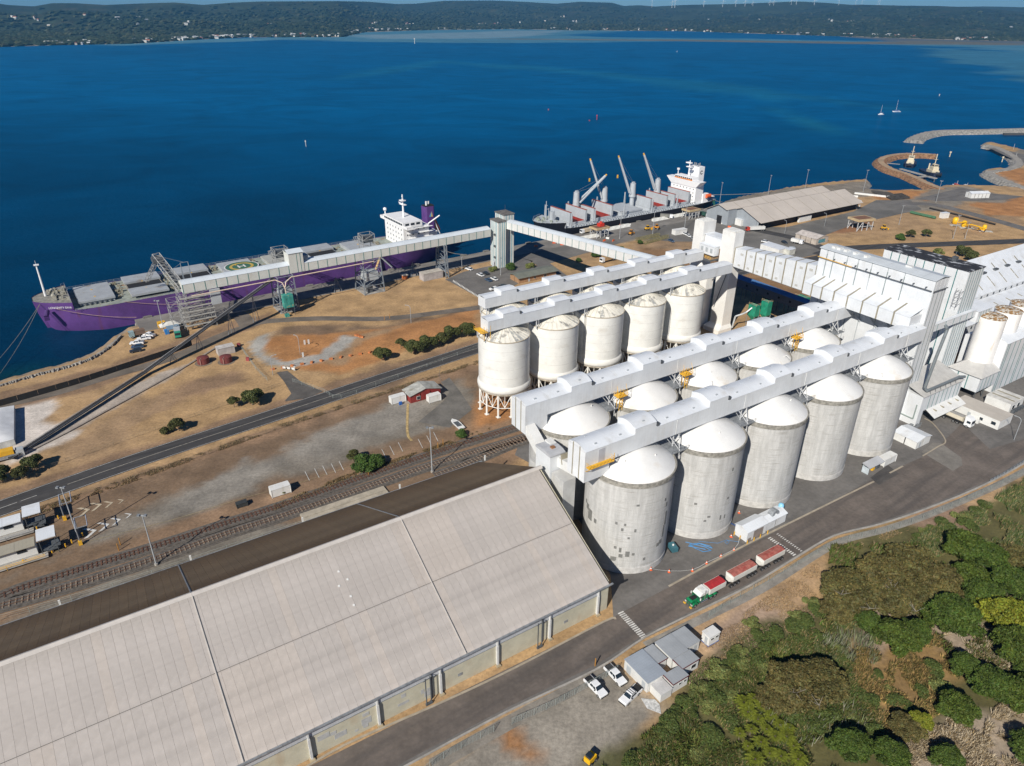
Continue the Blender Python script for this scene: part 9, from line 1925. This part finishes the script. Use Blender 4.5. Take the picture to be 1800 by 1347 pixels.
# low shrubs
G6_ = 'low shrubs scattered over the bank'
shr = [(1262,1182),(1275,1172),(1290,1160),(1300,1150),(1284,1188),(1270,1200),(1222,1228),(1205,1240),(1190,1252),(1232,1214),(1180,1272),(1165,1290),(1150,1310),(1130,1330),(1110,1345),(1322,1098),(1330,1120),(1345,1140),(1310,1170),(1330,1165),(1360,1118),(1400,1085),(1412,1098),(1395,1105),(1426,1062),(1432,1075),(1540,1100),(1690,912),(1700,925),(1660,925),(1635,930),(1672,940),(1612,945),(1622,935),(1716,905),(1730,890),(1240,1240),(1255,1225),(1215,1262),(1350,1180),(1300,1210),(1330,1200),(1280,1230),(1410,1135),(1440,1120),(1470,1140),(1480,1160),(1460,1180),(1500,1200),(1520,1230),(1480,1240),(1500,1262),(1450,1260),(1430,1280),(1460,1300),(1540,1290),(1520,1310),(1650,1210),(1620,1220),(1640,1180),(1560,1210),(1580,1240),(1540,1190),(1310,1260),(1285,1275),(1250,1300),(1230,1330),(1400,1270)]
for i, a in enumerate(shr):
 tree('shrub' if i % 3 else 'shrub2', a, random.uniform(1.5, 3.3), 'low light green shrub on the bank beside %s' % ('the site huts' if a[0] < 1330 and a[1] > 1130 else 'the truck road fence' if a[1] < 1130 else 'the reeds and olive trees'), 'shrub', trunk=.1, group=G6_, name='shrub', hfac=random.uniform(.45,.8))
GL_ = 'dark gum trees along the main road'
left = [('gum',(672,633),4.2,'dark gum tree at the left end of the row by the main road'),('gum2',(705,613),3.2,'thin gum tree second in the row by the main road'),('gum',(728,622),4.8,'thick dark gum tree in the middle of the row by the main road'),('gum',(752,614),4.8,'dark gum tree right of the thick one in the row'),('gum2',(778,605),4.0,'gum tree in the right half of the row by the main road'),('gum',(795,596),4.6,'dark gum tree near the silo end of the row'),('gum',(822,590),4.4,'gum tree closest to the first steel silo'),
 ('gum',(444,712),4.6,'olive gum tree with a long shadow by the driveway'),('gum2',(412,716),3.0,'smaller dark gum tree left of the driveway pair'),('gum2',(315,757),3.6,'low spreading gum tree by the main road'),('gum2',(292,762),2.6,'smaller leaning gum tree beside the spreading one'),('gum',(58,828),3.6,'gum tree standing by the conveyor start'),('gum2',(40,842),3.2,'gum tree between two others at the left edge'),('gum',(6,848),4.0,'gum tree cut by the left edge of the photo'),
 ('gum2',(622,812),3.0,'tall thin tree with bare stems rising above the yard bush'),('bush',(640,828),4.4,'dense dark bush between the parking bays and the railway'),('bush',(660,820),3.6,'dense dark bush, right half of the clump by the railway'),('bush',(813,768),2.2,'small round green bush beside the upturned dinghy'),
 ('bush',(897,474),3.2,'round green tree beside the twin quay tower'),('shrub2',(866,476),3.0,'yellowish shrub at the corner of the car park'),('shrub2',(932,470),3.2,'yellowish shrub by the leg of the sloping gallery'),('bush',(1018,461),2.0,'small dark shrub on the shaded dry grass'),('bush',(1046,452),3.0,'dark shrub behind the sloping gallery'),('bush',(1092,445),3.2,'green shrub above the rear silo gallery'),('bush',(1125,429),2.0,'small round shrub by the lattice jibs'),
 ('bush',(1583,422),3.4,'round dark shrub on the grass island'),('gum2',(1601,418),4.0,'spreading dark tree right of the round shrub on the grass island'),('gum',(1627,417),3.6,'dark tree at the right of the grass island trio'),('gum',(1690,450),5.0,'dense green tree behind the blackened roof'),('gum',(1705,458),4.4,'second dense green tree behind the blackened roof'),('shrub2',(1650,446),3.4,'dull round shrub left of the trees behind the blackened roof'),('shrub2',(496,868),1.0,'tiny bush against the white container by the railway'),('shrub',(1460,427),1.2,'x')]
for key, a, r, lab in left[:-1]: tree(key, a, r, lab, group=GL_ if key.startswith('gum') else 'shrubs among the port buildings', trunk={'g':1.8,'b':.3,'s':.2}[key[0]] if r > 2.6 else .3, lean=random.uniform(-.5,.5), name='tree' if key.startswith('gum') else 'shrub', cat='tree' if key.startswith('gum') else 'shrub')
# reeds, dry straw and ground scrub: nobody could count the blades
def inpoly(P, n, r):
 P = np.array(P); lo, hi = P.min(0), P.max(0); out = np.empty((0, 2))
 while len(out) < n:
  q = r.uniform(lo, hi, (n*3, 2)); q = q[sdf(q[:,0], q[:,1], [tuple(p) for p in P]) > 0]; out = np.concatenate([out, q])
 return out[:n]
def blades(name, label, poly, n, h, wd, lean, cols, seed, clump=6.0, cl_amt=.5, cat='reeds'):
 r = np.random.default_rng(seed); P = inpoly(pp(poly), int(n*1.6), r); nv = vnoise(P[:,0], P[:,1], clump, seed, 3); P = P[nv > np.quantile(nv, 1-1/1.6)] if cl_amt else P[:n]; m = len(P)
 nv = vnoise(P[:,0], P[:,1], clump, seed, 3); H = h*r.uniform(.5, 1.25, m)*(.6+.8*nv); a = r.uniform(0, 2*np.pi, m); la = r.uniform(0, 2*np.pi, m)*.6+vnoise(P[:,0], P[:,1], 3, seed+1, 2)*6; ll = lean*r.uniform(.3, 1.2, m)
 ex = np.stack([np.cos(a), np.sin(a), 0*a], 1)*wd*r.uniform(.6, 1.4, m)[:, None]; tip = np.stack([np.cos(la)*ll*H, np.sin(la)*ll*H, H*np.sqrt(np.clip(1-np.minimum(ll, .98)**2, .03, 1))], 1)
 B = np.concatenate([P, np.zeros((m, 1))], 1); mid = B+tip*.55+np.array([0,0,1])*(H*.12)[:, None]
 V = np.stack([B-ex, B+ex, mid+ex*.8, mid-ex*.8, B+tip], 1).reshape(-1, 3); i = np.arange(m)[:, None]*5
 F = np.concatenate([i+np.array([0,1,2,3]), i+np.array([3,2,4,4])], 0)
 cc = np.array(cols)[r.integers(0, len(cols), m)]*r.uniform(.65, 1.3, m)[:, None]; c = np.repeat(np.concatenate([cc, np.ones((m, 1))], 1), 5, 0)
 me = bpy.data.meshes.new(name); me.vertices.add(len(V)); me.vertices.foreach_set('co', V.astype(np.float32).ravel())
 Fq = i+np.array([0,1,2,3]); Ft = i+np.array([3,2,4]); li = np.concatenate([Fq.ravel(), Ft.ravel()]).astype(np.int32)
 me.loops.add(len(li)); me.loops.foreach_set('vertex_index', li); me.polygons.add(2*m); st = np.concatenate([np.arange(m)*4, 4*m+np.arange(m)*3]).astype(np.int32); me.polygons.foreach_set('loop_start', st); me.polygons.foreach_set('loop_total', np.concatenate([np.full(m, 4), np.full(m, 3)]).astype(np.int32)); me.materials.append(LEAF); me.update()
 at = me.color_attributes.new('tint', 'FLOAT_COLOR', 'POINT'); at.data.foreach_set('color', c.astype(np.float32).ravel())
 o = bpy.data.objects.new(name, me); COL.objects.link(o); o['kind'] = 'stuff'; tag(o, label, cat); return o
GRN1, GRN2, SAGE, STRAW, STR2, OLV = (.10,.15,.03), (.065,.11,.022), (.16,.19,.09), (.50,.41,.28), (.36,.26,.13), (.13,.12,.035)
blades('reed_bed', 'green reed bed covering the upper right slope below the truck road', [(1560,965),(1610,950),(1640,930),(1700,905),(1760,870),(1820,835),(1900,800),(1900,1010),(1800,990),(1740,975),(1690,960),(1640,985)], 52000, 1.5, .06, .5, [GRN1, SAGE, GRN2, SAGE, STR2], 51)
blades('reed_bed', 'grey-green reeds and pampas grass between the two olive tree clumps', [(1240,1215),(1330,1150),(1420,1110),(1500,1090),(1560,1110),(1530,1170),(1500,1210),(1560,1260),(1560,1350),(1380,1400),(1100,1420),(1110,1340),(1180,1270)], 90000, 1.35, .055, .55, [GRN2, SAGE, OLV, GRN1, STR2, OLV, GRN2], 52)
blades('pampas_plumes', 'pale pampas plumes standing above the reeds', [(1440,1110),(1530,1120),(1540,1170),(1480,1175),(1430,1150)], 600, 2.6, .05, .35, [(.28,.27,.2), SAGE, SAGE], 53)
blades('pampas_plumes', 'pale pampas plumes scattered in the lower reeds', [(1250,1260),(1480,1230),(1540,1260),(1500,1300),(1250,1345)], 500, 2.4, .05, .4, [(.26,.25,.19), SAGE, GRN1], 54)
blades('dry_reeds', 'flattened pale dry reeds at the lower right corner', [(1580,1290),(1650,1268),(1760,1240),(1900,1200),(1900,1500),(1520,1500),(1560,1340)], 90000, 1.2, .045, .95, [STRAW, STRAW, (.5,.43,.32), STR2, (.2,.15,.09)], 55, 3.0)
blades('dry_reeds', 'flattened pale dry reeds around the rounded green trees', [(1650,1120),(1700,1100),(1760,1120),(1800,1160),(1760,1190),(1700,1170)], 9000, 1.5, .055, .92, [STRAW, (.5,.43,.32), STR2], 56, 3.0)
blades('dry_grass', 'golden dry grass in the clearing of the right slope', [(1500,1140),(1560,1150),(1640,1120),(1700,1160),(1660,1250),(1600,1290),(1540,1280),(1500,1230)], 20000, 1.1, .06, .55, [(.40,.27,.10), (.34,.22,.09), OLV, OLV, (.2,.15,.07)], 57, 4.0)
blades('dry_grass', 'pale dry grass and litter on the bank beside the fence', [(1240,1130),(1330,1060),(1440,985),(1560,935),(1650,910),(1440,1000),(1430,1110),(1320,1120),(1250,1190)], 9000, .35, .05, .8, [(.36,.25,.13), (.3,.2,.1), (.25,.2,.14)], 58, 5.0)
blades('dry_grass', 'brown litter and low weeds around the shed side of the bank', [(1200,1190),(1300,1120),(1430,1060),(1440,1130),(1330,1170),(1230,1240)], 5000, .5, .05, .8, [GRN1, (.3,.22,.14), (.22,.17,.11), GRN2], 59, 4.0)
blades('ground_scrub', 'dark low scrub filling the gaps between the slope trees', [(1440,1100),(1460,960),(1620,960),(1760,960),(1900,980),(1900,1240),(1720,1250),(1640,1110),(1560,1090)], 46000, 1.5, .10, .6, [OLV, GRN2, GRN1, (.07,.07,.02), (.2,.15,.08)], 60, 6.0, cat='scrub')
blades('dry_weeds', 'thin dry weeds along the fence beside the main road', [(0,915),(250,832),(500,744),(840,634),(840,640),(500,752),(250,842),(0,928)], 9000, .5, .05, .7, [(.3,.2,.1), (.2,.14,.08), (.13,.12,.05)], 61, 3.0, cat='weeds')
blades('dry_weeds', 'brown weeds between the parking bays and the railway', [(480,890),(600,838),(760,786),(860,752),(860,765),(760,800),(600,850),(480,900)], 6000, .6, .06, .7, [(.22,.15,.08), (.14,.12,.05), (.3,.2,.1)], 62, 3.0, cat='weeds')
blades('ground_scrub', 'mixed olive scrub between the site huts and the olive trees', [(1190,1245),(1290,1160),(1360,1130),(1440,1120),(1440,1300),(1300,1345),(1110,1400),(1060,1347),(1140,1290)], 40000, 1.0, .09, .7, [OLV, GRN1, (.16,.17,.04), GRN2, (.07,.07,.02)], 63, 5.0, cat='scrub')
# tree ferns
def fern_mesh():
 r = np.random.default_rng(71); vs = []; fs = []; cs = []
 for k in range(15):
  a = 2*math.pi*k/15+r.uniform(-.15,.15); ln = r.uniform(1.7, 2.4); N = 9
  for i in range(N):
   t0, t1 = i/N, (i+.8)/N
   for t in (t0,):
    x_ = t*ln; z = .9*math.sin(min(1.2, t*1.9))-.9*t*t; wd = .48*math.sin(math.pi*min(1, t*.9+.12))
    for s in (-1, 1):
     b = len(vs); ca, sa = math.cos(a), math.sin(a)
     for (u_, v_, zz) in ((x_, 0, z), (x_+ln/N*.75, 0, z-.02), (x_+ln/N*.9, s*wd, z-.16), (x_+ln/N*.3, s*wd*.9, z-.16)): vs.append((u_*ca-v_*sa, u_*sa+v_*ca, zz))
     fs.append((b,b+1,b+2,b+3)); c = np.array((.135,.155,.014))*r.uniform(.7,1.3)
     cs += [(*c, 1)]*4
 return np.array(vs), np.array(fs), np.array(cs)
V, F, c = fern_mesh(); o = npmesh('fronds', V, F, LEAF, c); FERN = o.data; bpy.data.objects.remove(o)
for i, a in enumerate([(1322,1238),(1336,1252),(1312,1262),(1330,1275),(1352,1268),(1345,1292),(1318,1292),(1368,1285),(1360,1305),(1335,1315),(1312,1322),(1380,1305),(1392,1322),(1350,1335),(1370,1340),(1325,1345),(1400,1345),(1305,1245),(1345,1230),(1298,1300),(1385,1290)]):
 t = thing('tree_fern', 'yellow-green tree fern in the %s of the fern patch at the bottom edge' % ('upper part' if a[1] < 1275 else 'middle' if a[1] < 1312 else 'lowest part'), 'tree fern', G(*a), i*1.1, 'yellow-green tree ferns at the bottom edge')
 s = random.uniform(.6, 1.15); MB().tube((0,0,0),(0,0,1.7),.14,6).build('trunk', BARK, t); o = link('fronds', FERN, t, (0,0,1.6)); o.scale = (s,s,s)
# far forest canopy
r = np.random.default_rng(81); ico = np.array([(0,0,1),(.89,0,.45),(.28,.85,.45),(-.72,.53,.45),(-.72,-.53,.45),(.28,-.85,.45),(.95,.3,-.2),(-.1,1,-.2),(-1,0,-.2),(-.1,-1,-.2)])
icf = np.array([(0,1,2),(0,2,3),(0,3,4),(0,4,5),(0,5,1),(1,6,2),(2,7,3),(3,8,4),(4,9,5),(5,6,1),(2,6,7),(3,7,8),(4,8,9),(5,9,6)])
for nm, cnt, c_, sd_ in (('forest_canopy', 11000, (.034,.046,.026), 1), ('forest_canopy', 9000, (.024,.036,.022), 2), ('forest_canopy', 4500, (.055,.062,.034), 3)):
 f_ = np.clip(r.beta(1.0, 2.6, cnt)*.95+.004, 0, .97); bi = r.uniform(0, nb-1.001, cnt); ji = np.interp(f_, rows, np.arange(nr)); i0 = bi.astype(int); j0 = np.minimum(ji.astype(int), nr-2); fb = (bi-i0)[:, None]; fj = (ji-j0)[:, None]
 H4 = HV.reshape(nr, nb, 3); P = (H4[j0,i0]*(1-fb)+H4[j0,i0+1]*fb)*(1-fj)+(H4[j0+1,i0]*(1-fb)+H4[j0+1,i0+1]*fb)*fj
 keep = (vnoise(P[:,0], P[:,1], 220, 90+sd_, 3) > .42); P = P[keep]; m = len(P); S_ = r.uniform(7, 15, m)*(1+.5*f_[keep]); sc3 = np.stack([S_*r.uniform(.9,1.6,m), S_*r.uniform(.9,1.6,m), S_*r.uniform(.55,.85,m)], 1)
 V = (P[:, None, :]+ico[None]*sc3[:, None, :]+r.normal(size=(m, 10, 3))*1.2).reshape(-1, 3); F = (np.arange(m)[:, None, None]*10+icf[None]).reshape(-1, 3)
 o = npmesh(nm, V, F, mat('forest_leaves_%d' % sd_, c_, .95, .2, .02, spec=.05), kind='stuff', smooth=False); tag(o, {1:'dark green tree canopy covering the far hillsides',2:'darkest tree clumps along the far shore and hillsides',3:'paler olive tree clumps on the far hillsides'}[sd_], 'forest')
# ------------------------------------------------------------------ things alike get their place in the row added to the label
_bylab = {}
for o in COL.objects:
 if o.parent is None and 'label' in o and 'category' in o: _bylab.setdefault(o['label'], []).append(o)
_ord = ['leftmost','second','third','fourth','fifth','sixth','seventh','eighth','ninth','tenth','eleventh','twelfth','thirteenth','fourteenth','fifteenth','sixteenth','seventeenth','eighteenth','nineteenth','twentieth']+['twenty-'+w_ for w_ in ('first','second','third','fourth','fifth','sixth','seventh','eighth')]
for lab, os_ in _bylab.items():
 if 1 < len(os_) <= 28:
  def _px(o):
   v = Vector(o.location)-Vector((0,0,CAM_H)); return v.dot(_right)/v.dot(_fwd)
  for k, o in enumerate(sorted(os_, key=_px)):
   w_ = _ord[k]+(' from the left' if k else ' one')
   o['label'] = lab+', '+w_ if len((lab+' '+w_).split()) <= 16 else ' '.join(lab.split()[:12])+', '+w_
